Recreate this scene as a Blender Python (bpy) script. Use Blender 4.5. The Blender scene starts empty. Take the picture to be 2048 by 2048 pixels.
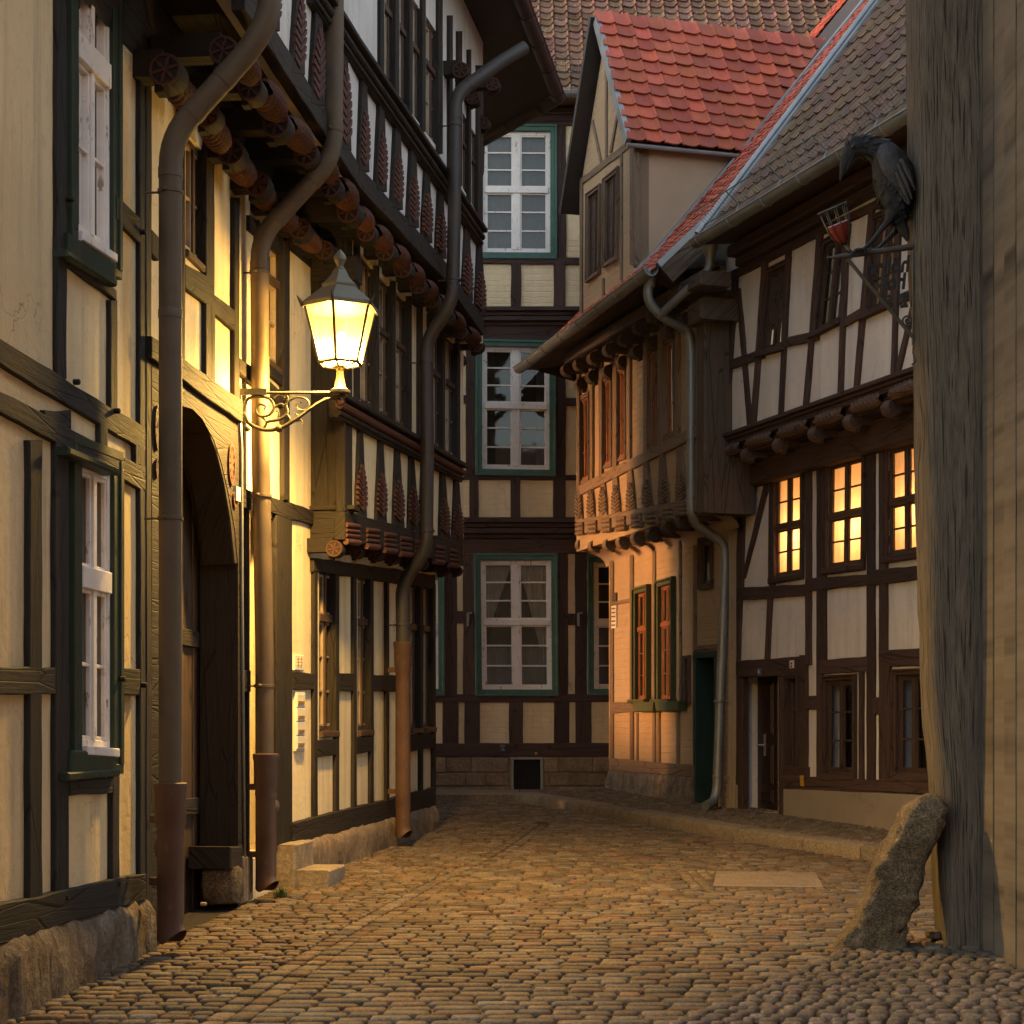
import bpy, bmesh, math, random
from mathutils import Vector, Matrix
from mathutils.geometry import delaunay_2d_cdt

R = math.radians
random.seed(7)
S = bpy.context.scene
COL = S.collection

# ------------------------------------------------------------------ camera, sky, sun, exposure
EYE = 1.57
F, CX, HY = 3400.0, 1024.0, 1470.0          # focal length, principal column and horizon row at 2048 px
cam_d = bpy.data.cameras.new('camera')
cam_d.sensor_width = 36.0
cam_d.lens = 36.0 * F / 2048.0
cam_d.shift_y = (HY - 1024.0) / 2048.0
cam_d.clip_start, cam_d.clip_end = 0.1, 2000.0
cam = bpy.data.objects.new('camera', cam_d)
COL.objects.link(cam)
cam.location = (0, 0, EYE)
cam.rotation_euler = (R(90), 0, 0)
S.camera = cam

SUN_TRAVEL = Vector((0.97, -0.03, -0.105)).normalized()
SUN_EL = math.asin(-SUN_TRAVEL.z)
SUN_AZ = math.atan2(-SUN_TRAVEL.x, -SUN_TRAVEL.y)
w = bpy.data.worlds.new('World')
S.world = w
w.use_nodes = True
nt = w.node_tree
bg = nt.nodes['Background']
sky = nt.nodes.new('ShaderNodeTexSky')
sky.sky_type = 'NISHITA'
sky.sun_disc = False
sky.sun_elevation = SUN_EL
sky.sun_rotation = SUN_AZ
sky.dust_density = 1.0
hs = nt.nodes.new('ShaderNodeHueSaturation')
hs.inputs['Saturation'].default_value = 0.55
nt.links.new(sky.outputs['Color'], hs.inputs['Color'])
nt.links.new(hs.outputs['Color'], bg.inputs['Color'])
bg.inputs['Strength'].default_value = 0.15

sun_d = bpy.data.lights.new('sun', 'SUN')
sun_d.energy = 0.68
sun_d.angle = R(7)
sun_d.color = (1.0, 0.36, 0.03)
sun = bpy.data.objects.new('sun', sun_d)
COL.objects.link(sun)
sun.location = (-10, 25, 12)
sun.rotation_euler = SUN_TRAVEL.to_track_quat('-Z', 'Y').to_euler()

S.view_settings.view_transform = 'Standard'
S.view_settings.look = 'None'
S.view_settings.exposure = 2.78
S.view_settings.gamma = 1.0

# ------------------------------------------------------------------ helpers
def gz(y):                      # the street climbs gently away from the camera
    return 0.026 * y

def ground_hit(px, py, lift=0.0):
    b = (HY - py) / F
    y = (EYE - lift) / (0.026 - b)
    return Vector(((px - CX) / F * y, y, gz(y) + lift))

def at(px, py, Y):              # point seen at a pixel, at distance Y
    return Vector(((px - CX) / F * Y, Y, EYE + (HY - py) / F * Y))

class Wall:
    def __init__(self, p0, n):
        self.p0 = Vector((p0[0], p0[1], 0))
        n = Vector((n[0], n[1], 0)).normalized()
        self.n = n
        self.ex = Vector((n.y, -n.x, 0))
        self.m = Matrix(((self.ex.x, n.x, 0), (self.ex.y, n.y, 0), (0, 0, 1)))
    def hit(self, px, py, w=0.0):
        r = Vector(((px - CX) / F, 1, (HY - py) / F))
        o = Vector((0, 0, EYE))
        t = ((self.p0 + self.n * w) - o).dot(self.n) / r.dot(self.n)
        return o + r * t
    def uv(self, px, py, w=0.0):
        q = self.hit(px, py, w) - self.p0
        return (q.dot(self.ex), q.z)
    def P(self, u, v, w=0.0):
        return self.p0 + self.ex * u + self.n * w + Vector((0, 0, v))

def line_wall(a, k, side):      # vertical plane X = a + k Y facing the street
    return Wall((a, 0), (side, -side * k))

LA1 = line_wall(-3.341, 0.108, 1)
LA2 = line_wall(-4.204, 0.17, 1)
RB1 = line_wall(8.371, -0.2835, -1)
RB2 = line_wall(10.365, -0.375, -1)
BKW = Wall((0, 25.8), (0, -1))

def base_of(o):
    v = Vector((0, 0, 0))
    while o is not None:
        v += o.location
        o = o.parent
    return v

def obj_from(name, me, parent=None, loc=None):
    o = bpy.data.objects.new(name, me)
    COL.objects.link(o)
    if parent is not None:
        o.parent = parent
    if loc is not None:
        o.location = loc
    return o

def thing(name, label, cat, loc, group=None):
    o = bpy.data.objects.new(name, None)
    COL.objects.link(o)
    o.location = loc
    o.empty_display_size = 0.2
    o['label'] = label
    o['category'] = cat
    if group: o['group'] = group
    return o

def tag(o, label, cat, group=None):
    o['label'] = label; o['category'] = cat
    if group: o['group'] = group
    return o

class MB:
    """collects shapes (world coordinates) and links them as ONE mesh object"""
    def __init__(self):
        self.v = []; self.f = []; self.uv = []; self.t = []
    def add(self, verts, faces, uvs=None, tint=1.0):
        b = len(self.v)
        self.v += [Vector(x) for x in verts]
        for f in faces:
            self.f.append([b + i for i in f])
            self.uv.append([uvs[i] for i in f] if uvs else [(verts[i][0], verts[i][2]) for i in f])
            self.t.append(tint)
        return self
    def box(self, lo, hi, tint=1.0):
        x0, y0, z0 = lo; x1, y1, z1 = hi
        v = [(x0,y0,z0),(x1,y0,z0),(x1,y1,z0),(x0,y1,z0),(x0,y0,z1),(x1,y0,z1),(x1,y1,z1),(x0,y1,z1)]
        return self.add(v, [(3,2,1,0),(4,5,6,7),(0,1,5,4),(1,2,6,5),(2,3,7,6),(3,0,4,7)], None, tint)
    def build(self, name, mat, parent=None, smooth=False, recalc=True, label=None, loc=None, angle=None):
        if parent is not None: org = base_of(parent)
        elif loc is not None: org = Vector(loc)
        else: org = Vector((0, 0, 0))
        me = bpy.data.meshes.new(name)
        me.from_pydata([tuple(x - org) for x in self.v], [], self.f)
        me.uv_layers.new(name='UVMap')
        me.color_attributes.new('tint', 'FLOAT_COLOR', 'CORNER')
        uvf = []; cf = []
        for fi, f in enumerate(self.f):
            t = self.t[fi]
            c = t if isinstance(t, tuple) else (t, t, t)
            for j in range(len(f)):
                uvf += [self.uv[fi][j][0], self.uv[fi][j][1]]
                cf += [c[0], c[1], c[2], 1.0]
        me.uv_layers['UVMap'].data.foreach_set('uv', uvf)
        me.color_attributes['tint'].data.foreach_set('color', cf)
        if recalc:
            bm = bmesh.new(); bm.from_mesh(me)
            bmesh.ops.recalc_face_normals(bm, faces=bm.faces)
            bm.to_mesh(me); bm.free()
        if smooth:
            me.polygons.foreach_set('use_smooth', [True] * len(me.polygons))
            if angle: me.set_sharp_from_angle(angle=R(angle))
        me.materials.append(mat)
        o = obj_from(name, me, parent)
        if parent is None: o.location = org
        if label: o['label'] = label
        return o

_cnt = [0]
def prism(mb, W, poly, w0, w1, ch=0.0, along=None, tint=1.0, off=None):
    """poly: list of (u, v); extruded from w0 (inside) to w1 (street side); ch: chamfer"""
    n = len(poly)
    if off is None: off = (random.random() * 20, random.random() * 20)
    def tex(u, v, w=0):
        if along is None: return (u, v)
        a = along
        return ((u * a[0] + v * a[1]) + off[0], (-u * a[1] + v * a[0]) + w + off[1])
    V = []; T = []
    cu = sum(p[0] for p in poly) / n; cv = sum(p[1] for p in poly) / n
    def ring(w, inset):
        for i, (u, v) in enumerate(poly):
            if inset:
                a = Vector(poly[i - 1]); b = Vector(poly[i]); c = Vector(poly[(i + 1) % n])
                d1 = (b - a); d2 = (c - b)
                if d1.length < 1e-6 or d2.length < 1e-6:
                    q = b
                else:
                    d1.normalize(); d2.normalize()
                    n1 = Vector((-d1.y, d1.x)); n2 = Vector((-d2.y, d2.x))
                    nn = n1 + n2
                    if nn.length < 1e-3: nn = n1
                    nn.normalize()
                    q = b + nn * inset * sgn
                u, v = q.x, q.y
            V.append(W.P(u, v, w)); T.append(tex(u, v, w))
    area = sum(poly[i - 1][0] * poly[i][1] - poly[i][0] * poly[i - 1][1] for i in range(n))
    sgn = 1 if area > 0 else -1
    ring(w0, 0)
    if ch:
        ring(w1 - ch, 0); ring(w1, ch)
    else:
        ring(w1, 0)
    nr = 3 if ch else 2
    Fc = [list(range(n - 1, -1, -1)), list(range((nr - 1) * n, nr * n))]
    for r in range(nr - 1):
        for i in range(n):
            j = (i + 1) % n
            Fc.append([r * n + i, r * n + j, (r + 1) * n + j, (r + 1) * n + i])
    mb.add(V, Fc, T, tint)

def pxpoly(W, pts, w=0.0):
    return [W.uv(x, y, w) for x, y in pts]

def timber(mb, W, quad, p=0.0, th=0.028, jit=0.006, back=0.05, ch=0.006, uvq=None):
    """hand-hewn beam: quad TL, TR, BR, BL in photo pixels, standing th proud of the plaster at depth p"""
    _cnt[0] += 1
    w1 = p + th + 0.00037 * (_cnt[0] % 31)
    q = uvq if uvq else [W.uv(x, y, w1) for x, y in quad]
    q = [Vector(a) for a in q]
    hor = (q[1] - q[0]).length + (q[2] - q[3]).length
    ver = (q[3] - q[0]).length + (q[2] - q[1]).length
    pts = []
    for i in range(4):
        a, b = q[i], q[(i + 1) % 4]
        is_h = i in (0, 2)
        long = is_h if hor > ver else not is_h
        L = (b - a).length
        m = max(1, int(L / 0.16)) if long else 1
        d = (b - a).normalized() if L > 1e-6 else Vector((1, 0)); nn = Vector((-d.y, d.x))
        drift = 0
        for k in range(m):
            t = k / m
            drift = drift * 0.6 + random.uniform(-jit, jit)
            e = a.lerp(b, t) + (nn * drift if k else Vector((0, 0)))
            pts.append((e.x, e.y))
    al = (q[1] - q[0]) + (q[2] - q[3]) if hor > ver else (q[3] - q[0]) + (q[2] - q[1])
    al.normalize()
    prism(mb, W, pts, p - back, w1, ch, (al.x, al.y), random.uniform(0.75, 1.2))

def V(mb, W, x0, x1, y0, y1, p=0.0, x0b=None, x1b=None, **k):
    timber(mb, W, [(x0, y0), (x1, y0), (x1 if x1b is None else x1b, y1), (x0 if x0b is None else x0b, y1)], p, **k)

def H(mb, W, xa, ya0, ya1, xb, yb0, yb1, p=0.0, **k):
    timber(mb, W, [(xa, ya0), (xb, yb0), (xb, yb1), (xa, ya1)], p, **k)

def inside(pt, poly):
    x, y = pt; c = False
    for i in range(len(poly)):
        x1, y1 = poly[i - 1]; x2, y2 = poly[i]
        if (y1 > y) != (y2 > y) and x < (x2 - x1) * (y - y1) / (y2 - y1) + x1: c = not c
    return c

def wall_face(mb, W, outer, holes, p=0.0, depth=0.2):
    """plaster face at depth p with real openings (reveals depth deep); all in (u, v)"""
    vs = [Vector(o) for o in outer]; es = [(i, (i + 1) % len(outer)) for i in range(len(outer))]
    for h in holes:
        b = len(vs)
        vs += [Vector(o) for o in h]
        es += [(b + i, b + (i + 1) % len(h)) for i in range(len(h))]
    ov, oe, of, *_ = delaunay_2d_cdt(vs, es, [], 0, 1e-5)
    fs = []
    for f in of:
        c = (sum(ov[i].x for i in f) / len(f), sum(ov[i].y for i in f) / len(f))
        if inside(c, outer) and not any(inside(c, h) for h in holes): fs.append(list(f))
    mb.add([W.P(v.x, v.y, p) for v in ov], fs, [(v.x, v.y) for v in ov])
    for h in list(holes) + [outer]:
        n = len(h); L = 0.0
        for i in range(n):
            a, b = h[i], h[(i + 1) % n]
            l = math.hypot(b[0] - a[0], b[1] - a[1])
            mb.add([W.P(a[0], a[1], p), W.P(b[0], b[1], p), W.P(b[0], b[1], p - depth), W.P(a[0], a[1], p - depth)], [(0, 1, 2, 3)],
                   [(L, 0), (L + l, 0), (L + l, depth), (L, depth)]); L += l

def sweep(mb, pts, r, seg=12, fillet=0.0, cap=True, tint=1.0, radii=None):
    P = [Vector(p) for p in pts]
    if fillet:
        Q = [P[0]]
        for i in range(1, len(P) - 1):
            a, b, c = P[i - 1], P[i], P[i + 1]
            d1 = (a - b); d2 = (c - b)
            f = min(fillet, d1.length * .45, d2.length * .45)
            s, e = b + d1.normalized() * f, b + d2.normalized() * f
            for k in range(7):
                t = k / 6
                Q.append(s * (1 - t) ** 2 + b * 2 * t * (1 - t) + e * t * t)
        Q.append(P[-1]); P = Q
    n = len(P)
    up = Vector((0, 0, 1))
    d0 = (P[1] - P[0]).normalized()
    x = d0.cross(up) if abs(d0.dot(up)) < .95 else d0.cross(Vector((0, 1, 0)))
    x.normalize()
    Vv = []; T = []; L = 0
    for i in range(n):
        d = (P[min(i + 1, n - 1)] - P[max(i - 1, 0)]).normalized()
        x = (x - d * x.dot(d)).normalized(); y = d.cross(x)
        if i: L += (P[i] - P[i - 1]).length
        rr = radii[i] if radii else r
        for k in range(seg):
            a = 2 * math.pi * k / seg
            Vv.append(P[i] + (x * math.cos(a) + y * math.sin(a)) * rr); T.append((L, a * rr))
    Fc = []
    for i in range(n - 1):
        for k in range(seg):
            j = (k + 1) % seg
            Fc.append((i * seg + k, i * seg + j, (i + 1) * seg + j, (i + 1) * seg + k))
    if cap:
        Fc.append(list(range(seg - 1, -1, -1))); Fc.append(list(range((n - 1) * seg, n * seg)))
    mb.add(Vv, Fc, T, tint)

def lathe(mb, org, prof, seg=16, axis=None, tint=1.0):
    """prof: (radius, height) pairs around a vertical axis (or axis) at org"""
    org = Vector(org)
    q = axis.to_track_quat('Z', 'Y').to_matrix() if axis is not None else Matrix.Identity(3)
    Vv = []
    for r, h in prof:
        for k in range(seg):
            a = 2 * math.pi * k / seg
            Vv.append(org + q @ Vector((r * math.cos(a), r * math.sin(a), h)))
    Fc = []
    for i in range(len(prof) - 1):
        for k in range(seg):
            j = (k + 1) % seg
            Fc.append((i * seg + k, i * seg + j, (i + 1) * seg + j, (i + 1) * seg + k))
    Fc.append(list(range(seg - 1, -1, -1))); Fc.append(list(range((len(prof) - 1) * seg, len(prof) * seg)))
    mb.add(Vv, Fc, [(v.x + v.y, v.z) for v in Vv], tint)

def gbox(mb, org, ax, ay, az, tint=1.0):
    """box from a corner and three edge vectors; the grain runs along its longest edge"""
    o = Vector(org); ofs = random.random() * 9
    E = (ax, ay, az)
    for k in range(3):
        a, b, c = E[k], E[(k + 1) % 3], E[(k + 2) % 3]
        la, lb = a.length, b.length
        for base in (o, o + c):
            uv = [(0, 0), (la, 0), (la, lb), (0, lb)]
            if lb > la: uv = [(v, u) for u, v in uv]
            mb.add([base, base + a, base + a + b, base + b], [(0, 1, 2, 3)], [(u + ofs + k * 1.7, v + ofs * .37) for u, v in uv], tint)

# ------------------------------------------------------------------ materials
def mat_base(name, rough=0.7, spec=0.3):
    m = bpy.data.materials.new(name); m.use_nodes = True
    b = m.node_tree.nodes['Principled BSDF']
    b.inputs['Roughness'].default_value = rough
    b.inputs['Specular IOR Level'].default_value = spec
    return m, m.node_tree, b

def N(nt, typ, **kw):
    n = nt.nodes.new(typ)
    for k, v in kw.items():
        if k in ('operation', 'blend_type', 'data_type', 'feature', 'layer_name', 'attribute_name', 'noise_dimensions', 'interpolation'):
            setattr(n, k, v)
    return n

def coords(nt, scale=(1, 1, 1), uv=False):
    tc = N(nt, 'ShaderNodeTexCoord'); mp = N(nt, 'ShaderNodeMapping')
    nt.links.new(tc.outputs['UV' if uv else 'Object'], mp.inputs['Vector'])
    mp.inputs['Scale'].default_value = scale
    return mp.outputs['Vector']

def noise(nt, vec, scale, detail=4, rough=0.6):
    n = N(nt, 'ShaderNodeTexNoise')
    nt.links.new(vec, n.inputs['Vector'])
    n.inputs['Scale'].default_value = scale; n.inputs['Detail'].default_value = detail; n.inputs['Roughness'].default_value = rough
    return n.outputs['Fac']

def ramp(nt, fac, stops):
    r = N(nt, 'ShaderNodeValToRGB')
    nt.links.new(fac, r.inputs['Fac'])
    e = r.color_ramp.elements
    while len(e) < len(stops): e.new(0.5)
    for i, (p, c) in enumerate(stops):
        e[i].position = p; e[i].color = (c[0], c[1], c[2], 1)
    return r.outputs['Color']

def mixc(nt, a, b, fac, mode='MIX'):
    m = N(nt, 'ShaderNodeMix', data_type='RGBA', blend_type=mode)
    if isinstance(fac, float): m.inputs['Factor'].default_value = fac
    else: nt.links.new(fac, m.inputs['Factor'])
    for s, x in ((6, a), (7, b)):
        if isinstance(x, tuple): m.inputs[s].default_value = (x[0], x[1], x[2], 1)
        else: nt.links.new(x, m.inputs[s])
    return m.outputs[2]

def tinted(nt, col):
    a = N(nt, 'ShaderNodeAttribute'); a.attribute_name = 'tint'
    return mixc(nt, col, a.outputs['Color'], 1.0, 'MULTIPLY')

def mathn(nt, op, a, b=None):
    m = N(nt, 'ShaderNodeMath', operation=op)
    for i, x in enumerate((a, b)):
        if x is None: continue
        if isinstance(x, (int, float)): m.inputs[i].default_value = x
        else: nt.links.new(x, m.inputs[i])
    return m.outputs[0]

def bump(nt, b, h, strength=0.4, dist=0.02):
    n = N(nt, 'ShaderNodeBump')
    n.inputs['Strength'].default_value = strength; n.inputs['Distance'].default_value = dist
    nt.links.new(h, n.inputs['Height']); nt.links.new(n.outputs['Normal'], b.inputs['Normal'])

def sc(c, k): return tuple(x * k for x in c)

def wood_mat(name, c, var=0.45, rough=0.75, bstr=0.6, spec=0.25, cracks=True):
    m, nt, b = mat_base(name, rough, spec)
    v = coords(nt, (2.2, 26, 1), True)
    g = noise(nt, v, 2.2, 8, 0.65)
    v2 = coords(nt, (1, 1, 1))
    big = noise(nt, v2, 1.7, 3)
    col = ramp(nt, g, [(0.25, sc(c, 1 - var)), (0.5, c), (0.78, sc(c, 1 + var))])
    col = mixc(nt, col, sc(c, 1.5), mathn(nt, 'MULTIPLY', ramp(nt, big, [(0.5, (0,0,0)), (0.75, (1,1,1))]), 0.35))
    # drying cracks along the grain
    cr = N(nt, 'ShaderNodeTexVoronoi', feature='DISTANCE_TO_EDGE')
    nt.links.new(coords(nt, (0.9, 11, 1), True), cr.inputs['Vector']); cr.inputs['Scale'].default_value = 1.0
    crk = ramp(nt, cr.outputs['Distance'], [(0.0, (0,0,0)), (0.03, (1,1,1))]) if cracks else ramp(nt, noise(nt, coords(nt, (1.1, 34, 1), True), 2.0, 3, .5), [(0.35, (0,0,0)), (0.42, (1,1,1))])
    col = mixc(nt, sc(c, 0.35), col, crk)
    nt.links.new(tinted(nt, col), b.inputs['Base Color'])
    hh = mathn(nt, 'ADD', g, mathn(nt, 'MULTIPLY', crk, 0.6))
    bump(nt, b, hh, bstr, 0.012)
    return m

def plaster_mat(name, c, bricks=0.0, rough=0.85, stain=0.3, bs=0.35, grime=(0.25, 0.2, 0.15)):
    m, nt, b = mat_base(name, rough, 0.2)
    v = coords(nt)
    n1 = noise(nt, v, 1.3, 5, 0.6); n2 = noise(nt, v, 14, 5, 0.6); n3 = noise(nt, v, 60, 3)
    col = ramp(nt, n1, [(0.3, sc(c, 0.9)), (0.5, c), (0.7, sc(c, 1.06))])
    # vertical run-off streaks: real dirt, broken up
    st = noise(nt, coords(nt, (5, 5, 0.35)), 1.6, 5, 0.65)
    fac = mathn(nt, 'MULTIPLY', ramp(nt, st, [(0.46, (0,0,0)), (0.78, (1,1,1))]), stain)
    col = mixc(nt, col, grime, fac)
    fac2 = mathn(nt, 'MULTIPLY', ramp(nt, n2, [(0.55, (0,0,0)), (0.8, (1,1,1))]), stain * 0.5)
    col = mixc(nt, col, grime, fac2)
    # patched areas and hairline cracks
    pt = ramp(nt, noise(nt, coords(nt, (1, 1, .8)), 0.9, 6, .55), [(0.50, (0,0,0)), (0.56, (1,1,1))])
    col = mixc(nt, col, sc(c, 0.88), mathn(nt, 'MULTIPLY', pt, 0.55))
    wv = N(nt, 'ShaderNodeVectorMath', operation='ADD'); nz0 = N(nt, 'ShaderNodeTexNoise'); nz0.inputs['Scale'].default_value = 2.2; nz0.inputs['Detail'].default_value = 6
    nt.links.new(v, nz0.inputs['Vector']); nt.links.new(v, wv.inputs[0]); nt.links.new(nz0.outputs['Color'], wv.inputs[1])
    ck = N(nt, 'ShaderNodeTexVoronoi', feature='DISTANCE_TO_EDGE'); nt.links.new(wv.outputs[0], ck.inputs['Vector']); ck.inputs['Scale'].default_value = 1.5
    ckl = ramp(nt, ck.outputs['Distance'], [(0.0, (1,1,1)), (0.008, (0,0,0))])
    ckm = mathn(nt, 'MULTIPLY', ckl, ramp(nt, noise(nt, v, 0.8, 2), [(0.52, (0,0,0)), (0.6, (1,1,1))]))
    col = mixc(nt, col, sc(grime, .5), mathn(nt, 'MULTIPLY', ckm, 0.6))
    nt.links.new(col, b.inputs['Base Color'])
    h = mathn(nt, 'ADD', mathn(nt, 'MULTIPLY', n2, 0.7), mathn(nt, 'MULTIPLY', n3, 0.18))
    h = mathn(nt, 'SUBTRACT', h, mathn(nt, 'MULTIPLY', ckm, 0.5))
    h = mathn(nt, 'ADD', h, mathn(nt, 'MULTIPLY', n1, 1.0))
    if bricks:
        vec = coords(nt, (1, 1, 1), True)
        # wobble the courses
        wob = N(nt, 'ShaderNodeVectorMath', operation='ADD')
        nz = N(nt, 'ShaderNodeTexNoise'); nz.inputs['Scale'].default_value = 3.5
        nt.links.new(vec, nz.inputs['Vector'])
        s2 = N(nt, 'ShaderNodeVectorMath', operation='SCALE'); s2.inputs['Scale'].default_value = 0.07
        nt.links.new(nz.outputs['Color'], s2.inputs[0])
        nt.links.new(vec, wob.inputs[0]); nt.links.new(s2.outputs[0], wob.inputs[1])
        br = N(nt, 'ShaderNodeTexBrick')
        nt.links.new(wob.outputs[0], br.inputs['Vector'])
        br.inputs['Scale'].default_value = 1.0
        br.inputs['Brick Width'].default_value = 0.27; br.inputs['Row Height'].default_value = 0.085
        br.inputs['Mortar Size'].default_value = 0.011; br.inputs['Mortar Smooth'].default_value = 0.6
        keep = ramp(nt, noise(nt, v, 2.4, 3), [(0.38, (0.15,0.15,0.15)), (0.58, (1,1,1))])
        h = mathn(nt, 'SUBTRACT', h, mathn(nt, 'MULTIPLY', mathn(nt, 'MULTIPLY', br.outputs['Fac'], keep), bricks))
    bump(nt, b, h, bs, 0.03)
    return m

def plain_mat(name, c, rough=0.6, spec=0.3, metal=0.0, var=0.25, ns=6.0, bs=0.15, tint=False, peel=None):
    m, nt, b = mat_base(name, rough, spec)
    b.inputs['Metallic'].default_value = metal
    v = coords(nt)
    n1 = noise(nt, v, ns, 6, 0.65); n2 = noise(nt, v, ns * 8, 4)
    col = ramp(nt, n1, [(0.3, sc(c, 1 - var)), (0.5, c), (0.7, sc(c, 1 + var))])
    if peel:
        pf = ramp(nt, noise(nt, coords(nt, (1, 1, .35)), 22, 5, .7), [(0.6, (0,0,0)), (0.66, (1,1,1))])
        col = mixc(nt, col, peel, pf)
    if tint: col = tinted(nt, col)
    nt.links.new(col, b.inputs['Base Color'])
    rr = ramp(nt, n1, [(0.3, (rough * .8,) * 3), (0.7, (min(1, rough * 1.2),) * 3)])
    nt.links.new(rr, b.inputs['Roughness'])
    bump(nt, b, mathn(nt, 'ADD', n1, mathn(nt, 'MULTIPLY', n2, 0.4)), bs, 0.02)
    return m

def stone_mat(name, c, c2, ns=3.0, bs=0.8, streak=0.0, rough=0.85, speck=0.0, tint=False):
    m, nt, b = mat_base(name, rough, 0.25)
    v = coords(nt)
    n1 = noise(nt, v, ns, 8, 0.7); n2 = noise(nt, v, ns * 7, 5, .7)
    col = ramp(nt, n1, [(0.28, sc(c, 0.5)), (0.48, c), (0.72, c2)])
    col = mixc(nt, col, sc(c, 0.35), mathn(nt, 'MULTIPLY', ramp(nt, n2, [(0.45, (1,1,1)), (0.62, (0,0,0))]), 0.5))
    h = mathn(nt, 'ADD', n1, mathn(nt, 'MULTIPLY', n2, 0.5))
    if streak:
        st = noise(nt, coords(nt, (9, 9, 1.0)), 2.0, 6, .7)
        col = mixc(nt, col, c2, mathn(nt, 'MULTIPLY', ramp(nt, st, [(0.48, (0,0,0)), (0.7, (1,1,1))]), streak))
        h = mathn(nt, 'ADD', h, mathn(nt, 'MULTIPLY', st, 0.9))
    if speck:
        s = N(nt, 'ShaderNodeTexVoronoi'); nt.links.new(v, s.inputs['Vector']); s.inputs['Scale'].default_value = 140
        bw = N(nt, 'ShaderNodeSeparateColor'); nt.links.new(s.outputs['Color'], bw.inputs[0])
        col = mixc(nt, col, bw.outputs[0], speck, 'SOFT_LIGHT')
    if tint: col = tinted(nt, col)
    nt.links.new(col, b.inputs['Base Color'])
    bump(nt, b, h, bs, 0.035)
    return m

def glass_mat(name, tint=(0.5, 0.5, 0.5), refl=0.06, flat=False):
    m = bpy.data.materials.new(name); m.use_nodes = True
    nt = m.node_tree; nt.nodes.clear()
    out = N(nt, 'ShaderNodeOutputMaterial'); mx = N(nt, 'ShaderNodeMixShader')
    tr = N(nt, 'ShaderNodeBsdfTransparent'); gl = N(nt, 'ShaderNodeBsdfGlossy')
    tr.inputs['Color'].default_value = (*tint, 1); gl.inputs['Roughness'].default_value = 0.03
    gl.inputs['Color'].default_value = (0.9, 0.9, 0.9, 1)
    fr = N(nt, 'ShaderNodeFresnel'); fr.inputs['IOR'].default_value = 1.5
    bp = N(nt, 'ShaderNodeBump'); bp.inputs['Strength'].default_value = 0.012; bp.inputs['Distance'].default_value = 0.05
    nt.links.new(noise(nt, coords(nt), 3.0, 2), bp.inputs['Height'])
    nt.links.new(bp.outputs['Normal'], gl.inputs['Normal'])
    f = mathn(nt, 'ADD', fr.outputs['Fac'], refl) if not flat else mathn(nt, 'MULTIPLY', fr.outputs['Fac'], refl)
    nt.links.new(f, mx.inputs[0]); nt.links.new(tr.outputs[0], mx.inputs[1]); nt.links.new(gl.outputs[0], mx.inputs[2])
    nt.links.new(mx.outputs[0], out.inputs[0])
    return m

def emit_mat(name, c, s):
    m = bpy.data.materials.new(name); m.use_nodes = True
    nt = m.node_tree; nt.nodes.clear()
    out = N(nt, 'ShaderNodeOutputMaterial'); e = N(nt, 'ShaderNodeEmission')
    e.inputs['Color'].default_value = (*c, 1); e.inputs['Strength'].default_value = s
    nt.links.new(e.outputs[0], out.inputs[0])
    return m

M = {}
M['oak_dark'] = wood_mat('dark_oak', (0.024, 0.0185, 0.014), 0.5)
M['oak_brown'] = wood_mat('red_brown_timber', (0.062, 0.037, 0.031), 0.3)
M['oak_brown_light'] = wood_mat('lightened_brown_timber', (0.105, 0.068, 0.056), 0.35)  # lighter copy of the brown timber: brightens the shaded jetty carving by colour
M['oak_grey'] = wood_mat('grey_black_timber', (0.030, 0.028, 0.026), 0.35)
M['oak_taupe'] = wood_mat('taupe_painted_timber', (0.15, 0.105, 0.072), 0.2, bstr=0.35)
M['oak_taupe_dark'] = wood_mat('dark_taupe_timber', (0.085, 0.062, 0.048), 0.35)  # darker copy of the taupe timber; carries shade at eaves and unlit heads
M['old_wood'] = wood_mat('weathered_grey_oak', (0.092, 0.074, 0.055), 0.6, 0.85, 1.0, cracks=False)
M['plank'] = wood_mat('gate_planks', (0.07, 0.042, 0.024), 0.35)
M['win_brown'] = wood_mat('brown_window_wood', (0.075, 0.045, 0.026), 0.3, 0.5, 0.25)
M['win_rust'] = wood_mat('rust_red_window_wood', (0.20, 0.075, 0.028), 0.25, 0.45, 0.2)
M['win_dark'] = wood_mat('dark_brown_window_wood', (0.055, 0.034, 0.027), 0.25, 0.45, 0.2)
M['win_light'] = plain_mat('pale_glazing_putty', (0.30, 0.22, 0.14), 0.6)
M['carved_red'] = plain_mat('faded_red_carving', (0.078, 0.029, 0.019), 0.7, var=0.45, ns=14, bs=0.5, peel=(0.06, 0.04, 0.03))
M['plaster_yellow'] = plaster_mat('cream_plaster', (0.70, 0.575, 0.36), stain=0.6)
M['plaster_white'] = plaster_mat('white_plaster', (0.615, 0.58, 0.56), stain=0.45)
M['plaster_ochre'] = plaster_mat('painted_brick_infill', (0.82, 0.66, 0.42), bricks=0.5, stain=0.22, bs=0.5)
M['plaster_brown'] = plaster_mat('taupe_painted_brick', (0.35, 0.255, 0.16), bricks=0.8, stain=0.2, bs=0.45)
M['render_brown'] = plaster_mat('smooth_brown_render', (0.37, 0.265, 0.19), stain=0.12, bs=0.15)
M['render_grey'] = plaster_mat('grey_plinth_render', (0.26, 0.215, 0.175), stain=0.5, bs=0.4)
M['white_paint'] = plain_mat('flaking_white_paint', (0.72, 0.68, 0.655), 0.5, var=0.08, bs=0.2, peel=(0.33, 0.26, 0.2))
M['green_paint'] = plain_mat('weathered_green_paint', (0.058, 0.125, 0.10), 0.55, var=0.2, bs=0.2, peel=(0.10, 0.19, 0.145))
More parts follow.
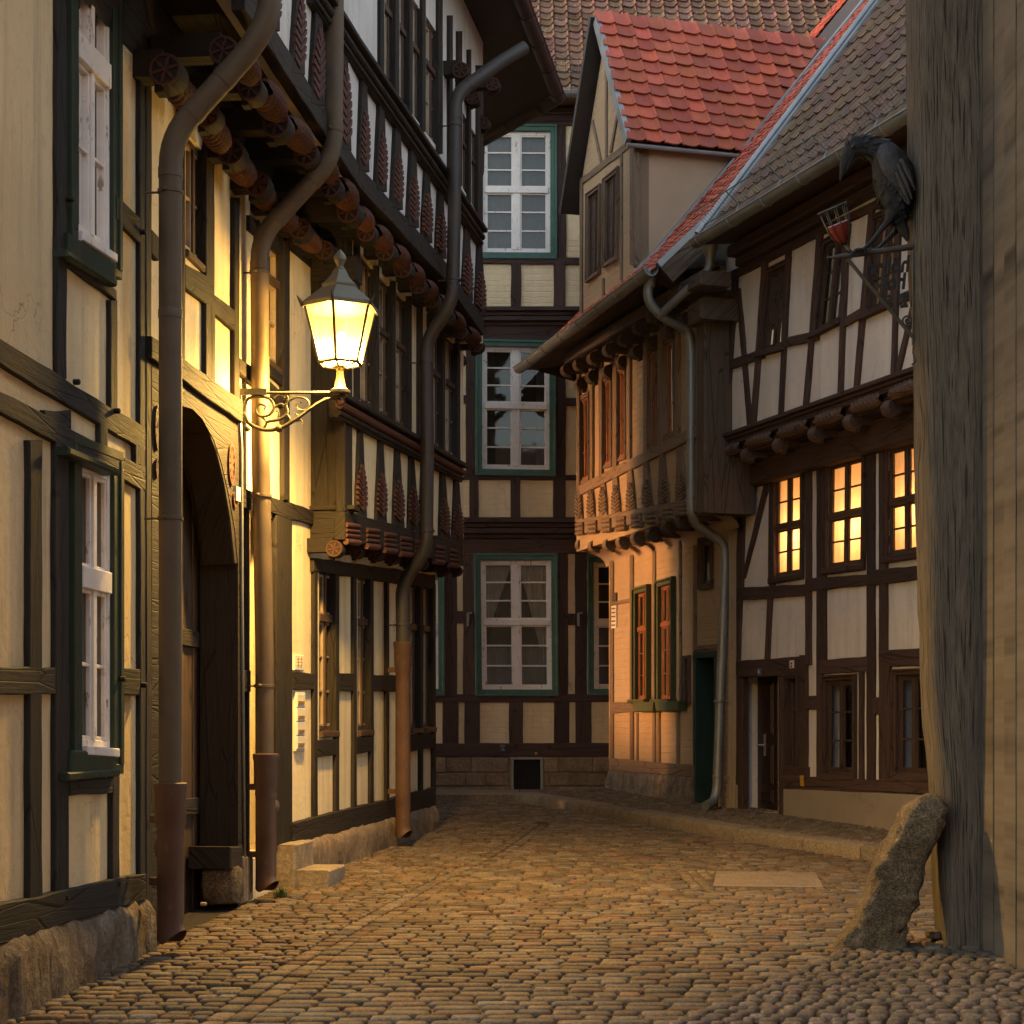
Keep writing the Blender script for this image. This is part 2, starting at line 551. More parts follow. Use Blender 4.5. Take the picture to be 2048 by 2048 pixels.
M['dark_green'] = plain_mat('dark_green_paint', (0.022, 0.036, 0.024), 0.5, var=0.2, bs=0.15)
M['olive_green'] = plain_mat('olive_green_paint', (0.05, 0.062, 0.028), 0.5, var=0.2)
M['teal_dark'] = plain_mat('dark_teal_door_paint', (0.012, 0.032, 0.032), 0.5, var=0.2)
M['zinc'] = plain_mat('dull_zinc', (0.23, 0.24, 0.235), 0.5, 0.5, 0.55, var=0.18, ns=3)
M['zinc_new'] = plain_mat('bright_zinc_flashing', (0.26, 0.27, 0.28), 0.4, 0.5, 0.6, var=0.12, ns=4)
M['copper_brown'] = plain_mat('brown_patinated_copper', (0.105, 0.075, 0.048), 0.6, 0.35, 0.15, var=0.3, ns=2.5, bs=0.06)
M['copper_dark'] = plain_mat('dark_patinated_copper', (0.050, 0.042, 0.040), 0.55, 0.4, 0.2, var=0.25, ns=2.5, bs=0.06)
M['cast_iron'] = plain_mat('brown_painted_cast_iron', (0.09, 0.046, 0.029), 0.55, 0.4, 0.0, var=0.28, ns=4, bs=0.12, peel=(0.10, 0.085, 0.065))
M['iron'] = plain_mat('dark_wrought_iron', (0.045, 0.040, 0.032), 0.5, 0.5, 0.3, var=0.3, ns=10)
M['lamp_metal'] = plain_mat('grey_green_lamp_metal', (0.17, 0.15, 0.105), 0.5, 0.5, 0.2, var=0.2, ns=12)
M['bronze'] = plain_mat('black_bronze', (0.013, 0.013, 0.014), 0.48, 0.45, 0.3, var=0.5, ns=22, bs=0.7)
M['lamp_iron'] = plain_mat('dark_bronze_green_bracket', (0.050, 0.044, 0.028), 0.55, 0.4, 0.1, var=0.3, ns=12)
M['bronze_wing'] = plain_mat('grey_black_bronze', (0.028, 0.026, 0.028), 0.42, 0.45, 0.3, var=0.45, ns=16, bs=0.5)
M['red_glass'] = plain_mat('dark_red_enamel', (0.16, 0.018, 0.012), 0.25, 0.5, 0, var=0.3)
M['tile_red'] = plain_mat('red_clay_tile', (0.37, 0.078, 0.042), 0.65, 0.3, var=0.22, ns=5, bs=0.1, tint=True)
M['tile_brown'] = plain_mat('brown_clay_tile', (0.15, 0.085, 0.052), 0.7, 0.3, var=0.25, ns=5, bs=0.15, tint=True)
M['tile_lichen'] = plain_mat('lichened_clay_tile', (0.17, 0.085, 0.055), 0.8, 0.2, var=0.3, ns=6, bs=0.2, tint=True, peel=(0.36, 0.32, 0.22))
M['slate'] = plain_mat('dark_slate_boarding', (0.040, 0.034, 0.031), 0.7, var=0.3, ns=3)
M['dark'] = plain_mat('dark_room', (0.018, 0.015, 0.013), 0.9)  # near-black backing sheet: the unlit room's darkness is in its colour
M['dim_room'] = plain_mat('dim_room_backing', (0.07, 0.055, 0.043), 0.9)  # backing sheet behind the glass, the room's dimness put into its colour
M['curtain'] = plain_mat('net_curtain', (0.42, 0.36, 0.30), 0.9, var=0.12, ns=9)
M['curtain_grey'] = plain_mat('grey_blind', (0.22, 0.215, 0.21), 0.9, var=0.1)
M['glass'] = glass_mat('window_glass')
M['glass_clear'] = glass_mat('clear_window_glass', (0.75, 0.75, 0.75), 0.0)
M['glass_low_refl'] = glass_mat('low_reflection_glass', (0.8, 0.8, 0.8), 0.25, True)  # reflection scaled down so the bright alley sky does not show in it
M['sandstone'] = stone_mat('rough_sandstone', (0.24, 0.17, 0.115), (0.36, 0.29, 0.21), 3.5, 0.9, 0.5)
M['grey_stone'] = stone_mat('pitted_grey_stone', (0.17, 0.13, 0.095), (0.34, 0.29, 0.24), 4.5, 1.0, 0.4)
M['ashlar'] = stone_mat('sandstone_blocks', (0.34, 0.245, 0.16), (0.44, 0.33, 0.23), 4.0, 0.8, tint=True)
M['mortar'] = stone_mat('lime_mortar', (0.30, 0.22, 0.15), (0.36, 0.28, 0.2), 6.0, 0.4)
M['granite'] = stone_mat('speckled_granite', (0.12, 0.088, 0.052), (0.19, 0.145, 0.09), 3.0, 0.9, 0.0, 0.9, 0.6)
M['kerb_stone'] = stone_mat('granite_kerb', (0.23, 0.18, 0.125), (0.27, 0.21, 0.15), 6.0, 0.4, 0.0, 0.85, 0.4, tint=True)
M['step_stone'] = stone_mat('sandstone_step', (0.32, 0.25, 0.17), (0.40, 0.33, 0.23), 5.0, 0.35, 0.0, 0.85, 0.2)
M['cobble'] = stone_mat('worn_cobble', (0.155, 0.113, 0.072), (0.22, 0.165, 0.108), 7.0, 0.4, 0.0, 0.8, 0.3, tint=True)
M['earth'] = stone_mat('joint_earth', (0.11, 0.082, 0.055), (0.16, 0.12, 0.08), 9.0, 0.5)
M['paving'] = stone_mat('small_paving', (0.15, 0.115, 0.082), (0.27, 0.205, 0.15), 9.0, 0.6, tint=True)
M['slab'] = stone_mat('smooth_slab', (0.22, 0.165, 0.115), (0.28, 0.21, 0.15), 5.0, 0.2, 0.0, 0.8, 0.3)
M['grass'] = plain_mat('grass_blade', (0.055, 0.085, 0.02), 0.7, var=0.3)
M['white_plastic'] = plain_mat('white_enamel', (0.60, 0.56, 0.48), 0.35, var=0.05)
M['brass'] = plain_mat('brass_nameplate', (0.42, 0.26, 0.09), 0.35, 0.5, 0.5)
M['blue_enamel'] = plain_mat('blue_enamel', (0.03, 0.075, 0.15), 0.35)
M['steel'] = plain_mat('brushed_steel', (0.5, 0.48, 0.46), 0.35, 0.5, 0.7, var=0.08)
M['yellow_tag'] = plain_mat('yellow_sticker', (0.42, 0.22, 0.02), 0.5)
M['door_brown'] = wood_mat('dark_red_brown_door', (0.026, 0.011, 0.008), 0.25, 0.35, 0.15, 0.4)
LAMP_W = 46.0
LIT_W = 3.6
FILL_SPOT_W = 1000.0
def lamp_glass(name, tr, c):
    m = bpy.data.materials.new(name); m.use_nodes = True
    nt = m.node_tree; nt.nodes.clear()
    out = N(nt, 'ShaderNodeOutputMaterial'); mx = N(nt, 'ShaderNodeMixShader')
    a = N(nt, 'ShaderNodeBsdfTransparent'); b = N(nt, 'ShaderNodeBsdfTranslucent')
    b.inputs['Color'].default_value = (*c, 1)
    mx.inputs[0].default_value = 1 - tr
    nt.links.new(a.outputs[0], mx.inputs[1]); nt.links.new(b.outputs[0], mx.inputs[2]); nt.links.new(mx.outputs[0], out.inputs[0])
    return m
M['lamp_glass'] = lamp_glass('frosted_lamp_glass', .5, (.115, .09, .05))
M['lit_curtain'] = lamp_glass('backlit_curtain', .1, (.85, .75, .6))
M['lit_room'] = plain_mat('lit_room_wall', (.6, .5, .38), .9)
M['lamp_mantle'] = emit_mat('glowing_mantle', (1.0, .8, .45), 4.0)
# ------------------------------------------------------------------ shared builders
def window(W, quad, parent, mat, p=0.0, rec=0.07, fw=0.05, mull=0.06, trans=None, tw=0.06, lo=0, up=0,
           bar=0.02, casing=None, sill=None, glass='glass', back='dark', back_d=0.32, curtains=(), cols=2, putty=None, deep=0.05):
    q = [Vector(W.uv(x, y, p)) for x, y in quad]
    D, C, B, A = q
    Wd = ((B - A).length + (C - D).length) / 2; Hh = ((D - A).length + (C - B).length) / 2
    def S_(s, t):
        return A * (1 - s) * (1 - t) + B * s * (1 - t) + C * s * t + D * (1 - s) * t
    def rect(mb, s0, s1, t0, t1, w0, w1, ch=0.004, k=1.0):
        pl = [S_(s0, t0), S_(s1, t0), S_(s1, t1), S_(s0, t1)]
        al = (1, 0) if (s1 - s0) * Wd > (t1 - t0) * Hh else (0, 1)
        prism(mb, W, [(a.x, a.y) for a in pl], w0, w1, ch, al, k)
    fs, ft = fw / Wd, fw / Hh
    f0, f1 = p - rec - deep, p - rec
    mb = MB()
    rect(mb, 0, fs, 0, 1, f0, f1); rect(mb, 1 - fs, 1, 0, 1, f0, f1 + .001)
    rect(mb, fs, 1 - fs, 0, ft, f0, f1 - .002); rect(mb, fs, 1 - fs, 1 - ft, 1, f0, f1 - .002)
    ms, mt = mull / Wd / 2, tw / Hh / 2
    xs = [i / cols for i in range(1, cols)]
    for x in xs: rect(mb, x - ms, x + ms, ft, 1 - ft, f0 + .004, f1 + .006)
    if trans is not None:
        rect(mb, fs * .6, 1 - fs * .6, trans - mt, trans + mt, f0 + .006, f1 + .022, 0.006)
    bs, bt = bar / Wd / 2, bar / Hh / 2
    pz = MB() if putty else mb
    def bars(t0, t1, n):
        for i in range(1, n + 1):
            t = t0 + (t1 - t0) * i / (n + 1)
            for c in range(cols):
                a = c / cols + (ms if c else fs); b = (c + 1) / cols - (ms if c < cols - 1 else fs)
                rect(pz, a, b, t - bt, t + bt, f0 + .012, f1 - .012, 0.003)
    tlo = (ft, (trans - mt) if trans is not None else 1 - ft)
    bars(*tlo, lo)
    if trans is not None: bars(trans + mt, 1 - ft, up)
    # slim inner sash rails round every light
    sr = 0.022
    for (t0, t1) in ([tlo] + ([(trans + mt, 1 - ft)] if trans is not None else [])):
        for c in range(cols):
            a = c / cols + (ms if c else fs); b = (c + 1) / cols - (ms if c < cols - 1 else fs)
            rect(pz, a, a + sr / Wd, t0, t1, f0 + .01, f1 - .008, 0.003)
            rect(pz, b - sr / Wd, b, t0, t1, f0 + .01, f1 - .008, 0.003)
            rect(pz, a + sr / Wd, b - sr / Wd, t0, t0 + sr / Hh, f0 + .01, f1 - .009, 0.003)
            rect(pz, a + sr / Wd, b - sr / Wd, t1 - sr / Hh, t1, f0 + .01, f1 - .009, 0.003)
    win = mb.build('window', mat, parent)
    if putty: pz.build('glazing_bars', putty, win)
    g = MB(); gq = [S_(0, 0), S_(1, 0), S_(1, 1), S_(0, 1)]
    g.add([W.P(a.x, a.y, f0 + .014) for a in gq], [(0, 1, 2, 3)], [(a.x, a.y) for a in gq])
    g.build('glass', M[glass], win)
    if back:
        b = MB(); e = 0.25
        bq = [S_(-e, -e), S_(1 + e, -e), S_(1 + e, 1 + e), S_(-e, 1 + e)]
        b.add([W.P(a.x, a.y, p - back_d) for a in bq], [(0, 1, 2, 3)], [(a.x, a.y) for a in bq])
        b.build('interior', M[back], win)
    for (poly, cm) in curtains:               # (s, t) outlines hung behind the glass, with folds
        cb = MB()
        s0 = min(a for a, _ in poly); s1 = max(a for a, _ in poly)
        tp = sorted(poly)
        def yr(s):
            hi = []
            for i in range(len(poly)):
                (a1, b1), (a2, b2) = poly[i - 1], poly[i]
                if abs(a1 - a2) > 1e-9 and min(a1, a2) - 1e-9 <= s <= max(a1, a2) + 1e-9:
                    hi.append(b1 + (b2 - b1) * (s - a1) / (a2 - a1))
            return min(hi), max(hi)
        n = 26; vv = []; uu = []
        for i in range(n + 1):
            s = s0 + (s1 - s0) * i / n
            lo_, hi_ = yr(min(max(s, s0 + 1e-6), s1 - 1e-6))
            fold = 0.018 * math.sin(i * 1.9 + s * 7) + 0.01 * math.sin(i * .8)
            for t in (lo_, hi_):
                a = S_(s, t); vv.append(W.P(a.x, a.y, f0 - 0.06 + fold)); uu.append((a.x, a.y))
        cb.add(vv, [(2 * i, 2 * i + 2, 2 * i + 3, 2 * i + 1) for i in range(n)], uu)
        cb.build('curtain', M[cm], win, smooth=True)
    if casing:
        cw, cm, ct = casing
        cs, cT = cw / Wd, cw / Hh
        c = MB()
        for (k0, k1, h0, h1) in ((0.0, 0.62, p - 0.05, p + ct), (0.62, 1.0, p - 0.04, p + ct * 1.45)):
            a0, a1 = -cs * k1, -cs * k0; b0, b1 = -cT * k1, -cT * k0
            rect(c, a0, a1, b1, 1 - b1, h0, h1, 0.005); rect(c, 1 - a1, 1 - a0, b1, 1 - b1, h0, h1 + .001, 0.005)
            rect(c, a0, 1 - a0, b0, b1, h0, h1 - .002, 0.005); rect(c, a0, 1 - a0, 1 - b1, 1 - b0, h0, h1 - .002, 0.005)
        c.build('casing', cm, win)
    if sill:
        sm, sh, so, ext = sill
        c = MB()
        es = ext / Wd
        rect(c, -es, 1 + es, -sh / Hh, 0.0, p - 0.08, p + so, 0.008)
        c.build('sill', sm, win)
    return win

_protos = {}
def head_meshes(style):
    if style in _protos: return _protos[style]
    wood, red, side = style
    mb = MB()
    seg = 18; hx = 0.8
    ring = [(math.cos(2 * math.pi * k / seg), math.sin(2 * math.pi * k / seg)) for k in range(seg)]
    prof = [(-hx, .80), (-hx + .02, .97), (-hx + .1, 1.0), (hx - .1, 1.0), (hx - .02, .97), (hx, .80)]
    vv = [(x, a * r, b * r) for x, r in prof for a, b in ring]
    ff = [(i * seg + k, i * seg + (k + 1) % seg, (i + 1) * seg + (k + 1) % seg, (i + 1) * seg + k) for i in range(len(prof) - 1) for k in range(seg)]
    ff += [list(range(seg)), list(range((len(prof) - 1) * seg, len(prof) * seg))]
    mb.add(vv, ff, [(v[0] * .1, v[1] * .1 + v[2] * .1) for v in vv])
    mb.box((-hx * .93, -5.0, -.35), (hx * .93, -.2, 1.25))
    mb.box((-hx * .6, -.75, -1.18), (hx * .6, -.2, -.75))
    me = mb.build('beam_head', M[wood], smooth=True, angle=40)
    r = MB()
    for sx in (side,):
        x0, x1 = sx * (hx - .05), sx * (hx + .09)
        for (ra, rb) in ((.80, .95),):
            v = [(x, a * q, b * q) for x in (x0, x1) for q in (ra, rb) for a, b in ring]
            f = []
            for k in range(seg):
                j = (k + 1) % seg
                f += [(2 * seg + k, 2 * seg + j, 3 * seg + j, 3 * seg + k), (k + seg, j + seg, 3 * seg + j, 3 * seg + k), (k, j, 2 * seg + j, 2 * seg + k)]
            r.add(v, f)
        for k in range(6):
            a = 2 * math.pi * (k + .25) / 6
            c, s = math.cos(a), math.sin(a)
            pts = [(.08, -.035), (.42, -.105), (.78, -.05), (.78, .05), (.42, .105), (.08, .035)]
            if red == 'petal': pts = [(.1, -.03), (.75, -.27), (.75, .27), (.1, .03)]
            v = [(x, u * c - t * s, u * s + t * c) for x in (x0, x1 + sx * .02) for u, t in pts]
            n = len(pts)
            r.add(v, [list(range(n)), list(range(n, 2 * n))] + [(i, (i + 1) % n, n + (i + 1) % n, n + i) for i in range(n)])
        lv = [(x, .14 * a, .14 * b) for x in (x0, x1 + sx * .05) for a, b in ring]
        r.add(lv, [list(range(seg)), list(range(seg, 2 * seg))] + [(k, (k + 1) % seg, seg + (k + 1) % seg, seg + k) for k in range(seg)])
    ro = r.build('rosette', M['carved_red'] if wood == 'oak_dark' else M[wood])
    _protos[style] = (me.data, ro.data)
    bpy.data.objects.remove(me); bpy.data.objects.remove(ro)
    return _protos[style]

def head(W, px, py, w, rpx, parent, wood='oak_dark', red='spoke'):
    hm, rm = head_meshes((wood, red, -1 if W.ex.y > 0 else 1))
    pos = W.hit(px, py, w)
    r = rpx * pos.y / F
    away = W.ex if W.ex.y > 0 else -W.ex
    pos = pos + away * 0.8 * r
    o = obj_from('beam_head', hm, parent)
    o.location = pos - base_of(parent)
    o.rotation_euler = W.m.to_euler(); o.scale = (r, r, r)
    c = obj_from('rosette', rm, o)
    return o, pos, r

def fluted_roll(W, a, b, r, parent, mat):
    """carved roll with slanting flutes lying between two beam heads"""
    mb = MB(); n = 36; seg = 18
    vv = []; ff = []
    for i in range(n * 2 + 1):
        t = i / (n * 2)
        c = a.lerp(b, t)
        env = 1.0 - 0.22 * (2 * t - 1) ** 2
        for k in range(seg):
            an = 2 * math.pi * k / seg
            rr = r * env * (1 + 0.17 * math.sin(2 * math.pi * (t * 7 + 0.9 * math.sin(an + 0.6))))
            vv.append(c + (W.n * math.cos(an) + Vector((0, 0, 1)) * math.sin(an)) * rr)
    for i in range(n * 2):
        for k in range(seg):
            j = (k + 1) % seg
            ff.append((i * seg + k, i * seg + j, (i + 1) * seg + j, (i + 1) * seg + k))
    mb.add(vv, ff, [(v.y, v.z) for v in vv])
    return mb.build('fluted_roll', mat, parent, smooth=True)

def palmette(W, quad, p, parent, mat, n=8):
    q = [Vector(W.uv(x, y, p)) for x, y in quad]
    D, C, B, A = q
    S_ = lambda s, t: A * (1 - s) * (1 - t) + B * s * (1 - t) + C * s * t + D * (1 - s) * t
    mb = MB()
    env = lambda t: (0.47 if t < .45 else 0.47 * max(0.0, 1 - ((t - .45) / .57) ** 1.7))
    for sd in (-1, 1):
        for i in range(n):
            t0 = i / n * 0.86
            t1 = min(1.0, t0 + 0.2)
            e1 = env(t1 - .06); e2 = env(t1)
            pl = [(.5 + sd * .012, t0), (.5 + sd * e1 * .62, t0 + .075), (.5 + sd * e1, t1 - .07), (.5 + sd * e2, t1), (.5 + sd * e2 * .5, t0 + .135), (.5 + sd * .012, t0 + .085)]
            pl = [S_(a, b) for a, b in pl]
            prism(mb, W, [(a.x, a.y) for a in pl], p - .01, p + .014, 0.004)
    return mb.build('palmette', mat, parent)

def downpipe(name, label, segs, parts, loc, group):
    t = thing(name, label, 'downpipe', loc, group)
    return t

def text_mesh(body, size, place, mat, name, parent, depth=0.004, shear=0.0, mirror=False, weight=0.0):
    """lettering as a solid; place(x, y, z) puts letter coordinates into the world"""
    cu = bpy.data.curves.new('lettering', 'FONT')
    cu.body = body; cu.size = size; cu.extrude = depth; cu.offset = weight; cu.shear = shear; cu.align_x = 'CENTER'; cu.align_y = 'CENTER'
    o = bpy.data.objects.new('lettering', cu); COL.objects.link(o)
    dg = bpy.context.evaluated_depsgraph_get()
    me = bpy.data.meshes.new_from_object(o.evaluated_get(dg))
    mb = MB()
    mb.add([place(v.co.x, v.co.y, v.co.z) for v in me.vertices], [list(f.vertices) for f in me.polygons])
    bpy.data.objects.remove(o); bpy.data.curves.remove(cu)
    return mb.build(name, mat, parent)

def tiles(mb, org, along, up, nrm, La, Lu, tw, th, wave=0.025, lift=0.03, keep=None, ripple=1):
    """courses of clay tiles, each overlapping the one below"""
    nr = int(Lu / th) + 1; nc = int(La / tw) + 1
    prof = [(0, .0), (.12, .25), (.25, .05), (.45, -.15), (.65, -.18), (.8, .1), (.88, .75), (.95, .95), (1.0, .6)]
    for r in range(nr):
        for c in range(nc):
            if keep and not keep((c + .5) * tw, (r + .5) * th): continue
            k = random.uniform(.70, 1.2) * (.8 if random.random() < .08 else 1); tint = (k, k * random.uniform(.9, 1.15), k * random.uniform(.85, 1.2))
            jz = random.uniform(-.006, .006); jx = random.uniform(-.006, .006); ju = random.uniform(-.008, .008)
            vs = []
            for e, (uu, hh) in enumerate(((r * th - .02, lift), ((r + 1) * th + .03, 0.0), (r * th - .02, lift - .018))):
                for (x, h) in prof:
                    hv = (h * wave if ripple else 0.0)
                    vs.append(org + along * ((c + x * 1.0) * tw + jx) + up * (uu + ju) + nrm * (hv + hh + jz))
            n = len(prof)
            fs = [(i, i + 1, n + i + 1, n + i) for i in range(n - 1)] + [(2 * n + i, 2 * n + i + 1, i + 1, i) for i in range(n - 1)]
            mb.add(vs, fs, [(v.x, v.z) for v in vs], tint)

def gutter(mb, a, b, r, down=Vector((0, 0, -1))):
    d = (b - a).normalized(); side = d.cross(Vector((0, 0, 1))).normalized()
    n = 10; vs = []
    for q in (a, b):
        for rr in (r, r * .9):
            for k in range(n + 1):
                an = math.pi * k / n
                vs.append(q + side * math.cos(an) * rr + Vector((0, 0, -1)) * math.sin(an) * rr)
    m = n + 1
    fs = []
    for k in range(n):
        fs += [(k, k + 1, 2 * m + k + 1, 2 * m + k), (m + k, m + k + 1, 3 * m + k + 1, 3 * m + k)]
        fs += [(k, k + 1, m + k + 1, m + k), (2 * m + k, 2 * m + k + 1, 3 * m + k + 1, 3 * m + k)]
    mb.add(vs, fs)
    for s in (-1, 1):
        sweep(mb, [a + side * s * r, b + side * s * r], r * .12, 6)
    L = (b - a).length; k = 0.35
    while k < L:                                    # brackets
        c = a + d * k
        pts = [c + side * math.cos(math.pi * i / 8) * r * 1.03 - Vector((0, 0, 1)) * math.sin(math.pi * i / 8) * r * 1.03 for i in range(9)]
        sweep(mb, pts, 0.009, 5)
        k += 0.75

# ------------------------------------------------------------------ ground: street, pavements, kerbs
def build_ground():
    mb = MB()
    ys = [-40, 0, 10, 20, 40, 120, 600, 1500]
    for i in range(len(ys) - 1):
        a, b = ys[i], ys[i + 1]
        za, zb = gz(min(a, 40)) - .014, gz(min(b, 40)) - .014
        mb.add([(-900, a, za), (900, a, za), (900, b, zb), (-900, b, zb)], [(0, 1, 2, 3)], [(-900, a), (900, a), (900, b), (-900, b)])
    g = mb.build('ground', M['earth']); g['kind'] = 'structure'
    st = MB()
    def stone(cx, cy, wx, wy, ang=0.0, h=0.0, rnd=1.0):
        n = 10
        ca, sa = math.cos(ang), math.sin(ang)
        zz = gz(cy) + h + random.uniform(-.004, .004)
        tx, ty = random.uniform(-.014, .014), random.uniform(-.014, .014)
        out = []
        for k in range(n):
            a = 2 * math.pi * (k + .5) / n
            c, s = math.cos(a), math.sin(a)
            e = 0.33
            x = math.copysign(abs(c) ** e, c) * wx / 2 * random.uniform(.95, 1.03)
            y = math.copysign(abs(s) ** e, s) * wy / 2 * random.uniform(.9, 1.03)
            out.append((x, y))
        vs = []
        for (k, z) in ((1.0, -.05), (1.0, -.004), (.9, .006), (.5, .009 * rnd)):
            for x, y in out:
                X = x * k; Yy = y * k
                vs.append((cx + X * ca - Yy * sa, cy + X * sa + Yy * ca, zz + z + X * tx + Yy * ty))
        fs = []
        for r in range(3):
            for k in range(n):
                j = (k + 1) % n
                fs.append((r * n + k, r * n + j, (r + 1) * n + j, (r + 1) * n + k))
        fs.append(list(range(3 * n, 4 * n)))
        k = random.uniform(.62, 1.25); hue = random.random()
        t = (k, k * (.97 if hue < .5 else .84 if hue < .68 else 1.08), k * (.95 if hue < .5 else .78 if hue < .68 else 1.22))
        st.add(vs, fs, [(v[0], v[1]) for v in vs], t)
    def left_x(y):
        return max(-3.341 + .108 * y, -4.204 + .17 * y) if y > 13 else -3.341 + .108 * y
    def band_x(y):                                   # twin channel rows along the left houses
        return left_x(y) + 1.12 + 0.10 * math.sin(y * .5)
    kl = [(12.0, 5.4), (15.6, 3.345), (18.0, 2.255), (21.5, .98), (23.9, .1), (24.2, -.1)]
    def kerb_x(y):
        if y <= kl[0][0]: return 5.4 + (kl[0][0] - y) * .55
        for i in range(len(kl) - 1):
            if kl[i][0] <= y <= kl[i + 1][0]:
                t = (y - kl[i][0]) / (kl[i + 1][0] - kl[i][0]); return kl[i][1] + (kl[i + 1][1] - kl[i][1]) * t
        return -.1
    slab = [Vector((1.72, 14.72)), Vector((2.62, 14.62)), Vector((2.46, 13.35)), Vector((1.52, 13.55))]
    def in_slab(x, y): return 1.42 < x < 2.66 and 13.25 < y < 14.85
    y = 6.3
    while y < 24.05:
        d = random.uniform(.108, .142)
        x = (band_x(y) + .185) if y < 20.2 else -2.6
        xe = kerb_x(y) - .02
        x += random.uniform(-.02, .01)
        while x < xe - .05:
            wd = random.uniform(.12, .25)
            wd = min(wd, xe - x)
            cx = x + wd / 2
            bow = 0.05 * math.sin(cx * .9 + 1) + .02 * math.sin(cx * 3.3 + y)
            corner = cx > 2.0 + (10.9 - y) * 1.3 and y < 10.75
            if not in_slab(cx, y + bow) and not corner:
                stone(cx, y + bow, wd - random.uniform(.005, .014), d - random.uniform(.004, .012), random.uniform(-.03, .03))
            x += wd
        y += d
    # small setts between band and houses
    y = 6.3
    while y < 20.3:
        d = random.uniform(.085, .125)
        x = left_x(y) + .02; xe = band_x(y) - .03
        while x < xe - .03:
            wd = min(random.uniform(.10, .2), xe - x); cx = x + wd / 2
            stone(cx, y + random.uniform(-.015, .015), wd - .014, d - .012, random.uniform(-.14, .14), .004)
            x += wd
        y += d
    # twin channel rows, stones laid lengthwise
    y = 6.3
    while y < 20.0:
        L = random.uniform(.14, .24)
        for k in (0, 1):
            xx = band_x(y + L / 2) + .01 + k * .115
            stone(xx, y + L / 2, .108, L - .01, -math.atan(.13), -.004)
        y += L
    for k in (0, 1):                                  # second short diagonal course
        for i in range(9):
            stone(.72 + i * .045 + k * .14, 15.5 - i * .26, .11, .245, .17, .005)
    # small setts round the cover slab
    for i in range(14):
        for j in range(15):
            cx, cy = 1.47 + i * .088, 13.3 + j * .105
            q = (cy - 13.35) / 1.3
            if 1.56 + .16 * q < cx < 2.46 + .14 * q and 13.5 < cy < 14.6: continue
            stone(cx, cy, .078, .092, random.uniform(-.1, .1), .003)
    o = st.build('street', M['cobble'], smooth=True); o['kind'] = 'structure'
    sl = MB()
    for a, b in ((0, 3), ):
        pass
    pts = [(1.60, 13.52), (2.46, 13.42), (2.60, 14.56), (1.76, 14.64)]
    vs = [(x, y, gz(y) + .018) for x, y in pts] + [(x, y, gz(y) - .05) for x, y in pts]
    sl.add(vs, [(0, 1, 2, 3), (0, 1, 5, 4), (1, 2, 6, 5), (2, 3, 7, 6), (3, 0, 4, 7)], [(a[0], a[1]) for a in vs])
    o = sl.build('cover_slab', M['slab'])
    tag(o, 'pale flat concrete slab let into the cobbled street', 'slab')
    # kerb on the right, stone by stone in one strip
    kb = MB(); kx = MB(); tp = MB()
    yy = 24.0
    prev = Vector((kerb_x(yy), yy)); rng = random.Random(3)
    path = [prev]
    while yy > 8.0:
        yy -= rng.uniform(.75, 1.15)
        path.append(Vector((kerb_x(yy), yy)))
    for i in range(len(path) - 1):
        a, b = path[i], path[i + 1]
        d = (b - a).normalized(); nn = Vector((-d.y, d.x))
        if nn.x < 0: nn = -nn
        a2 = a + d * .006; b2 = b - d * .006
        h = .135 + rng.uniform(-.008, .01); kk = rng.uniform(.8, 1.12)
        row = []
        for pt in (a2, b2):
            z = gz(pt.y)
            for (o_, zz) in ((0.0, -.06), (.0, h - .035), (.02, h - .01), (.05, h), (.26, h + .006), (.26, -.06)):
                row.append((pt.x + nn.x * o_, pt.y + nn.y * o_, z + zz))
        n = 6
        kb.add(row, [(k, k + 1, n + k + 1, n + k) for k in range(n - 1)] + [list(range(n)), list(range(n, 2 * n))], [(v[0], v[1] + v[2]) for v in row], kk)
    o = kb.build('kerb', M['kerb_stone'], smooth=True, angle=50); o['kind'] = 'structure'
    # pavement behind it: small setts, rising to the houses
    pv = MB(); rng = random.Random(5)
    n = 60
    top = []
    for i in range(n + 1):
        y = 24.2 - i * (24.2 - 9.0) / n
        kxv = kerb_x(y) + .245
        top.append(((kxv, y, gz(y) + .132), (kxv + 4.2, y + 1.8, gz(y) + .26 + .02)))
    pv.add([p for pr in top for p in pr], [(2 * i, 2 * i + 2, 2 * i + 3, 2 * i + 1) for i in range(n)], [(p[0], p[1]) for pr in top for p in pr])
    # setts
    for i in range(95):
        y0 = 23.8 - i * .115
        kxv = kerb_x(y0) + .28
        j = 0
        while j < 13:
            cx = kxv + j * .105 + rng.uniform(-.012, .012); cy = y0 + j * .047 + rng.uniform(-.012, .012)
            hh = gz(y0) + .130 + (.155 * j * .115 / 4.5) - gz(cy)
            random.seed(i * 100 + j)
            sv = MB()
            z = gz(cy) + hh
            k = rng.uniform(.65, 1.1)
            e = .046
            vs = [(cx - e, cy - e, z), (cx + e, cy - e * .9, z), (cx + e * .9, cy + e, z), (cx - e * .95, cy + e, z),
                  (cx - e * .7, cy - e * .7, z + .016), (cx + e * .7, cy - e * .7, z + .016), (cx + e * .7, cy + e * .7, z + .016), (cx - e * .7, cy + e * .7, z + .016)]
            pv.add(vs, [(4, 5, 6, 7), (0, 1, 5, 4), (1, 2, 6, 5), (2, 3, 7, 6), (3, 0, 4, 7)], [(v[0], v[1]) for v in vs], k)
            j += 1
    random.seed(11)
    o = pv.build('pavement', M['paving']); o['kind'] = 'structure'
    # raised slab pavement in front of the end house
    sp = MB(); x = -6.0
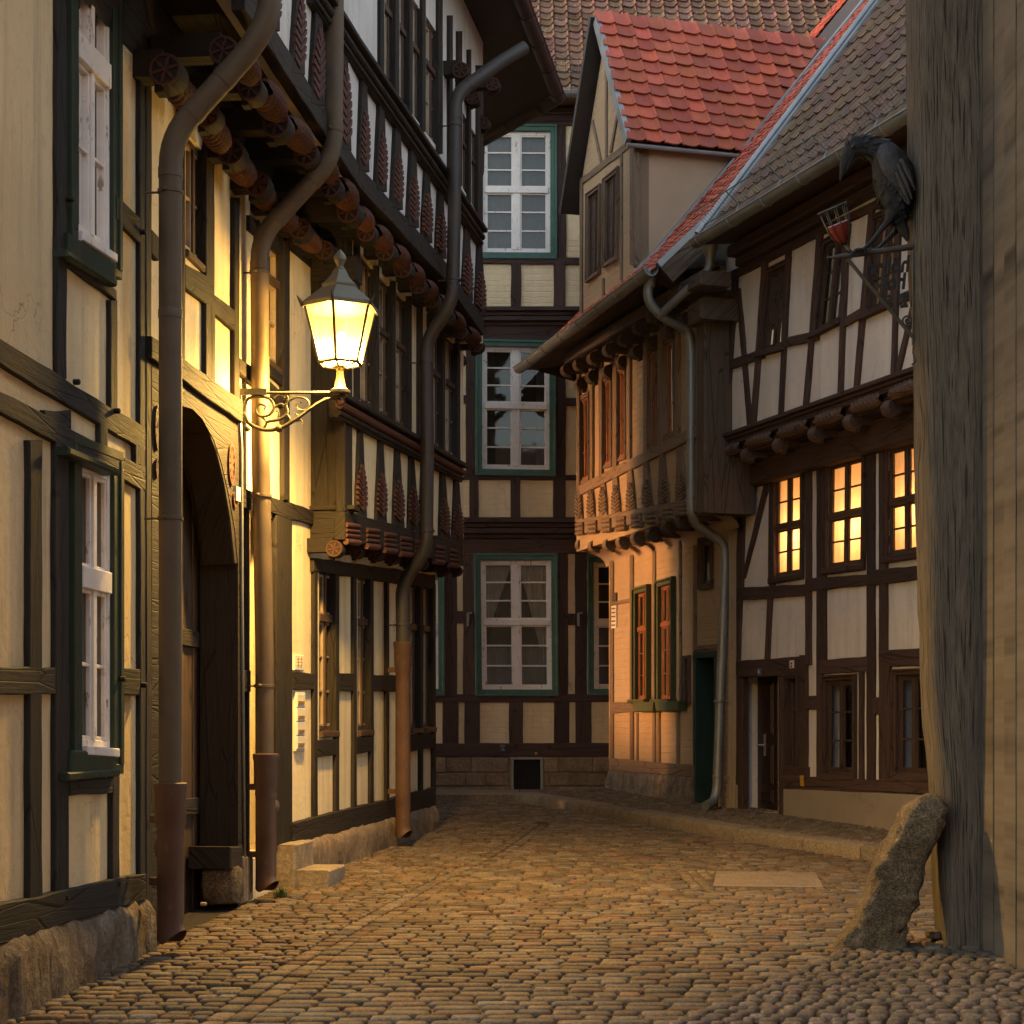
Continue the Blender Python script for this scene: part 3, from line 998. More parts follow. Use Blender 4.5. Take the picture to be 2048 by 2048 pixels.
    while x < 3.2:
        wd = random.uniform(.9, 1.5)
        z = .735
        k = random.uniform(.88, 1.1)
        sp.add([(x, 24.15, z - .13), (x + wd - .012, 24.15, z - .13), (x + wd - .012, 24.15, z - .012), (x, 24.15, z - .012),
                (x, 24.19, z), (x + wd - .012, 24.19, z), (x + wd - .012, 25.9, z + .012), (x, 25.9, z + .012)],
               [(0, 1, 2, 3), (3, 2, 5, 4), (4, 5, 6, 7), (0, 3, 4, 7), (1, 2, 5, 6)], [(x, 0), (x + wd, 0), (x + wd, .12), (x, .12), (x, .15), (x + wd, .15), (x + wd, 1.8), (x, 1.8)], k)
        x += wd
    o = sp.build('pavement_slabs', M['kerb_stone']); o['kind'] = 'structure'
    # the near right corner: big kerb pavers and a small-sett forecourt
    cp = MB(); rng = random.Random(9)
    random.seed(21); st2 = MB()
    global _corner
    for i in range(13):
        t = i / 12
    saved = st
    fs = MB()
    def sett(cx, cy, wx, wy, ang, h):
        n = 8; ca, sa = math.cos(ang), math.sin(ang); vs = []
        rr = [rng.uniform(.85, 1.05) for _ in range(n)]
        for (k, z) in ((1.0, -.03), (1.0, 0), (.8, .012), (.4, .016)):
            for q in range(n):
                a = 2 * math.pi * (q + .5) / n
                x = math.copysign(abs(math.cos(a)) ** .5, math.cos(a)) * wx / 2 * k * rr[q]; y = math.copysign(abs(math.sin(a)) ** .5, math.sin(a)) * wy / 2 * k * rr[q]
                vs.append((cx + x * ca - y * sa, cy + x * sa + y * ca, gz(cy) + h + z))
        f = [(r * n + q, r * n + (q + 1) % n, (r + 1) * n + (q + 1) % n, (r + 1) * n + q) for r in range(3) for q in range(n)] + [list(range(3 * n, 4 * n))]
        k = rng.uniform(.7, 1.1)
        fs.add(vs, f, [(v[0], v[1]) for v in vs], (k, k * rng.uniform(.92, 1.05), k * rng.uniform(.9, 1.1)))
    y = 7.0
    while y < 10.6:
        x = 2.02 + (10.75 - y) * 1.3
        first = True
        x = max(1.3, 1.95 - (y - 9.4) * .0)
        xl = 2.02 + (10.75 - y) * .0
        x = 1.62 + max(0, (9.75 - y)) * .3 if y < 10.2 else 2.0
        if y < 10.75:
            xx = 2.0 + (10.9 - y) * 1.3 if False else 2.05 + max(0.0, (10.3 - y)) * -.55
            while xx < 4.4:
                wd = rng.uniform(.07, .13)
                sett(xx + wd / 2, y + rng.uniform(-.015, .015), wd - .012, .088, rng.uniform(-.25, .25), .02)
                xx += wd
        y += .098
    o = fs.build('forecourt', M['paving'], smooth=True); o['kind'] = 'structure'
    # tufts of grass in the joints
    def tuft(x, y, h, n, spread, label):
        mb = MB(); rg = random.Random(int(x * 1000 + y * 77))
        z = gz(y)
        for _ in range(n):
            a = rg.uniform(0, 6.28); r0 = rg.uniform(0, spread); l = h * rg.uniform(.5, 1.1); bx, by = x + r0 * math.cos(a), y + r0 * math.sin(a)
            ln = rg.uniform(.2, .8) * l; wv = Vector((-math.sin(a), math.cos(a), 0)) * .004
            b0 = Vector((bx, by, z)); m_ = b0 + Vector((math.cos(a) * ln * .35, math.sin(a) * ln * .35, l * .6)); e = b0 + Vector((math.cos(a) * ln, math.sin(a) * ln, l))
            mb.add([b0 - wv, b0 + wv, m_ + wv * .8, m_ - wv * .8, e], [(0, 1, 2, 3), (3, 2, 4)])
        o = mb.build('grass_tuft', M['grass'], loc=(x, y, z))
        tag(o, label, 'grass tuft')
    c = ground_hit(1000 * 0 + 562, 1797); tuft(c.x, c.y, .10, 60, .06, 'small green grass tuft at the foot of the downpipe by the doorstep')
    c = ground_hit(514, 1790); tuft(c.x - .02, c.y, .07, 40, .05, 'sparse weeds between downpipe foot and granite gate stone')
    c = ground_hit(1705, 1890); tuft(c.x, c.y, .035, 40, .07, 'low weeds in the joints in front of the leaning stone')
    c = ground_hit(1768, 1903); tuft(c.x, c.y, .035, 46, .09, 'patch of clover in the setts near the grey oak post')
    c = ground_hit(1640, 1905); tuft(c.x, c.y, .03, 30, .07, 'thin weeds at the left edge of the sett forecourt')
build_ground()
# ------------------------------------------------------------------ nearest house on the left
def build_near_left():
    h = thing('timber_house', 'cream half-timbered house with dark green window casings at the near left', 'house', (-3.0, 8.6, 0.2))
    W = LA1
    topw = [(149, -168), (219, -76), (219, 508), (149, 462)]
    lowq = [(156, 925), (220, 948), (220, 1497), (156, 1492)]
    u0, u1 = W.uv(-60, 1000)[0], W.uv(293, 1000)[0]
    mb = MB()
    wall_face(mb, W, [(u0, 0.0), (u1, 0.0), (u1, 8.2), (u0, 8.2)], [pxpoly(W, topw), pxpoly(W, lowq)], 0, .22)
    mb.build('wall', M['plaster_yellow'], h)
    t = MB()
    V(t, W, 116, 134, -400, 758); V(t, W, 90, 143, 820, 872); V(t, W, 112, 139, 880, 1830)
    V(t, W, 281, 293, -400, 1800, jit=.004); V(t, W, 222, 235, 600, 845)
    H(t, W, -60, 637, 689, 293, 858, 905); H(t, W, -60, 748, 787, 293, 935, 986)
    V(t, W, 201, 216, 838, 895); V(t, W, 272, 281, 888, 930)
    H(t, W, 234, 390, 438, 281, 436, 485)
    H(t, W, 138, 512, 530, 234, 580, 602); H(t, W, 241, 1335, 1388, 281, 1339, 1391)
    H(t, W, 140, 1562, 1592, 226, 1556, 1586); V(t, W, 226, 240, 1552, 1770)
    H(t, W, -60, 1823, 1905, 293, 1748, 1799, th=.05)
    V(t, W, 60, 86, 880, 1830); V(t, W, -20, -6, -300, 1850); H(t, W, -60, 1335, 1386, 112, 1335, 1388)
    t.build('timber_frame', M['oak_grey'], h)
    for x, y in ((151, 764), (232, 822), (138, 399), (284, 464), (286, 1370), (243, 1358), (232, 1768), (128, 1795)):
        pg = MB(); c = W.hit(x, y, .04); lathe(pg, c, [(.016, -.01), (.016, .02), (.009, .026)], 8, W.n); pg.build('wooden_peg', M['oak_dark'], h)
    w1 = window(W, topw, h, M['white_paint'], rec=.0, deep=.045, fw=.04, mull=.05, trans=.60, tw=.14, lo=1, up=0, casing=(.125, M['dark_green'], .025), sill=(M['white_paint'], .05, .05, .0), back='dim_room')
    w2 = window(W, lowq, h, M['white_paint'], rec=.0, deep=.045, fw=.04, mull=.05, trans=.60, tw=.12, lo=1, up=0, casing=(.14, M['dark_green'], .025), sill=(M['white_paint'], .05, .06, .0), back='dim_room',
                curtains=[([(.03, .03), (.40, .03), (.40, .97), (.03, .97)], 'curtain_grey'), ([(.6, .03), (.78, .03), (.95, .97), (.6, .97)], 'curtain_grey')])
    # panelled apron and crown on the green casings
    for nm, polys in (('window_apron', (([(146, 1500), (232, 1504), (236, 1548), (142, 1560)], .055), ([(139, 1545), (241, 1538), (241, 1553), (139, 1562)], .085))),
                      ('window_crown', (([(140, 893), (241, 937), (241, 951), (140, 909)], .10),)),
                      ('window_apron', (([(140, 465), (233, 527), (233, 566), (140, 505)], .06), ([(136, 497), (235, 560), (235, 574), (136, 512)], .085)))):
        a = MB()
        for pl, d_ in polys: prism(a, W, pxpoly(W, pl, d_), 0, d_, .012)
        a.build(nm, M['dark_green'], h)
    s = MB()
    rng = random.Random(2)
    # rough stone base
    n = 40; ub = W.uv(314, 1800, .1)[0]; ua = W.uv(-60, 1900, .1)[0]
    vt = [W.uv(x, y, .1)[1] for x, y in ((20, 1882), (293, 1799))]
    vs = []
    for i in range(n + 1):
        f = i / n; u = ua + (ub - ua) * f
        zt = vt[0] + (vt[1] - vt[0]) * f + rng.uniform(-.02, .02)
        for k, (ww, z) in enumerate(((.0, zt + .01), (.055, zt - .02), (.095 + rng.uniform(-.02, .02), zt - .09), (.10 + rng.uniform(-.025, .025), zt - .25), (.10 + rng.uniform(-.02, .02), zt - .4), (.12, -.1))):
            vs.append(W.P(u, z, ww))
    m = 6
    fs = [(i * m + k, i * m + k + 1, (i + 1) * m + k + 1, (i + 1) * m + k) for i in range(n) for k in range(m - 1)]
    e0 = len(vs)
    vs += [W.P(ub, vs[k + n * m].z, -.1) for k in range(m)]
    fs += [(n * m + k, n * m + k + 1, e0 + k + 1, e0 + k) for k in range(m - 1)]
    s.add(vs, fs, [(v.y, v.z) for v in vs])
    s.build('stone_base', M['grey_stone'], h, smooth=True, angle=60)
    r = MB()
    a = W.P(u0, 8.1, .55); b = W.P(u1, 8.1, .55); up = Vector((-.65, .07, .8))
    r.add([a, b, b + up * 5, a + up * 5], [(0, 1, 2, 3)]); r.add([a, b, b - W.n * 1.2, a - W.n * 1.2], [(0, 1, 2, 3)])
    r.build('roof', M['tile_brown'], h)
build_near_left()

# ------------------------------------------------------------------ the long carved house behind the lamp
def lin(pts):
    pts = sorted(pts)
    def f(x):
        if x <= pts[0][0]: i = 0
        elif x >= pts[-1][0]: i = len(pts) - 2
        else: i = max(k for k in range(len(pts) - 1) if pts[k][0] <= x)
        (x0, y0), (x1, y1) = pts[i], pts[i + 1]
        return y0 + (y1 - y0) * (x - x0) / (x1 - x0)
    return f

def build_carved_house():
    h = thing('carved_house', 'long half-timbered house with carved jetties, gateway and rosette beam heads behind the lantern', 'house', (-2.3, 12.0, 0.3))
    A, B = LA1, LA2
    pC, pB = 0.6, 0.3
    UE = B.uv(871, 1500)[0]
    # --- ground storey walls
    w1 = [(371, 262), (413, 312), (413, 541), (371, 500)]
    w2 = [(514, 462), (562, 500), (562, 742), (514, 702)]
    arch = [(476, 1830), (476, 1130), (470, 1060), (457, 985), (443, 925), (428, 880), (405, 838), (385, 818), (365, 812), (345, 830), (330, 880), (322, 950), (319, 1050), (318, 1130), (318, 1900)]
    door = [(500, 1020), (553, 1040), (553, 1700), (500, 1720)]
    wA = [(638, 1137), (671, 1143), (671, 1462), (638, 1462)]
    wB = [(715, 1150), (741, 1154), (741, 1460), (715, 1461)]
    wC = [(820, 1167), (841, 1171), (841, 1456), (820, 1456)]
    wD = [(847, 1172), (867, 1176), (867, 1454), (847, 1455)]
    mb = MB()
    ua, ubend = A.uv(300, 1000)[0], A.uv(575, 1000)[0]
    wall_face(mb, A, [(ua, -.3), (ubend, -.3), (ubend, 6.1), (ua, 6.1)], [pxpoly(A, q) for q in (w1, w2, arch, door)], 0, .26)
    uc = B.uv(575, 1000)[0]
    wall_face(mb, B, [(uc, -.3), (UE, -.3), (UE, 6.1), (uc, 6.1)], [pxpoly(B, q) for q in (wA, wB, wC, wD)], 0, .2)
    mb.build('wall', M['plaster_yellow'], h)
    # --- timber frame, ground storey
    t = MB()
    V(t, A, 293, 304, 90, 1860); V(t, A, 366, 371, 240, 760, jit=.004); V(t, A, 413, 430, 290, 790)
    H(t, A, 304, 458, 506, 318, 474, 522); H(t, A, 371, 527, 574, 428, 560, 618)
    H(t, A, 428, 588, 626, 472, 622, 663); V(t, A, 470, 480, 395, 830); V(t, A, 424, 431, 604, 792, jit=.003)
    H(t, A, 480, 715, 745, 575, 790, 822); V(t, A, 568, 578, 480, 1000)
    H(t, A, 486, 1340, 1384, 502, 1341, 1384); H(t, A, 486, 985, 1014, 505, 992, 1020)
    V(t, A, 495, 500, 1010, 1720, jit=.003); V(t, A, 553, 585, 1030, 1690, th=.034)
    H(t, A, 486, 975, 1000, 585, 1008, 1042, th=.036)
    V(t, A, 514, 520, 440, 720, jit=.003); H(t, A, 514, 702, 730, 568, 745, 775); H(t, A, 500, 430, 460, 570, 480, 510)
    H(t, B, 578, 1003, 1037, 632, 1022, 1052); V(t, B, 572, 580, 440, 1010)
    H(t, B, 586, 1343, 1378, 634, 1346, 1380); H(t, B, 677, 1346, 1382, 708, 1347, 1383); H(t, B, 746, 1349, 1383, 818, 1352, 1384)
    H(t, B, 628, 1116, 1143, 871, 1150, 1178, th=.032)
    for x0, x1, y0 in ((629, 636, 1140), (672, 679, 1140), (708, 714, 1146), (742, 748, 1148), (774, 779, 1152), (815, 820, 1160), (841, 847, 1164), (867, 872, 1168)):
        V(t, B, x0, x1, y0, 1660, jit=.004)
    for a, ya, b, yb in ((636, 1481, 673, 1479), (714, 1475, 743, 1473), (820, 1470, 868, 1466)):
        H(t, B, a, ya, ya + 33, b, yb, yb + 30)
    H(t, B, 586, 1646, 1690, 872, 1574, 1613, th=.05)
    t.build('timber_frame', M['oak_dark'], h)
    # jamb post in its reveal and the gate surround with its arched opening
    g = MB()
    outer = pxpoly(A, [(304, 706), (487, 836), (487, 1810), (304, 1900)], .035)
    wall_face(g, A, outer, [pxpoly(A, arch, .035)], .035, .28)
    g.build('gate_surround', M['oak_dark'], h)
    k = MB()
    H(k, A, 304, 672, 716, 486, 800, 846, th=.06)
    k.build('gate_lintel', M['oak_dark'], h)
    # haunch of the arch: thicker shoulder inside the reveal
    hb = MB()
    prism(hb, A, pxpoly(A, [(477, 860), (477, 1128), (461, 1128), (452, 1040), (438, 960), (424, 905), (410, 868)]), -.20, .03, .01, (0, 1))
    hb.build('gate_bracket', M['oak_dark'], h)
    gp = MB()
    ug0, ug1 = A.uv(318, 1200)[0], A.uv(476, 1200)[0]
    n = 9
    for i in range(n):
        a = ug0 + (ug1 - ug0) * (i + .02) / n; b = ug0 + (ug1 - ug0) * (i + .96) / n
        prism(gp, A, [(a, .3), (b, .3), (b, 3.9), (a, 3.9)], -.33, -.275 - .006 * (i % 2), .006, (0, 1), random.uniform(.8, 1.25))
    gate = gp.build('gate', M['plank'], h)
    for z in (1.0, 2.2):
        gi = MB(); prism(gi, A, [(ug0, z), (ug1 + .1, z), (ug1 + .1, z + .12), (ug0, z + .12)], -.28, -.25, .006, (1, 0))
        gi.build('gate_batten', M['oak_dark'], gate)
    # carved oval medallions on the jambs
    for (x, y, rx, ry) in ((461, 928, 6, 42), (468, 998, 4, 17), (313, 856, 6, 45), (312, 938, 4, 19)):
        md = MB(); c = Vector(A.uv(x, y, .036)); sx = abs(A.uv(x + rx, y, .036)[0] - c.x); sy = abs(A.uv(x, y + ry, .036)[1] - c.y)
        for (k0, k1) in ((.84, 1.0),):
            m = 28
            for i in range(m):
                a0, a1 = 2 * math.pi * i / m, 2 * math.pi * (i + 1) / m
                pl = [(c.x + sx * k0 * math.cos(a0), c.y + sy * k0 * math.sin(a0)), (c.x + sx * k1 * math.cos(a0), c.y + sy * k1 * math.sin(a0)),
                      (c.x + sx * k1 * math.cos(a1), c.y + sy * k1 * math.sin(a1)), (c.x + sx * k0 * math.cos(a1), c.y + sy * k0 * math.sin(a1))]
                prism(md, A, pl, .03, .05)
        for i in range(5):
            a = math.pi * i / 5 + .3
            d = Vector((math.cos(a) * sx * .8, math.sin(a) * sy * .8)); nn = Vector((-d.y, d.x)).normalized() * .012
            prism(md, A, [tuple(c - d + nn), tuple(c + d + nn), tuple(c + d - nn), tuple(c - d - nn)], .03, .046 + .0007 * i)
        md.build('carved_medallion', M['carved_red'], h)
    # entrance door in its recess
    dd = MB()
    u0, u1 = A.uv(500, 1300)[0], A.uv(553, 1300)[0]
    for i in range(4):
        a = u0 + (u1 - u0) * (i + .02) / 4; b = u0 + (u1 - u0) * (i + .97) / 4
        prism(dd, A, [(a, .45), (b, .45), (b, 3.4), (a, 3.4)], -.29, -.24 - .004 * (i % 2), .006, (0, 1))
    dd.build('door', M['plank'], h)
    # windows
    kw = dict(rec=.02, deep=.045, fw=.045, mull=.05, putty=M['win_light'])
    window(A, w1, h, M['win_brown'], trans=None, lo=1, sill=(M['win_brown'], .05, .03, .02), **kw)
    window(A, w2, h, M['win_brown'], trans=.70, lo=1, up=0, sill=(M['win_brown'], .05, .03, .02), **kw)
    for q in (wA, wB, wC, wD):
        window(B, q, h, M['win_dark'] if q in (wC, wD) else M['win_brown'], trans=.70, tw=.07, lo=2, up=0, sill=(M['win_brown'], .055, .04, .01), **kw)
    js = MB(); prism(js, A, pxpoly(A, [(487, 1712), (507, 1712), (507, 1800), (487, 1808)], .06), -.05, .06, .02); js.build('jamb_stone', M['sandstone'], h)
    js = MB(); prism(js, A, pxpoly(A, [(462, 1694), (486, 1692), (486, 1736), (462, 1738)], .05), -.26, .05, .012, (1, 0)); js.build('jamb_plinth', M['oak_dark'], h)
    # --- stone base
    s = MB(); rng = random.Random(4); n = 46
    xa, xb = B.uv(590, 1700, .09)[0], B.uv(874, 1640, .09)[0]
    za, zb = B.uv(590, 1688, .09)[1], B.uv(872, 1612, .09)[1]
    vs = []
    for i in range(n + 1):
        f = i / n; u = xa + (xb - xa) * f; zt = za + (zb - za) * f + rng.uniform(-.012, .012)
        for ww, z in ((.0, zt + .01), (.07, zt - .01), (.105 + rng.uniform(-.015, .015), zt - .07), (.11 + rng.uniform(-.02, .02), zt - .16), (.11 + rng.uniform(-.02, .02), zt - .25), (.13, .1)):
            vs.append(B.P(u, z, ww))
    m = 6
    fs = [(i * m + q, i * m + q + 1, (i + 1) * m + q + 1, (i + 1) * m + q) for i in range(n) for q in range(m - 1)]
    for e in (0, n):
        b0 = len(vs); vs += [B.P(xa if e == 0 else xb, vs[e * m + q].z, -.1) for q in range(m)]
        fs += [(e * m + q, e * m + q + 1, b0 + q + 1, b0 + q) for q in range(m - 1)]
    s.add(vs, fs, [(v.y, v.z) for v in vs])
    s.build('stone_base', M['sandstone'], h, smooth=True, angle=60)
    # --- first-floor oriel storey (pB)
    sillT = lin([(690, 783), (932, 930)]); sillB = lin([(690, 824), (932, 953)])
    beamT = lin([(687, 1022), (925, 1085)]); beamB = lin([(687, 1078), (925, 1132)])
    tops = lin([(690, 480), (745, 560), (830, 640), (932, 725)])
    uL = B.uv(690, 900, pB)[0]; uR = B.uv(927, 950, pB)[0]
    zb = B.uv(690, 1090, pB)[1]
    q5 = []
    for a, b in ((721, 754), (759, 787), (792, 819), (864, 887), (891, 915)):
        q5.append([(a, tops(a) - 20), (b, tops(b) - 20), (b, sillT(b) + 1), (a, sillT(a) + 1)])
    mb = MB()
    zl = B.uv(690, 1066, pB)[1]; zr_ = B.uv(927, 1122, pB)[1]
    wall_face(mb, B, [(uL, zl), (uR, zr_), (uR, 6.1), (uL, 6.1)], [pxpoly(B, q, pB) for q in q5], pB, .2)
    mb.add([B.P(uL, zl, 0), B.P(uL, zl, pB), B.P(uL, 6.1, pB), B.P(uL, 6.1, 0)], [(0, 1, 2, 3)], [(0, 0), (.3, 0), (.3, 4), (0, 4)])
    mb.add([B.P(uR, zr_, 0), B.P(uR, zr_, pB), B.P(uR, 6.1, pB), B.P(uR, 6.1, 0)], [(0, 1, 2, 3)], [(0, 0), (.3, 0), (.3, 4), (0, 4)])
    mb.add([B.P(uL, zl, 0), B.P(uL, zl, pB), B.P(uR, zr_, pB), B.P(uR, zr_, 0)], [(0, 1, 2, 3)], [(0, 0), (.3, 0), (.3, 4), (0, 4)])
    mb.build('oriel_wall', M['plaster_yellow'], h)
    cp = MB()
    gbox(cp, B.P(uL + .012, zb + .28, -.02), B.ex * -.16, B.n * (pB + .045), Vector((0, 0, 5.82 - zb)))
    gbox(cp, B.P(uL + .03, zb + .03, -.04), B.ex * -.2, B.n * (pB + .075), Vector((0, 0, .27)))
    cp.build('corner_post', M['oak_dark'], h)
    cap = MB()
    gbox(cap, B.P(uL + .05, zb + .30, -.02), B.ex * -.2, B.n * (pB + .115), Vector((0, 0, .035)))
    cap.build('post_ledge', M['oak_dark'], h)
    cap = MB()
    gbox(cap, B.P(uL + .045, 5.45, .02), B.ex * -.2, B.n * (pB + .09), Vector((0, 0, .2)))
    cap.build('post_cap', M['oak_dark'], h)
    t = MB()
    H(t, B, 690, beamT(690), beamB(690), 927, beamT(927), beamB(927), pB, th=.03)
    for a, b in ((715, 721), (754, 759), (787, 792), (819, 824), (840, 846), (858, 864), (887, 891), (915, 921)):
        V(t, B, a, b, tops((a + b) / 2) - 40, sillT((a + b) / 2), pB, jit=.003)
    t.build('oriel_frame', M['oak_dark'], h)
    mo = MB()
    z0 = Vector(B.uv(690, 787, pB + .1)); z1 = Vector(B.uv(932, 928, pB + .1))
    def rail(mb, dz, r, ww):
        sweep(mb, [B.P(z0.x + .06, z0.y - dz, ww), B.P(z1.x, z1.y - dz, ww)], r, 10)
    prism(mo, B, [(z0.x + .06, z0.y), (z1.x, z1.y), (z1.x, z1.y - .05), (z0.x + .06, z0.y - .05)], pB - .02, pB + .13, .012, (1, 0))
    rail(mo, .165, .022, pB + .06); rail(mo, .195, .014, pB + .045)
    prism(mo, B, [(z0.x + .05, z0.y - .05), (z1.x, z1.y - .05), (z1.x, z1.y - .2), (z0.x + .05, z0.y - .2)], pB - .02, pB + .05, .008, (1, 0))
    sm = mo.build('sill_moulding', M['oak_dark'], h)
    rr = MB(); rail(rr, .10, .038, pB + .068); rr.build('red_roll', M['carved_red'], sm)
    for q in q5:
        window(B, q, h, M['win_brown'] if q[0][0] < 830 else M['win_dark'], p=pB, trans=.62, tw=.06, lo=1, up=0, **kw)
    def studs(W, p, cxs, bot, top, wb, wt, leaf, prefix):
        for (xb, xt) in cxs:
            s_ = MB()
            yb, yt = bot(xb), top(xt)
            timber(s_, W, [(xt - wt / 2, yt - 3), (xt + wt / 2, yt + 3), (xb + wb / 2, yb + 4), (xb - wb / 2, yb - 2)], p, jit=.003)
            st = s_.build('carved_stud', M['oak_dark'], h)
            y1 = yb - (yb - yt) * leaf
            ws = wb * .92
            xm = xb + (xt - xb) * leaf
            palmette(W, [(xm - ws / 2, y1), (xm + ws / 2, y1 + 2), (xb + ws / 2, yb - 8), (xb - ws / 2, yb - 10)], p + .034, st, M['carved_red'])
    studs(B, pB, [(724, 723), (764, 764), (799, 797), (829, 825), (852, 850), (891, 887), (917, 915)], beamT, sillB, 21, 6, .57, 'oriel')
    s_ = MB(); timber(s_, B, [(690, 826), (693, 828), (698, 1024), (690, 1022)], pB, jit=.002); s_.build('carved_stud', M['oak_dark'], h)
    # carved blocks on the lower beam
    for x in (707, 747, 782, 813, 841, 879, 908):
        wd = 26 - (x - 707) * .045
        yt = beamT(x)
        ys = [(.28, .44), (.48, .60), (.64, .76), (.80, 1.0)]
        hgt = beamB(x) - yt + 6
        cb = MB()
        for a, b in ys:
            q = [Vector(B.uv(x - wd / 2, yt + hgt * a, pB + .05)), Vector(B.uv(x + wd / 2, yt + hgt * a + 3, pB + .05))]
            c0, c1 = q
            r = abs(B.uv(x, yt + hgt * b, pB)[1] - B.uv(x, yt + hgt * a, pB)[1]) * .52
            sweep(cb, [B.P(c0.x, c0.y - r, pB + .04), B.P(c1.x, c1.y - r, pB + .04)], r, 8)
        cb.build('carved_block', M['carved_red'], h, smooth=True, angle=50)
    prev = None
    for (x, y, r) in ((668, 1097, 17.5), (712, 1103, 14), (751, 1107, 15), (784, 1114, 14), (815, 1120, 14), (843, 1127, 12), (884, 1137, 14), (912, 1141, 11)):
        head(B, x, y, .24, r, h, red='spoke')
    # --- second jetty: two rows of beam heads
    def wall_for(x, p): return (A if x < 575 + (717 - 575) * p / .6 else B)
    outer = [(446, 100, 30), (500, 175, 27), (552, 247, 29), (611, 307, 26), (660, 372, 24), (696, 422, 25), (732, 464, 20), (770, 502, 21), (805, 537, 20), (835, 571, 18), (863, 600, 17), (892, 632, 16), (920, 664, 15), (952, 690, 15)]
    inner = [(330, 139, 34), (413, 228, 27), (462, 304, 27), (514, 367, 26), (552, 411, 24), (599, 457, 22), (648, 500, 20), (695, 508, 19), (735, 541, 18), (767, 576, 17), (798, 606, 16), (829, 634, 15), (860, 664, 14), (890, 692, 13), (918, 718, 13)]
    last = None
    for i, (x, y, r) in enumerate(outer):
        W = wall_for(x, .5)
        o, pos, rr = head(W, x, y, .5, r, h, red='spoke')
        if last is not None and (pos - last[0]).length < 1.3:
            d = (pos - last[0]); L = d.length; d.normalize()
            a_ = last[0] + d * .85 * last[1]; g_ = max(.05, L - .8 * last[1] - .8 * rr)
            fluted_roll(W, a_ + W.n * .04 + Vector((0, 0, rr * .35)), a_ + d * g_ * .72 + W.n * .04 + Vector((0, 0, rr * .35)), rr * .92, h, M['carved_red'])
        last = (pos, rr)
    last = None
    for i, (x, y, r) in enumerate(inner):
        W = wall_for(x, .2)
        o, pos, rr = head(W, x, y, .2, r, h, red='petal' if i in (1, 3, 7, 8, 9, 10) else 'spoke')
        if last is not None and (pos - last[0]).length < 1.3:
            d = (pos - last[0]); d.normalize()
            a_ = last[0] + d * .85 * last[1]; g_ = max(.05, (pos - last[0]).length - .8 * last[1] - .8 * rr)
            fluted_roll(W, a_ - W.n * .03, a_ + d * g_ * .70 - W.n * .03, rr * .9, h, M['carved_red'])
        last = (pos, rr)
    # --- top storey
    ct = lin([(480, -60), (600, 150), (690, 297), (892, 524), (926, 588), (968, 637)])
    mbm = lin([(640, -26), (762, 160), (964, 473)])
    mtp = lin([(640, -52), (747, 123), (894, 320), (970, 453)])
    uCL = A.uv(296, 300, pC)[0]; uCb = A.uv(717, 300, pC)[0]; uCb2 = B.uv(717, 300, pC)[0]; uCR = B.uv(966, 500, pC)[0]
    wins = []
    for a, b in ((769, 792), (799, 820), (826, 846), (852, 878)):
        wins.append([(a, mtp(a) - 232), (b, mtp(b) - 226), (b, mtp(b) + 1), (a, mtp(a) + 1)])
    for a, b in ((925, 939), (943, 957)):
        wins.append([(a, mtp(a) - 150), (b, mtp(b) - 150), (b, mtp(b) + 1), (a, mtp(a) + 1)])
    mb = MB()
    wall_face(mb, A, [(uCL, 6.06), (uCb, 6.1), (uCb, 9.4), (uCL, 9.4)], [], pC, .2)
    wall_face(mb, B, [(uCb2, 6.1), (uCR, 6.2), (uCR, 9.4), (uCb2, 9.4)], [pxpoly(B, q, pC) for q in wins], pC, .2)
    mb.build('upper_wall', M['plaster_white'], h)
    jf = MB()                                            # jetty floor boards
    for W, a, b in ((A, uCL, uCb), (B, uCb2, uCR)):
        jf.add([W.P(a, 6.07, -.3), W.P(b, 6.13, -.3), W.P(b, 6.13, pC), W.P(a, 6.07, pC)], [(0, 1, 2, 3)], [(a, 0), (b, 0), (b, .9), (a, .9)])
        jf.add([W.P(a, 5.55, .0), W.P(b, 5.75, .0), W.P(b, 6.04, .07), W.P(a, 6.0, .07)], [(0, 1, 2, 3)], [(a, 0), (b, 0), (b, .3), (a, .3)])
    jf.build('jetty_floor', M['oak_dark'], h)
    t = MB()
    timber(t, A, [(490, ct(490)), (717, ct(717)), (717, ct(717) + 44), (490, ct(490) + 62)], pC, th=.03)
    timber(t, B, [(717, ct(717)), (892, ct(892)), (892, ct(892) + 38), (717, ct(717) + 44)], pC, th=.03)
    timber(t, B, [(892, ct(892)), (968, ct(968)), (968, ct(968) + 34), (892, ct(892) + 38)], pC, th=.032)
    for a, b in ((762, 769), (792, 799), (820, 826), (846, 852), (878, 886), (900, 906), (918, 925), (939, 943), (957, 966)):
        V(t, B, a, b, mtp(a) - 300, mtp((a + b) / 2) + 4, pC, jit=.003)
    t.build('upper_frame', M['oak_dark'], h)
    studs(A, pC, [(548, 556), (598, 604), (636, 640), (691, 690)], ct, mbm, 25, 8, .72, 'top')
    studs(B, pC, [(729, 731), (764, 766), (796, 798), (828, 829), (855, 856), (883, 883), (936, 936), (962, 961)], ct, mbm, 21, 6, .58, 'top')
    mo = MB()
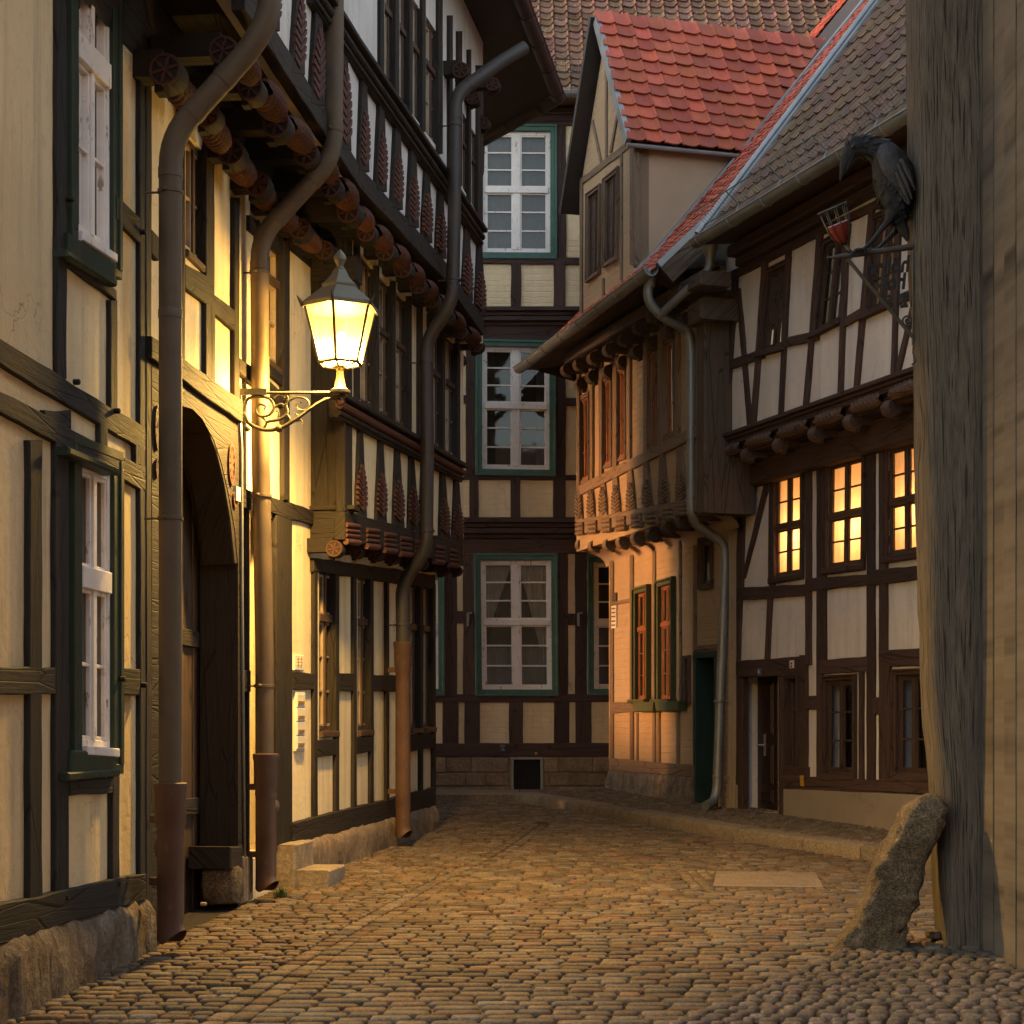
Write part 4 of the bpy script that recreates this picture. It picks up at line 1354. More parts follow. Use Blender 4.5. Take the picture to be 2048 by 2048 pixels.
    for (W, xa, xb) in ((A, 640, 717), (B, 717, 972)):
        a = Vector(W.uv(xa, mtp(xa), pC + .1)); b = Vector(W.uv(xb, mtp(xb), pC + .1))
        prism(mo, W, [tuple(a), tuple(b), (b.x, b.y - .05), (a.x, a.y - .05)], pC - .02, pC + .12, .012, (1, 0))
        prism(mo, W, [(a.x, a.y - .05), (b.x, b.y - .05), (b.x, b.y - .2), (a.x, a.y - .2)], pC - .02, pC + .05, .008, (1, 0))
        for dz, r, ww in ((.165, .02, .055), (.1, .034, .06)):
            sweep(mo, [W.P(a.x, a.y - dz, pC + ww), W.P(b.x, b.y - dz, pC + ww)], r, 10)
    mo.build('sill_moulding', M['oak_dark'], h, smooth=True, angle=40)
    for q in wins:
        window(B, q, h, M['win_dark'], p=pC, trans=.62, tw=.06, lo=1, up=0, **kw)
    # --- eaves, roof, gutters
    E = Vector((.498, 20.8, 9.4)); E2 = Vector((-.366 - .9, 22.2 + 1.46, 9.4))
    d = Vector((.17, 1, 0)).normalized()
    E0 = E - d * 14
    inn = -B.n
    sf = MB()
    sf.add([E0, E, E2, E2 - Vector((5, 0, 0)), E0 + inn * 5], [(0, 1, 2, 3, 4)], [(0, 0), (14, 0), (16, 2), (16, 6), (0, 6)])
    sf.build('eaves_soffit', M['slate'], h)
    rf = MB(); up = (inn * .64 + Vector((0, 0, .77)))
    rg = E + Vector((-4.2, -1.2, 4.8))
    lift = Vector((0, 0, .05))
    rf.add([E0 + lift, E + lift, rg, E0 + up * 6.3], [(0, 1, 2, 3)], [(0, 0), (14, 0), (12, 6), (0, 6)])
    rf.add([E + lift, E2 + lift, rg], [(0, 1, 2)], [(0, 0), (3, 0), (1, 5)])
    rf.build('roof', M['tile_brown'], h)
    gu = MB()
    o_ = B.n * .06
    gutter(gu, E0 + o_, E + o_ + d * .08, .085); gutter(gu, E + o_ + d * .08, E2 + o_, .085)
    q = E + (E2 - E) * .55 + o_
    s0 = q + Vector((0, 0, -.06))
    sweep(gu, [s0, s0 + Vector((-.01, 0, -.42)), s0 + Vector((-.16, .05, -.5))], .055, 12, .12)
    gu.build('gutter', M['copper_dark'], h, smooth=True, angle=40)
    for (x, y, w_, r) in ((921, 140, .78, 17), (946, 196, .70, 14), (966, 246, .66, 13), (985, 168, 1.0, 14)):
        head(B, x, y, w_, r, h)
    # --- hidden body: end and rear walls
    bd = MB()
    ft = [A.P(ua, 0, -.5), A.P(ubend, 0, -.5), B.P(UE + .05, 0, -.5), Vector((-.9, 19.56, 0)), Vector((-2.7, 22.42, 0)), Vector((-11, 22.5, 0)), Vector((-11, 9.8, 0))]
    n = len(ft)
    vs = [Vector((p.x, p.y, z)) for z in (-.2, 9.5) for p in ft]
    bd.add(vs, [(i, (i + 1) % n, n + (i + 1) % n, n + i) for i in range(2, n)], [(v.x + v.y, v.z) for v in vs])
    e = [B.P(UE, 0, 0), B.P(uCR, 0, pC)]
    bd.add([B.P(UE, 0, 0), B.P(UE, 0, -1.2), B.P(UE, 6.1, -1.2), B.P(UE, 6.1, 0)], [(0, 1, 2, 3)], [(0, 0), (1, 0), (1, 6), (0, 6)])
    bd.add([B.P(uCR, 6, pC), B.P(uCR, 6, -1.5), B.P(uCR, 9.4, -1.5), B.P(uCR, 9.4, pC)], [(0, 1, 2, 3)], [(0, 0), (2, 0), (2, 3), (0, 3)])
    bd.build('end_wall', M['plaster_yellow'], h)
build_carved_house()

# ------------------------------------------------------------------ unseen blocks added in the side alley to shape the sunbeam
def build_sun_block():
    h = thing('sun_block_house', 'unseen house added over the side alley to mask the low sun', 'house', (-16.7, 24.5, .6))
    b = MB(); b.box((-18.5, 22.0, 8.3), (-15.0, 26.8, 12.5)); b.box((-18.5, 18, -.2), (-11.2, 22.4, 12.5)); b.build('wall', M['render_brown'], h)
    r = MB()
    r.add([(-15, 18, 12.5), (-15, 27, 12.5), (-16.75, 27, 14.4), (-16.75, 18, 14.4)], [(0, 1, 2, 3)]); r.add([(-18.5, 18, 12.5), (-18.5, 27, 12.5), (-16.75, 27, 14.4), (-16.75, 18, 14.4)], [(0, 1, 2, 3)])
    r.build('roof', M['tile_brown'], h)
    g = MB(); g.box((-6.25, 22.6, .3), (-6.0, 25.7, 2.2)); tag(g.build('sun_block_wall', M['render_grey'], loc=(-6.1, 24.2, .6)), 'unseen low wall added across the side alley to block the lowest sun', 'wall')  # added, unseen: keeps low sun off the foot of the oriel house
build_sun_block()
# ------------------------------------------------------------------ end house closing the street
def build_end_house():
    h = thing('end_house', 'tall half-timbered house closing the street, white windows in green casings', 'house', (0.0, 25.9, 0.7))
    W = BKW
    rows = [[(964, 692), (1099, 695), (1099, 940), (964, 938)], [(965, 262), (1101, 263), (1101, 506), (965, 505)],
            [(961, 1120), (1102, 1120), (1104, 1379), (964, 1379)]]
    side = [(1187, 1124), (1330, 1124), (1330, 1378), (1188, 1378)]
    left = [(732, 1160), (876, 1160), (877, 1378), (732, 1378)]
    allq = rows + [side, left]
    uA, uB = W.uv(-1400, 1000)[0], W.uv(2300, 1000)[0]
    zt = W.uv(1100, 205)[1]
    mb = MB()
    wall_face(mb, W, [(uA, .3), (uB, .3), (uB, zt), (uA, zt)], [pxpoly(W, q) for q in allq], 0, .2)
    mb.build('wall', M['plaster_ochre'], h)
    t = MB(); k = dict(jit=.005)
    for x0, x1 in ((932, 951), (1112, 1131)):
        V(t, W, x0, x1, 690, 950, **k)
        V(t, W, x0 + 2, x1 + 1, 245, 520, **k)
    for x0, x1 in ((885, 914), (926, 950), (1116, 1136), (1150, 1174)): V(t, W, x0, x1, 1107, 1390, **k)
    V(t, W, 1336, 1360, 1095, 1488, **k); V(t, W, 700, 724, 1095, 1488, **k); V(t, W, 852, 871, 690, 1034, **k)
    H(t, W, 840, 948, 958, 1240, 950, 960, **k); H(t, W, 840, 516, 527, 1240, 515, 528, **k)
    H(t, W, 700, 1389, 1404, 1400, 1388, 1404, **k); H(t, W, 700, 1078, 1106, 1400, 1078, 1108, **k)
    H(t, W, 840, 650, 683, 1240, 650, 683, **k); H(t, W, 840, 226, 249, 1240, 226, 250, **k)
    H(t, W, -1400, 1486, 1514, 1500, 1486, 1513, th=.05, **k)
    for x0, x1 in ((1021, 1041), (1106, 1131), (939, 957), (1170, 1190)): V(t, W, x0, x1, 956, 1034, **k)
    for x0, x1 in ((1022, 1042), (1107, 1131), (945, 963), (1160, 1178)): V(t, W, x0, x1, 524, 612, **k)
    for x0, x1 in ((1018, 1046), (1108, 1139), (1151, 1183), (929, 960), (885, 917), (800, 830)): V(t, W, x0, x1, 1404, 1488, **k)
    H(t, W, 910, 790, 807, 934, 790, 806, **k); H(t, W, 1130, 795, 811, 1240, 795, 811, **k)
    H(t, W, 912, 1222, 1246, 928, 1222, 1246, **k); H(t, W, 1135, 1227, 1250, 1151, 1227, 1250, **k)
    V(t, W, 904, 912, 690, 950, **k)
    t.build('timber_frame', M['oak_brown'], h)
    for ys in ((1034, 1046, 1056, 1068, 1078), (612, 622, 632, 642, 652), (198, 206, 214, 222, 230)):
        mo = MB()
        for i in range(4):
            pr = (.13, .09, .11, .06)[i]
            prism(mo, W, pxpoly(W, [(700, ys[i]), (1400, ys[i]), (1400, ys[i + 1] - 1), (700, ys[i + 1] - 1)], pr), -.02, pr, .012, (1, 0))
        mo.build('floor_moulding', M['oak_brown'], h, smooth=True, angle=40)
    cs = (.10, M['green_paint'], .035)
    kw = dict(rec=.025, fw=.055, mull=.115, trans=.52, tw=.095, lo=2, up=2, bar=.024, casing=cs, sill=None, back='dim_room', glass='glass_clear')
    window(W, rows[0], h, M['white_paint'], curtains=[([(.80, .03), (.96, .03), (.96, .97), (.80, .97)], 'curtain_grey')], **kw)
    window(W, rows[1], h, M['white_paint'], curtains=[([(.04, .55), (.96, .55), (.96, .97), (.04, .97)], 'curtain_grey'), ([(.04, .03), (.96, .03), (.96, .5), (.04, .5)], 'curtain_grey')], **{**kw, 'back_d': .5})
    window(W, rows[2], h, M['white_paint'], curtains=[([(.04, .50), (.13, .50), (.44, .97), (.04, .97)], 'curtain'), ([(.54, .97), (.96, .97), (.96, .06), (.80, .40)], 'curtain'),
           ([(.04, .03), (.47, .03), (.47, .33), (.04, .33)], 'curtain_grey'), ([(.53, .03), (.96, .03), (.96, .33), (.53, .33)], 'curtain_grey')], **kw)
    window(W, side, h, M['white_paint'], curtains=[([(.04, .03), (.96, .03), (.96, .48), (.04, .48)], 'curtain_grey')], **kw)
    window(W, left, h, M['white_paint'], **kw)
    # stone base of squared blocks with a cellar window
    sb = MB(); cell = (1022, 1086)
    z0, z1 = .45, W.uv(1000, 1514)[1]
    rws = [(z1, z1 - .235), (z1 - .245, z1 - .44), (z1 - .45, z0)]
    uc0, uc1 = sorted((W.uv(cell[0], 1540)[0], W.uv(cell[1], 1540)[0]))
    for (a, b) in rws:
        u = min(uA, uB)
        while u < max(uA, uB):
            L = random.uniform(.28, .62); e = u + L
            if not (e > uc0 - .02 and u < uc1 + .02):
                prism(sb, W, [(u + .006, b + .006), (e - .006, b + .006), (e - .006, a - .006), (u + .006, a - .006)], -.02, .05 + random.uniform(0, .02), .014, None, random.uniform(.75, 1.15))
            elif u < uc0 - .05:
                prism(sb, W, [(u + .006, b + .006), (uc0 - .01, b + .006), (uc0 - .01, a - .006), (u + .006, a - .006)], -.02, .06, .014, None, random.uniform(.75, 1.15))
                e = uc1 + .03
            else:
                e = uc1 + .03
            u = e
    st = sb.build('stone_base', M['ashlar'], h)
    mm = MB(); mm.add([W.P(uA, z0, .035), W.P(uc1, z0, .035), W.P(uc1, z1, .035), W.P(uA, z1, .035)], [(0, 1, 2, 3)], [(0, 0), (9, 0), (9, 1), (0, 1)])
    mm.add([W.P(uB, z0, .035), W.P(uc0, z0, .035), W.P(uc0, z1, .035), W.P(uB, z1, .035)], [(0, 1, 2, 3)], [(0, 0), (9, 0), (9, 1), (0, 1)])
    mm.build('mortar', M['mortar'], st)
    cw = MB()
    zc = .66
    for (a, b, c, d) in ((uc0, uc0 + .04, zc, z1), (uc1 - .04, uc1, zc, z1), (uc0 + .04, uc1 - .04, z1 - .04, z1)):
        prism(cw, W, [(a, c), (b, c), (b, d), (a, d)], 0, .062, .004)
    c = cw.build('cellar_window', M['zinc'], h)
    gm = MB()
    for i in range(1, 22):
        u = uc0 + (uc1 - uc0) * i / 22
        sweep(gm, [W.P(u, zc, .03), W.P(u, z1, .03)], .0022, 4)
    for i in range(1, 20):
        z = zc + (z1 - zc) * i / 20
        sweep(gm, [W.P(uc0, z, .032), W.P(uc1, z, .032)], .0022, 4)
    gm.build('wire_mesh', M['iron'], c)
    ib = MB(); ib.add([W.P(uc0, zc, .012), W.P(uc1, zc, .012), W.P(uc1, z1, .012), W.P(uc0, z1, .012)], [(0, 1, 2, 3)]); ib.build('interior', M['dark'], c)
    hk = MB()
    for x in (936, 1157):
        a = W.hit(x, 1226, .04); sweep(hk, [a, a - W.ex * 0 + Vector((.05, 0, 0)), a + Vector((.05, 0, 0)) + W.n * .03], .012, 6); gbox(hk, a + Vector((-.02, -.03, -.2)), Vector((.035, 0, 0)), Vector((0, .03, 0)), Vector((0, 0, .2)))
    hk.build('shutter_hook', M['zinc'], h)
    # roof
    r = MB(); e = W.hit(-1400, 186, .45); e2 = W.hit(2300, 186, .45); zz = e.z
    up = Vector((0, .66, .75)); nr = Vector((0, -.75, .66))
    tiles(r, Vector((-2.2, e.y, zz)), Vector((1, 0, 0)), up, nr, 12.0, 4.4, .22, .21, .05, .03)
    r.build('roof_tiles', M['tile_lichen'], h)
    r = MB(); a = Vector((e.x, e.y, zz - .05)); b = Vector((e2.x, e.y, zz - .05))
    r.add([a, b, b + up * 7, a + up * 7], [(0, 1, 2, 3)]); r.add([a, b, b + Vector((0, .6, 0)), a + Vector((0, .6, 0))], [(0, 1, 2, 3)])
    for q in (a, b): r.add([q, q + up * 7, q + Vector((0, 9, 0)), q + Vector((0, 9, -9)), q + Vector((0, .45, -9))], [(0, 1, 2, 3, 4)])
    r.build('roof', M['tile_brown'], h)
    g = MB(); gutter(g, Vector((-4, e.y - .06, zz - .01)), Vector((4.5, e.y - .06, zz - .01)), .075); g.build('gutter', M['zinc'], h, smooth=True, angle=40)
    sg = MB(); bz = Vector((0, e.y, zz)) + up * .36 + nr * .13
    for k in (0, .2): sweep(sg, [Vector((-2, bz.y, bz.z)) + up * 0 + Vector((0, 0, k)), Vector((3, bz.y, bz.z + k))], .008, 5)
    for i in range(50): x = -2 + i * .1; sweep(sg, [Vector((x, bz.y, bz.z - .06)), Vector((x, bz.y, bz.z + .2))], .005, 4)
    sg.build('snow_guard', M['iron'], h)
build_end_house()

# ------------------------------------------------------------------ taupe house with the carved oriel and dormer
def build_oriel_house():
    h = thing('oriel_house', 'taupe house with carved oriel storey and red-tiled dormer on the right', 'house', (2.2, 22.5, 0.7))
    W = RB1; pO = .45
    uL, uR = W.uv(1218, 1300)[0], W.uv(1458, 1300)[0]
    g1 = [(1276, 1188), (1298, 1182), (1298, 1398), (1276, 1399)]
    g2 = [(1322, 1174), (1347, 1167), (1347, 1398), (1322, 1398)]
    sm = [(1404, 1085), (1424, 1080), (1424, 1168), (1404, 1170)]
    tn = [(1372, 1318), (1380, 1317), (1380, 1402), (1372, 1402)]
    dr = [(1389, 1316), (1428, 1314), (1428, 1640), (1389, 1634)]
    mb = MB()
    wall_face(mb, W, [(uR, .2), (uL, .2), (uL, 4.35), (uR, 4.2)], [pxpoly(W, q) for q in (g1, g2, sm, tn, dr)], 0, .24)
    e = W.P(uL, 0, 0); iv = -W.n * 5
    mb.add([e, e + iv, e + iv + Vector((0, 0, 7)), e + Vector((0, 0, 7))], [(0, 1, 2, 3)], [(0, 0), (5, 0), (5, 7), (0, 7)])
    mb.build('wall', M['plaster_brown'], h)
    # oriel
    oL, oR = W.uv(1153, 900, pO)[0], W.uv(1407, 900, pO)[0]
    zb = 4.22
    ow = [[(1160, 802), (1177, 792), (1178, 956), (1161, 962)], [(1203, 768), (1222, 757), (1223, 926), (1205, 931)], [(1233, 748), (1250, 738), (1251, 911), (1234, 917)],
          [(1294, 712), (1312, 700), (1313, 888), (1295, 895)], [(1325, 692), (1346, 680), (1348, 868), (1326, 876)]]
    mb = MB()
    wall_face(mb, W, [(oR, zb), (oL, zb), (oL, 7.1), (oR, 7.1)], [pxpoly(W, q, pO) for q in ow], pO, .2)
    for u in (oL, oR):
        mb.add([W.P(u, zb, -.3), W.P(u, zb, pO), W.P(u, 7.1, pO), W.P(u, 7.1, -.3)], [(0, 1, 2, 3)], [(0, 0), (.7, 0), (.7, 3), (0, 3)])
    mb.build('oriel_wall', M['plaster_brown'], h)
    sf = MB()                                            # cove under the oriel
    n = 8; prof = [(0 + .42 * (1 - math.cos(math.pi / 2 * i / n)), 4.02 + .2 * math.sin(math.pi / 2 * i / n)) for i in range(n + 1)]
    vs = [W.P(u, z, ww) for u in (oL, oR) for ww, z in prof]
    sf.add(vs, [(i, i + 1, n + 2 + i, n + 1 + i) for i in range(n)], [(v.y, v.z) for v in vs])
    sf.build('cove', M['render_brown'], h, smooth=True)
    # painted timbers
    t = MB(); k = dict(jit=.004, th=.014)
    for x0, x1, y0, y1 in ((1219, 1226, 1100, 1530), (1259, 1266, 1100, 1530), (1271, 1275, 1425, 1530), (1304, 1310, 1100, 1535), (1314, 1319, 1420, 1535), (1352, 1358, 1420, 1540), (1386, 1391, 1090, 1310), (1357, 1361, 1080, 1420)):
        V(t, W, x0, x1, y0, y1, **k)
    H(t, W, 1219, 1204, 1212, 1262, 1196, 1204, **k); H(t, W, 1219, 1405, 1428, 1270, 1404, 1424, **k)
    H(t, W, 1218, 1516, 1541, 1386, 1531, 1555, jit=.006, th=.03); H(t, W, 1390, 1292, 1302, 1440, 1287, 1298, **k)
    t.build('timber_frame', M['oak_taupe'], h)
    t = MB(); k = dict(p=pO, jit=.004, th=.03)
    sl = lin([(1153, 985), (1205, 955), (1280, 916), (1350, 892), (1436, 850)])
    H(t, W, 1153, sl(1153) - 12, sl(1153) + 8, 1407, sl(1407) - 22, sl(1407) + 2, **k)
    tb = lin([(1153, 1040), (1260, 1024), (1377, 1000), (1436, 985)]); bb = lin([(1153, 1070), (1260, 1060), (1377, 1029), (1436, 1012)])
    H(t, W, 1153, tb(1153), bb(1153), 1407, tb(1407), bb(1407), **k)
    tp = lin([(1153, 790), (1223, 740), (1346, 672), (1436, 612)])
    for x0, x1 in ((1153, 1158), (1179, 1184), (1197, 1203), (1224, 1232), (1252, 1259), (1286, 1293), (1314, 1323), (1349, 1357)):
        V(t, W, x0, x1, tp((x0 + x1) / 2) - 40, sl((x0 + x1) / 2), **k)
    t.build('oriel_frame', M['oak_taupe'], h)
    for i, (xb, xt) in enumerate(((1157, 1157), (1181, 1180), (1205, 1204), (1231, 1229), (1261, 1258), (1293, 1290), (1326, 1322), (1361, 1357))):
        s_ = MB(); wb = 15 + i * 1.1; wt = 8
        timber(s_, W, [(xt - wt / 2, sl(xt) + 6), (xt + wt / 2, sl(xt) + 4), (xb + wb / 2, tb(xb) + 4), (xb - wb / 2, tb(xb) + 5)], pO, jit=.002)
        st = s_.build('carved_stud', M['oak_taupe'], h)
        palmette(W, [(xb - wb * .46, tb(xb) - 62), (xb + wb * .46, tb(xb) - 63), (xb + wb * .46, tb(xb) - 3), (xb - wb * .46, tb(xb) - 2)], pO + .034, st, M['oak_taupe'], 7)
    for x in (1166, 1192, 1220, 1249, 1280, 1311, 1345, 1376):
        cb = MB(); wd = 15 + (x - 1166) * .03
        for f in (.12, .40, .68):
            a = Vector(W.uv(x - wd / 2, tb(x) + 4 + (bb(x) - tb(x)) * f, pO)); b = Vector(W.uv(x + wd / 2, tb(x) + 2 + (bb(x) - tb(x)) * f, pO))
            sweep(cb, [W.P(a.x, a.y - .03, pO + .04), W.P(b.x, b.y - .03, pO + .04)], .032, 8)
        cb.build('carved_block', M['oak_taupe'], h, smooth=True, angle=50)
    for x, y in ((1166, 1089), (1192, 1091), (1222, 1088), (1249, 1083), (1279, 1076), (1309, 1068), (1341, 1054), (1371, 1043), (1396, 1033)):
        head(W, x, y, .40, 12 + (x - 1166) * .012, h, 'oak_taupe_dark' if x > 1290 else 'oak_taupe', 'spoke')  # darker timber past the sun patch: shade put into the colour
    for x, y in ((1138, 738), (1163, 727), (1191, 714), (1222, 698), (1252, 677), (1281, 654), (1310, 631), (1340, 606), (1370, 582)):
        head(W, x, y, .74, 13, h, 'oak_taupe_dark')
    for x, y in ((1165, 767), (1188, 752), (1219, 742), (1248, 723), (1277, 703), (1308, 684), (1343, 660), (1376, 636)):
        head(W, x, y, .52, 13, h, 'oak_taupe_dark')
    co = MB()
    a, b = W.uv(1128, 705, .78), W.uv(1400, 540, .78)
    prism(co, W, [a, b, (b[0], b[1] - .16), (a[0], a[1] - .16)], .40, .78, .02, (1, 0))
    co.build('cornice', M['oak_taupe_dark'], h)
    cp = MB()
    c0, c1 = W.uv(1389, 900, pO + .1)[0], W.uv(1406, 900, pO + .1)[0]
    prism(cp, W, [(c0, 4.15), (c1, 4.15), (c1, 6.75), (c0, 6.75)], -.1, pO + .08, .02, (0, 1))
    pc = MB(); c0, c1 = W.uv(1374, 640, pO + .2)[0], W.uv(1400, 640, pO + .2)[0]
    prism(pc, W, [(c0, 6.35), (c1 - .03, 6.35), (c1 - .03, 6.6), (c0, 6.6)], 0, pO + .2, .03, (1, 0)); pc.build('post_capital', M['oak_taupe_dark'], h)
    cp.build('corner_post', M['oak_taupe_dark'], h)
    # windows
    kw = dict(rec=.002, deep=.03, fw=.03, mull=.04, bar=.014)
    for q in ow: window(W, q, h, M['win_rust'], p=pO, lo=2, casing=(.055, M['oak_taupe'], .02), **kw)
    window(W, g1, h, M['win_rust'], trans=.66, lo=2, up=0, casing=(.085, M['olive_green'], .05), sill=(M['olive_green'], .05, .12, .12), **kw)
    window(W, g2, h, M['win_rust'], trans=.66, lo=2, up=0, casing=(.085, M['olive_green'], .05), sill=(M['olive_green'], .05, .12, .12), **kw)
    window(W, sm, h, M['win_dark'], cols=1, casing=(.06, M['oak_taupe_dark'], .03), **kw)
    window(W, tn, h, M['win_dark'], cols=1, casing=(.04, M['oak_taupe_dark'], .03), rec=.03, fw=.02, mull=.02)
    pb = MB()
    for q in ([(1264, 1404), (1307, 1403), (1305, 1424), (1266, 1424)], [(1309, 1403), (1357, 1402), (1355, 1422), (1311, 1423)]):
        prism(pb, W, pxpoly(W, q, .13), .0, .13, .015)
    pb.build('window_box', M['olive_green'], h)
    # recessed teal door
    d = MB()
    a, b = W.uv(1389, 1400)[0], W.uv(1428, 1400)[0]
    for i in range(3):
        u0 = a + (b - a) * (i + .02) / 3; u1 = a + (b - a) * (i + .97) / 3
        prism(d, W, [(u0, .5), (u1, .5), (u1, 2.75), (u0, 2.75)], -.26, -.22, .008, (0, 1))
    d.build('door', M['teal_dark'], h)
    fr = MB()
    prism(fr, W, pxpoly(W, [(1385, 1304), (1432, 1301), (1432, 1314), (1385, 1317)], .03), -.02, .03, .006)
    prism(fr, W, pxpoly(W, [(1385, 1317), (1390, 1317), (1390, 1618), (1385, 1616)], .03), -.24, .025, .006)
    prism(fr, W, pxpoly(W, [(1427, 1314), (1432, 1314), (1432, 1618), (1427, 1618)], .03), -.24, .025, .006)
    fr.build('door_frame', M['teal_dark'], h)
    # stone base
    s = MB(); rng = random.Random(8); n = 30
    a, b = W.uv(1216, 1560, .05)[0], W.uv(1385, 1560, .05)[0]
    za, zb_ = W.uv(1218, 1541, .05)[1], W.uv(1384, 1555, .05)[1]
    vs = []
    for i in range(n + 1):
        f = i / n; u = a + (b - a) * f; z = za + (zb_ - za) * f
        for ww, zz in ((0, z + .01), (.05, z - .01), (.08 + rng.uniform(-.03, .02), z - .08), (.08 + rng.uniform(-.02, .03), z - .18), (.09 + rng.uniform(-.02, .02), z - .28), (.1, .3)):
            vs.append(W.P(u, zz, ww))
    m = 6
    fs = [(i * m + q, i * m + q + 1, (i + 1) * m + q + 1, (i + 1) * m + q) for i in range(n) for q in range(m - 1)]
    for e in (0, n):
        b0 = len(vs); vs += [W.P(a if e == 0 else b, vs[e * m + q].z, -.1) for q in range(m)]
        fs += [(e * m + q, e * m + q + 1, b0 + q + 1, b0 + q) for q in range(m - 1)]
    s.add(vs, fs, [(v.y, v.z) for v in vs])
    s.build('stone_base', M['grey_stone'], h, smooth=True, angle=60)
    # main roof with bell-cast eaves
    ER = W.hit(1322, 550, 1.05); EL = W.hit(1052, 714, 1.05)
    ze = 6.97; ur = W.uv(1322, 550, 1.05)[0]; ul = W.uv(1052, 714, 1.05)[0]
    prof = [(1.08, ze), (.2, ze + .86), (-1.0, ze + 2.28), (-6.4, ze + 8.9)]
    uw0 = W.uv(1269, 450, pO)[0]; uw1 = W.uv(1159, 450, pO)[0]          # dormer front
    zD = 9.34
    rt = MB(); rs = MB()
    for i in range(3):
        (w0, z0), (w1, z1) = prof[i], prof[i + 1]
        up = (-W.n * (w0 - w1) + Vector((0, 0, z1 - z0))); L = up.length; up.normalize()
        nr = W.ex.cross(up).normalized()
        if nr.z < 0: nr = -nr
        def keep(c, r, i=i, w0=w0, w1=w1, L=L):
            u = ur + c; ww = w0 + (w1 - w0) * r / L
            return not (uw0 + .1 < u < uw1 - .1 and ww < pO - .05)
        tiles(rt, W.P(ur, z0, w0), W.ex, up, nr, ul - ur, L - .05, .17, .145, .012, .022, keep)
        rs.add([W.P(ur, z0 - .03, w0), W.P(ul, z0 - .03, w0), W.P(ul, z1 - .03, w1), W.P(ur, z1 - .03, w1)], [(0, 1, 2, 3)])
    rt.build('roof_tiles', M['tile_red'], h)
    rs.add([W.P(ul, z, w_) for w_, z in prof] + [W.P(ul, 6.5, -10.5), W.P(ul, 6.5, -9), W.P(ul, 6.8, .3)], [tuple(range(7))])
    rs.add([W.P(ul, prof[-1][1], -6.4), W.P(ur, prof[-1][1], -6.4), W.P(ur, 5, -11), W.P(ul, 5, -11)], [(0, 1, 2, 3)])
    rs.build('roof', M['slate'], h)
    so = MB()
    so.add([W.P(ur, ze - .04, 1.06), W.P(ul, ze - .04, 1.06), W.P(ul, ze + .06, .3), W.P(ur, ze + .06, .3)], [(0, 1, 2, 3)], [(0, 0), (6, 0), (6, 1), (0, 1)])
    so.build('eaves_soffit', M['oak_taupe_dark'], h)
    ge = MB()                                            # boarded gable end towards the next house
    ug = ur + .34
    ge.add([W.P(ug, z - .03, w_) for w_, z in prof] + [W.P(ug, 5.0, -6.4), W.P(ug, 5.0, .3), W.P(ug, ze - .3, .5)], [tuple(range(7))], [(w_, z) for w_, z in prof] + [(-6.4, 5), (.3, 5), (.5, 6.5)])
    ge.build('gable_boards', M['slate'], h)
    vb = MB()
    for i in range(3):
        (w0, z0), (w1, z1) = prof[i], prof[i + 1]
        a = W.P(ur, z0, w0); b = W.P(ur, z1, w1)
        up = (b - a).normalized(); nr = W.ex.cross(up); nr = nr if nr.z > 0 else -nr
        gbox(vb, a - W.ex * .035 - nr * .24, W.ex * .035, (b - a), nr * .24)
    vb.build('verge_board', M['oak_taupe_dark'], h)
    zf = MB()
    for i in range(3):
        (w0, z0), (w1, z1) = prof[i], prof[i + 1]
        a = W.P(ur, z0, w0); b = W.P(ur, z1, w1); up = (b - a).normalized(); nr = W.ex.cross(up); nr = nr if nr.z > 0 else -nr
        gbox(zf, a - W.ex * .05 - nr * .02, W.ex * .09, (b - a), nr * .07)
    zf.build('verge_flashing', M['zinc_new'], h)
    gu = MB(); gutter(gu, W.P(ur + .02, ze - .02, 1.16), W.P(ul, ze - .02, 1.16), .085); gu.build('gutter', M['zinc'], h, smooth=True, angle=40)
    # dormer
    um = (uw0 + uw1) / 2; half = (uw1 - uw0) / 2; zr = zD + half * 1.64
    q1 = [(1180, 394), (1202, 378), (1200, 541), (1179, 556)]; q2 = [(1214, 364), (1238, 344), (1235, 512), (1213, 526)]
    f = MB()
    wall_face(f, W, [(uw0, 6.9), (uw1, 6.9), (uw1, zD), (um, zr), (uw0, zD)], [pxpoly(W, q, pO) for q in (q1, q2)], pO, .2)
    dm = f.build('dormer', M['plaster_brown'], h)
    c = MB()
    for u in (uw0, uw1):
        c.add([W.P(u, 6.9, pO), W.P(u, zD, pO), W.P(u, zD, -6), W.P(u, 6.9, -6)], [(0, 1, 2, 3)], [(0, 0), (0, 2.4), (6, 2.4), (6, 0)])
    c.build('dormer_cheek', M['render_brown'], dm)
    tb_ = MB(); kk = dict(p=pO, jit=.004, th=.016)
    H(tb_, W, 1160, 357, 371, 1268, 272, 288, **kk); V(tb_, W, 1259, 1269, 276, 530, **kk); V(tb_, W, 1159, 1164, 362, 640, **kk)
    V(tb_, W, 1209, 1213, 130, 330, **kk); timber(tb_, W, [(1181, 240), (1185, 240), (1203, 326), (1199, 326)], **kk); timber(tb_, W, [(1234, 215), (1238, 215), (1222, 305), (1218, 305)], **kk)
    V(tb_, W, 1239, 1243, 300, 560, **kk); V(tb_, W, 1203, 1207, 556, 640, **kk)
    tb_.build('dormer_frame', M['oak_taupe'], dm)
    for q in (q1, q2): window(W, q, h, M['win_dark'], p=pO, lo=2, casing=(.06, M['oak_taupe'], .04), **kw)
    ov = .12; sl_ = 1.64; cs = 1 / math.sqrt(1 + sl_ ** 2); sn = sl_ * cs
    upR = W.ex * cs + Vector((0, 0, sn)); upL = -W.ex * cs + Vector((0, 0, sn))
    Ls = (half + ov) / cs
    zE = zD - ov * sl_ * .4
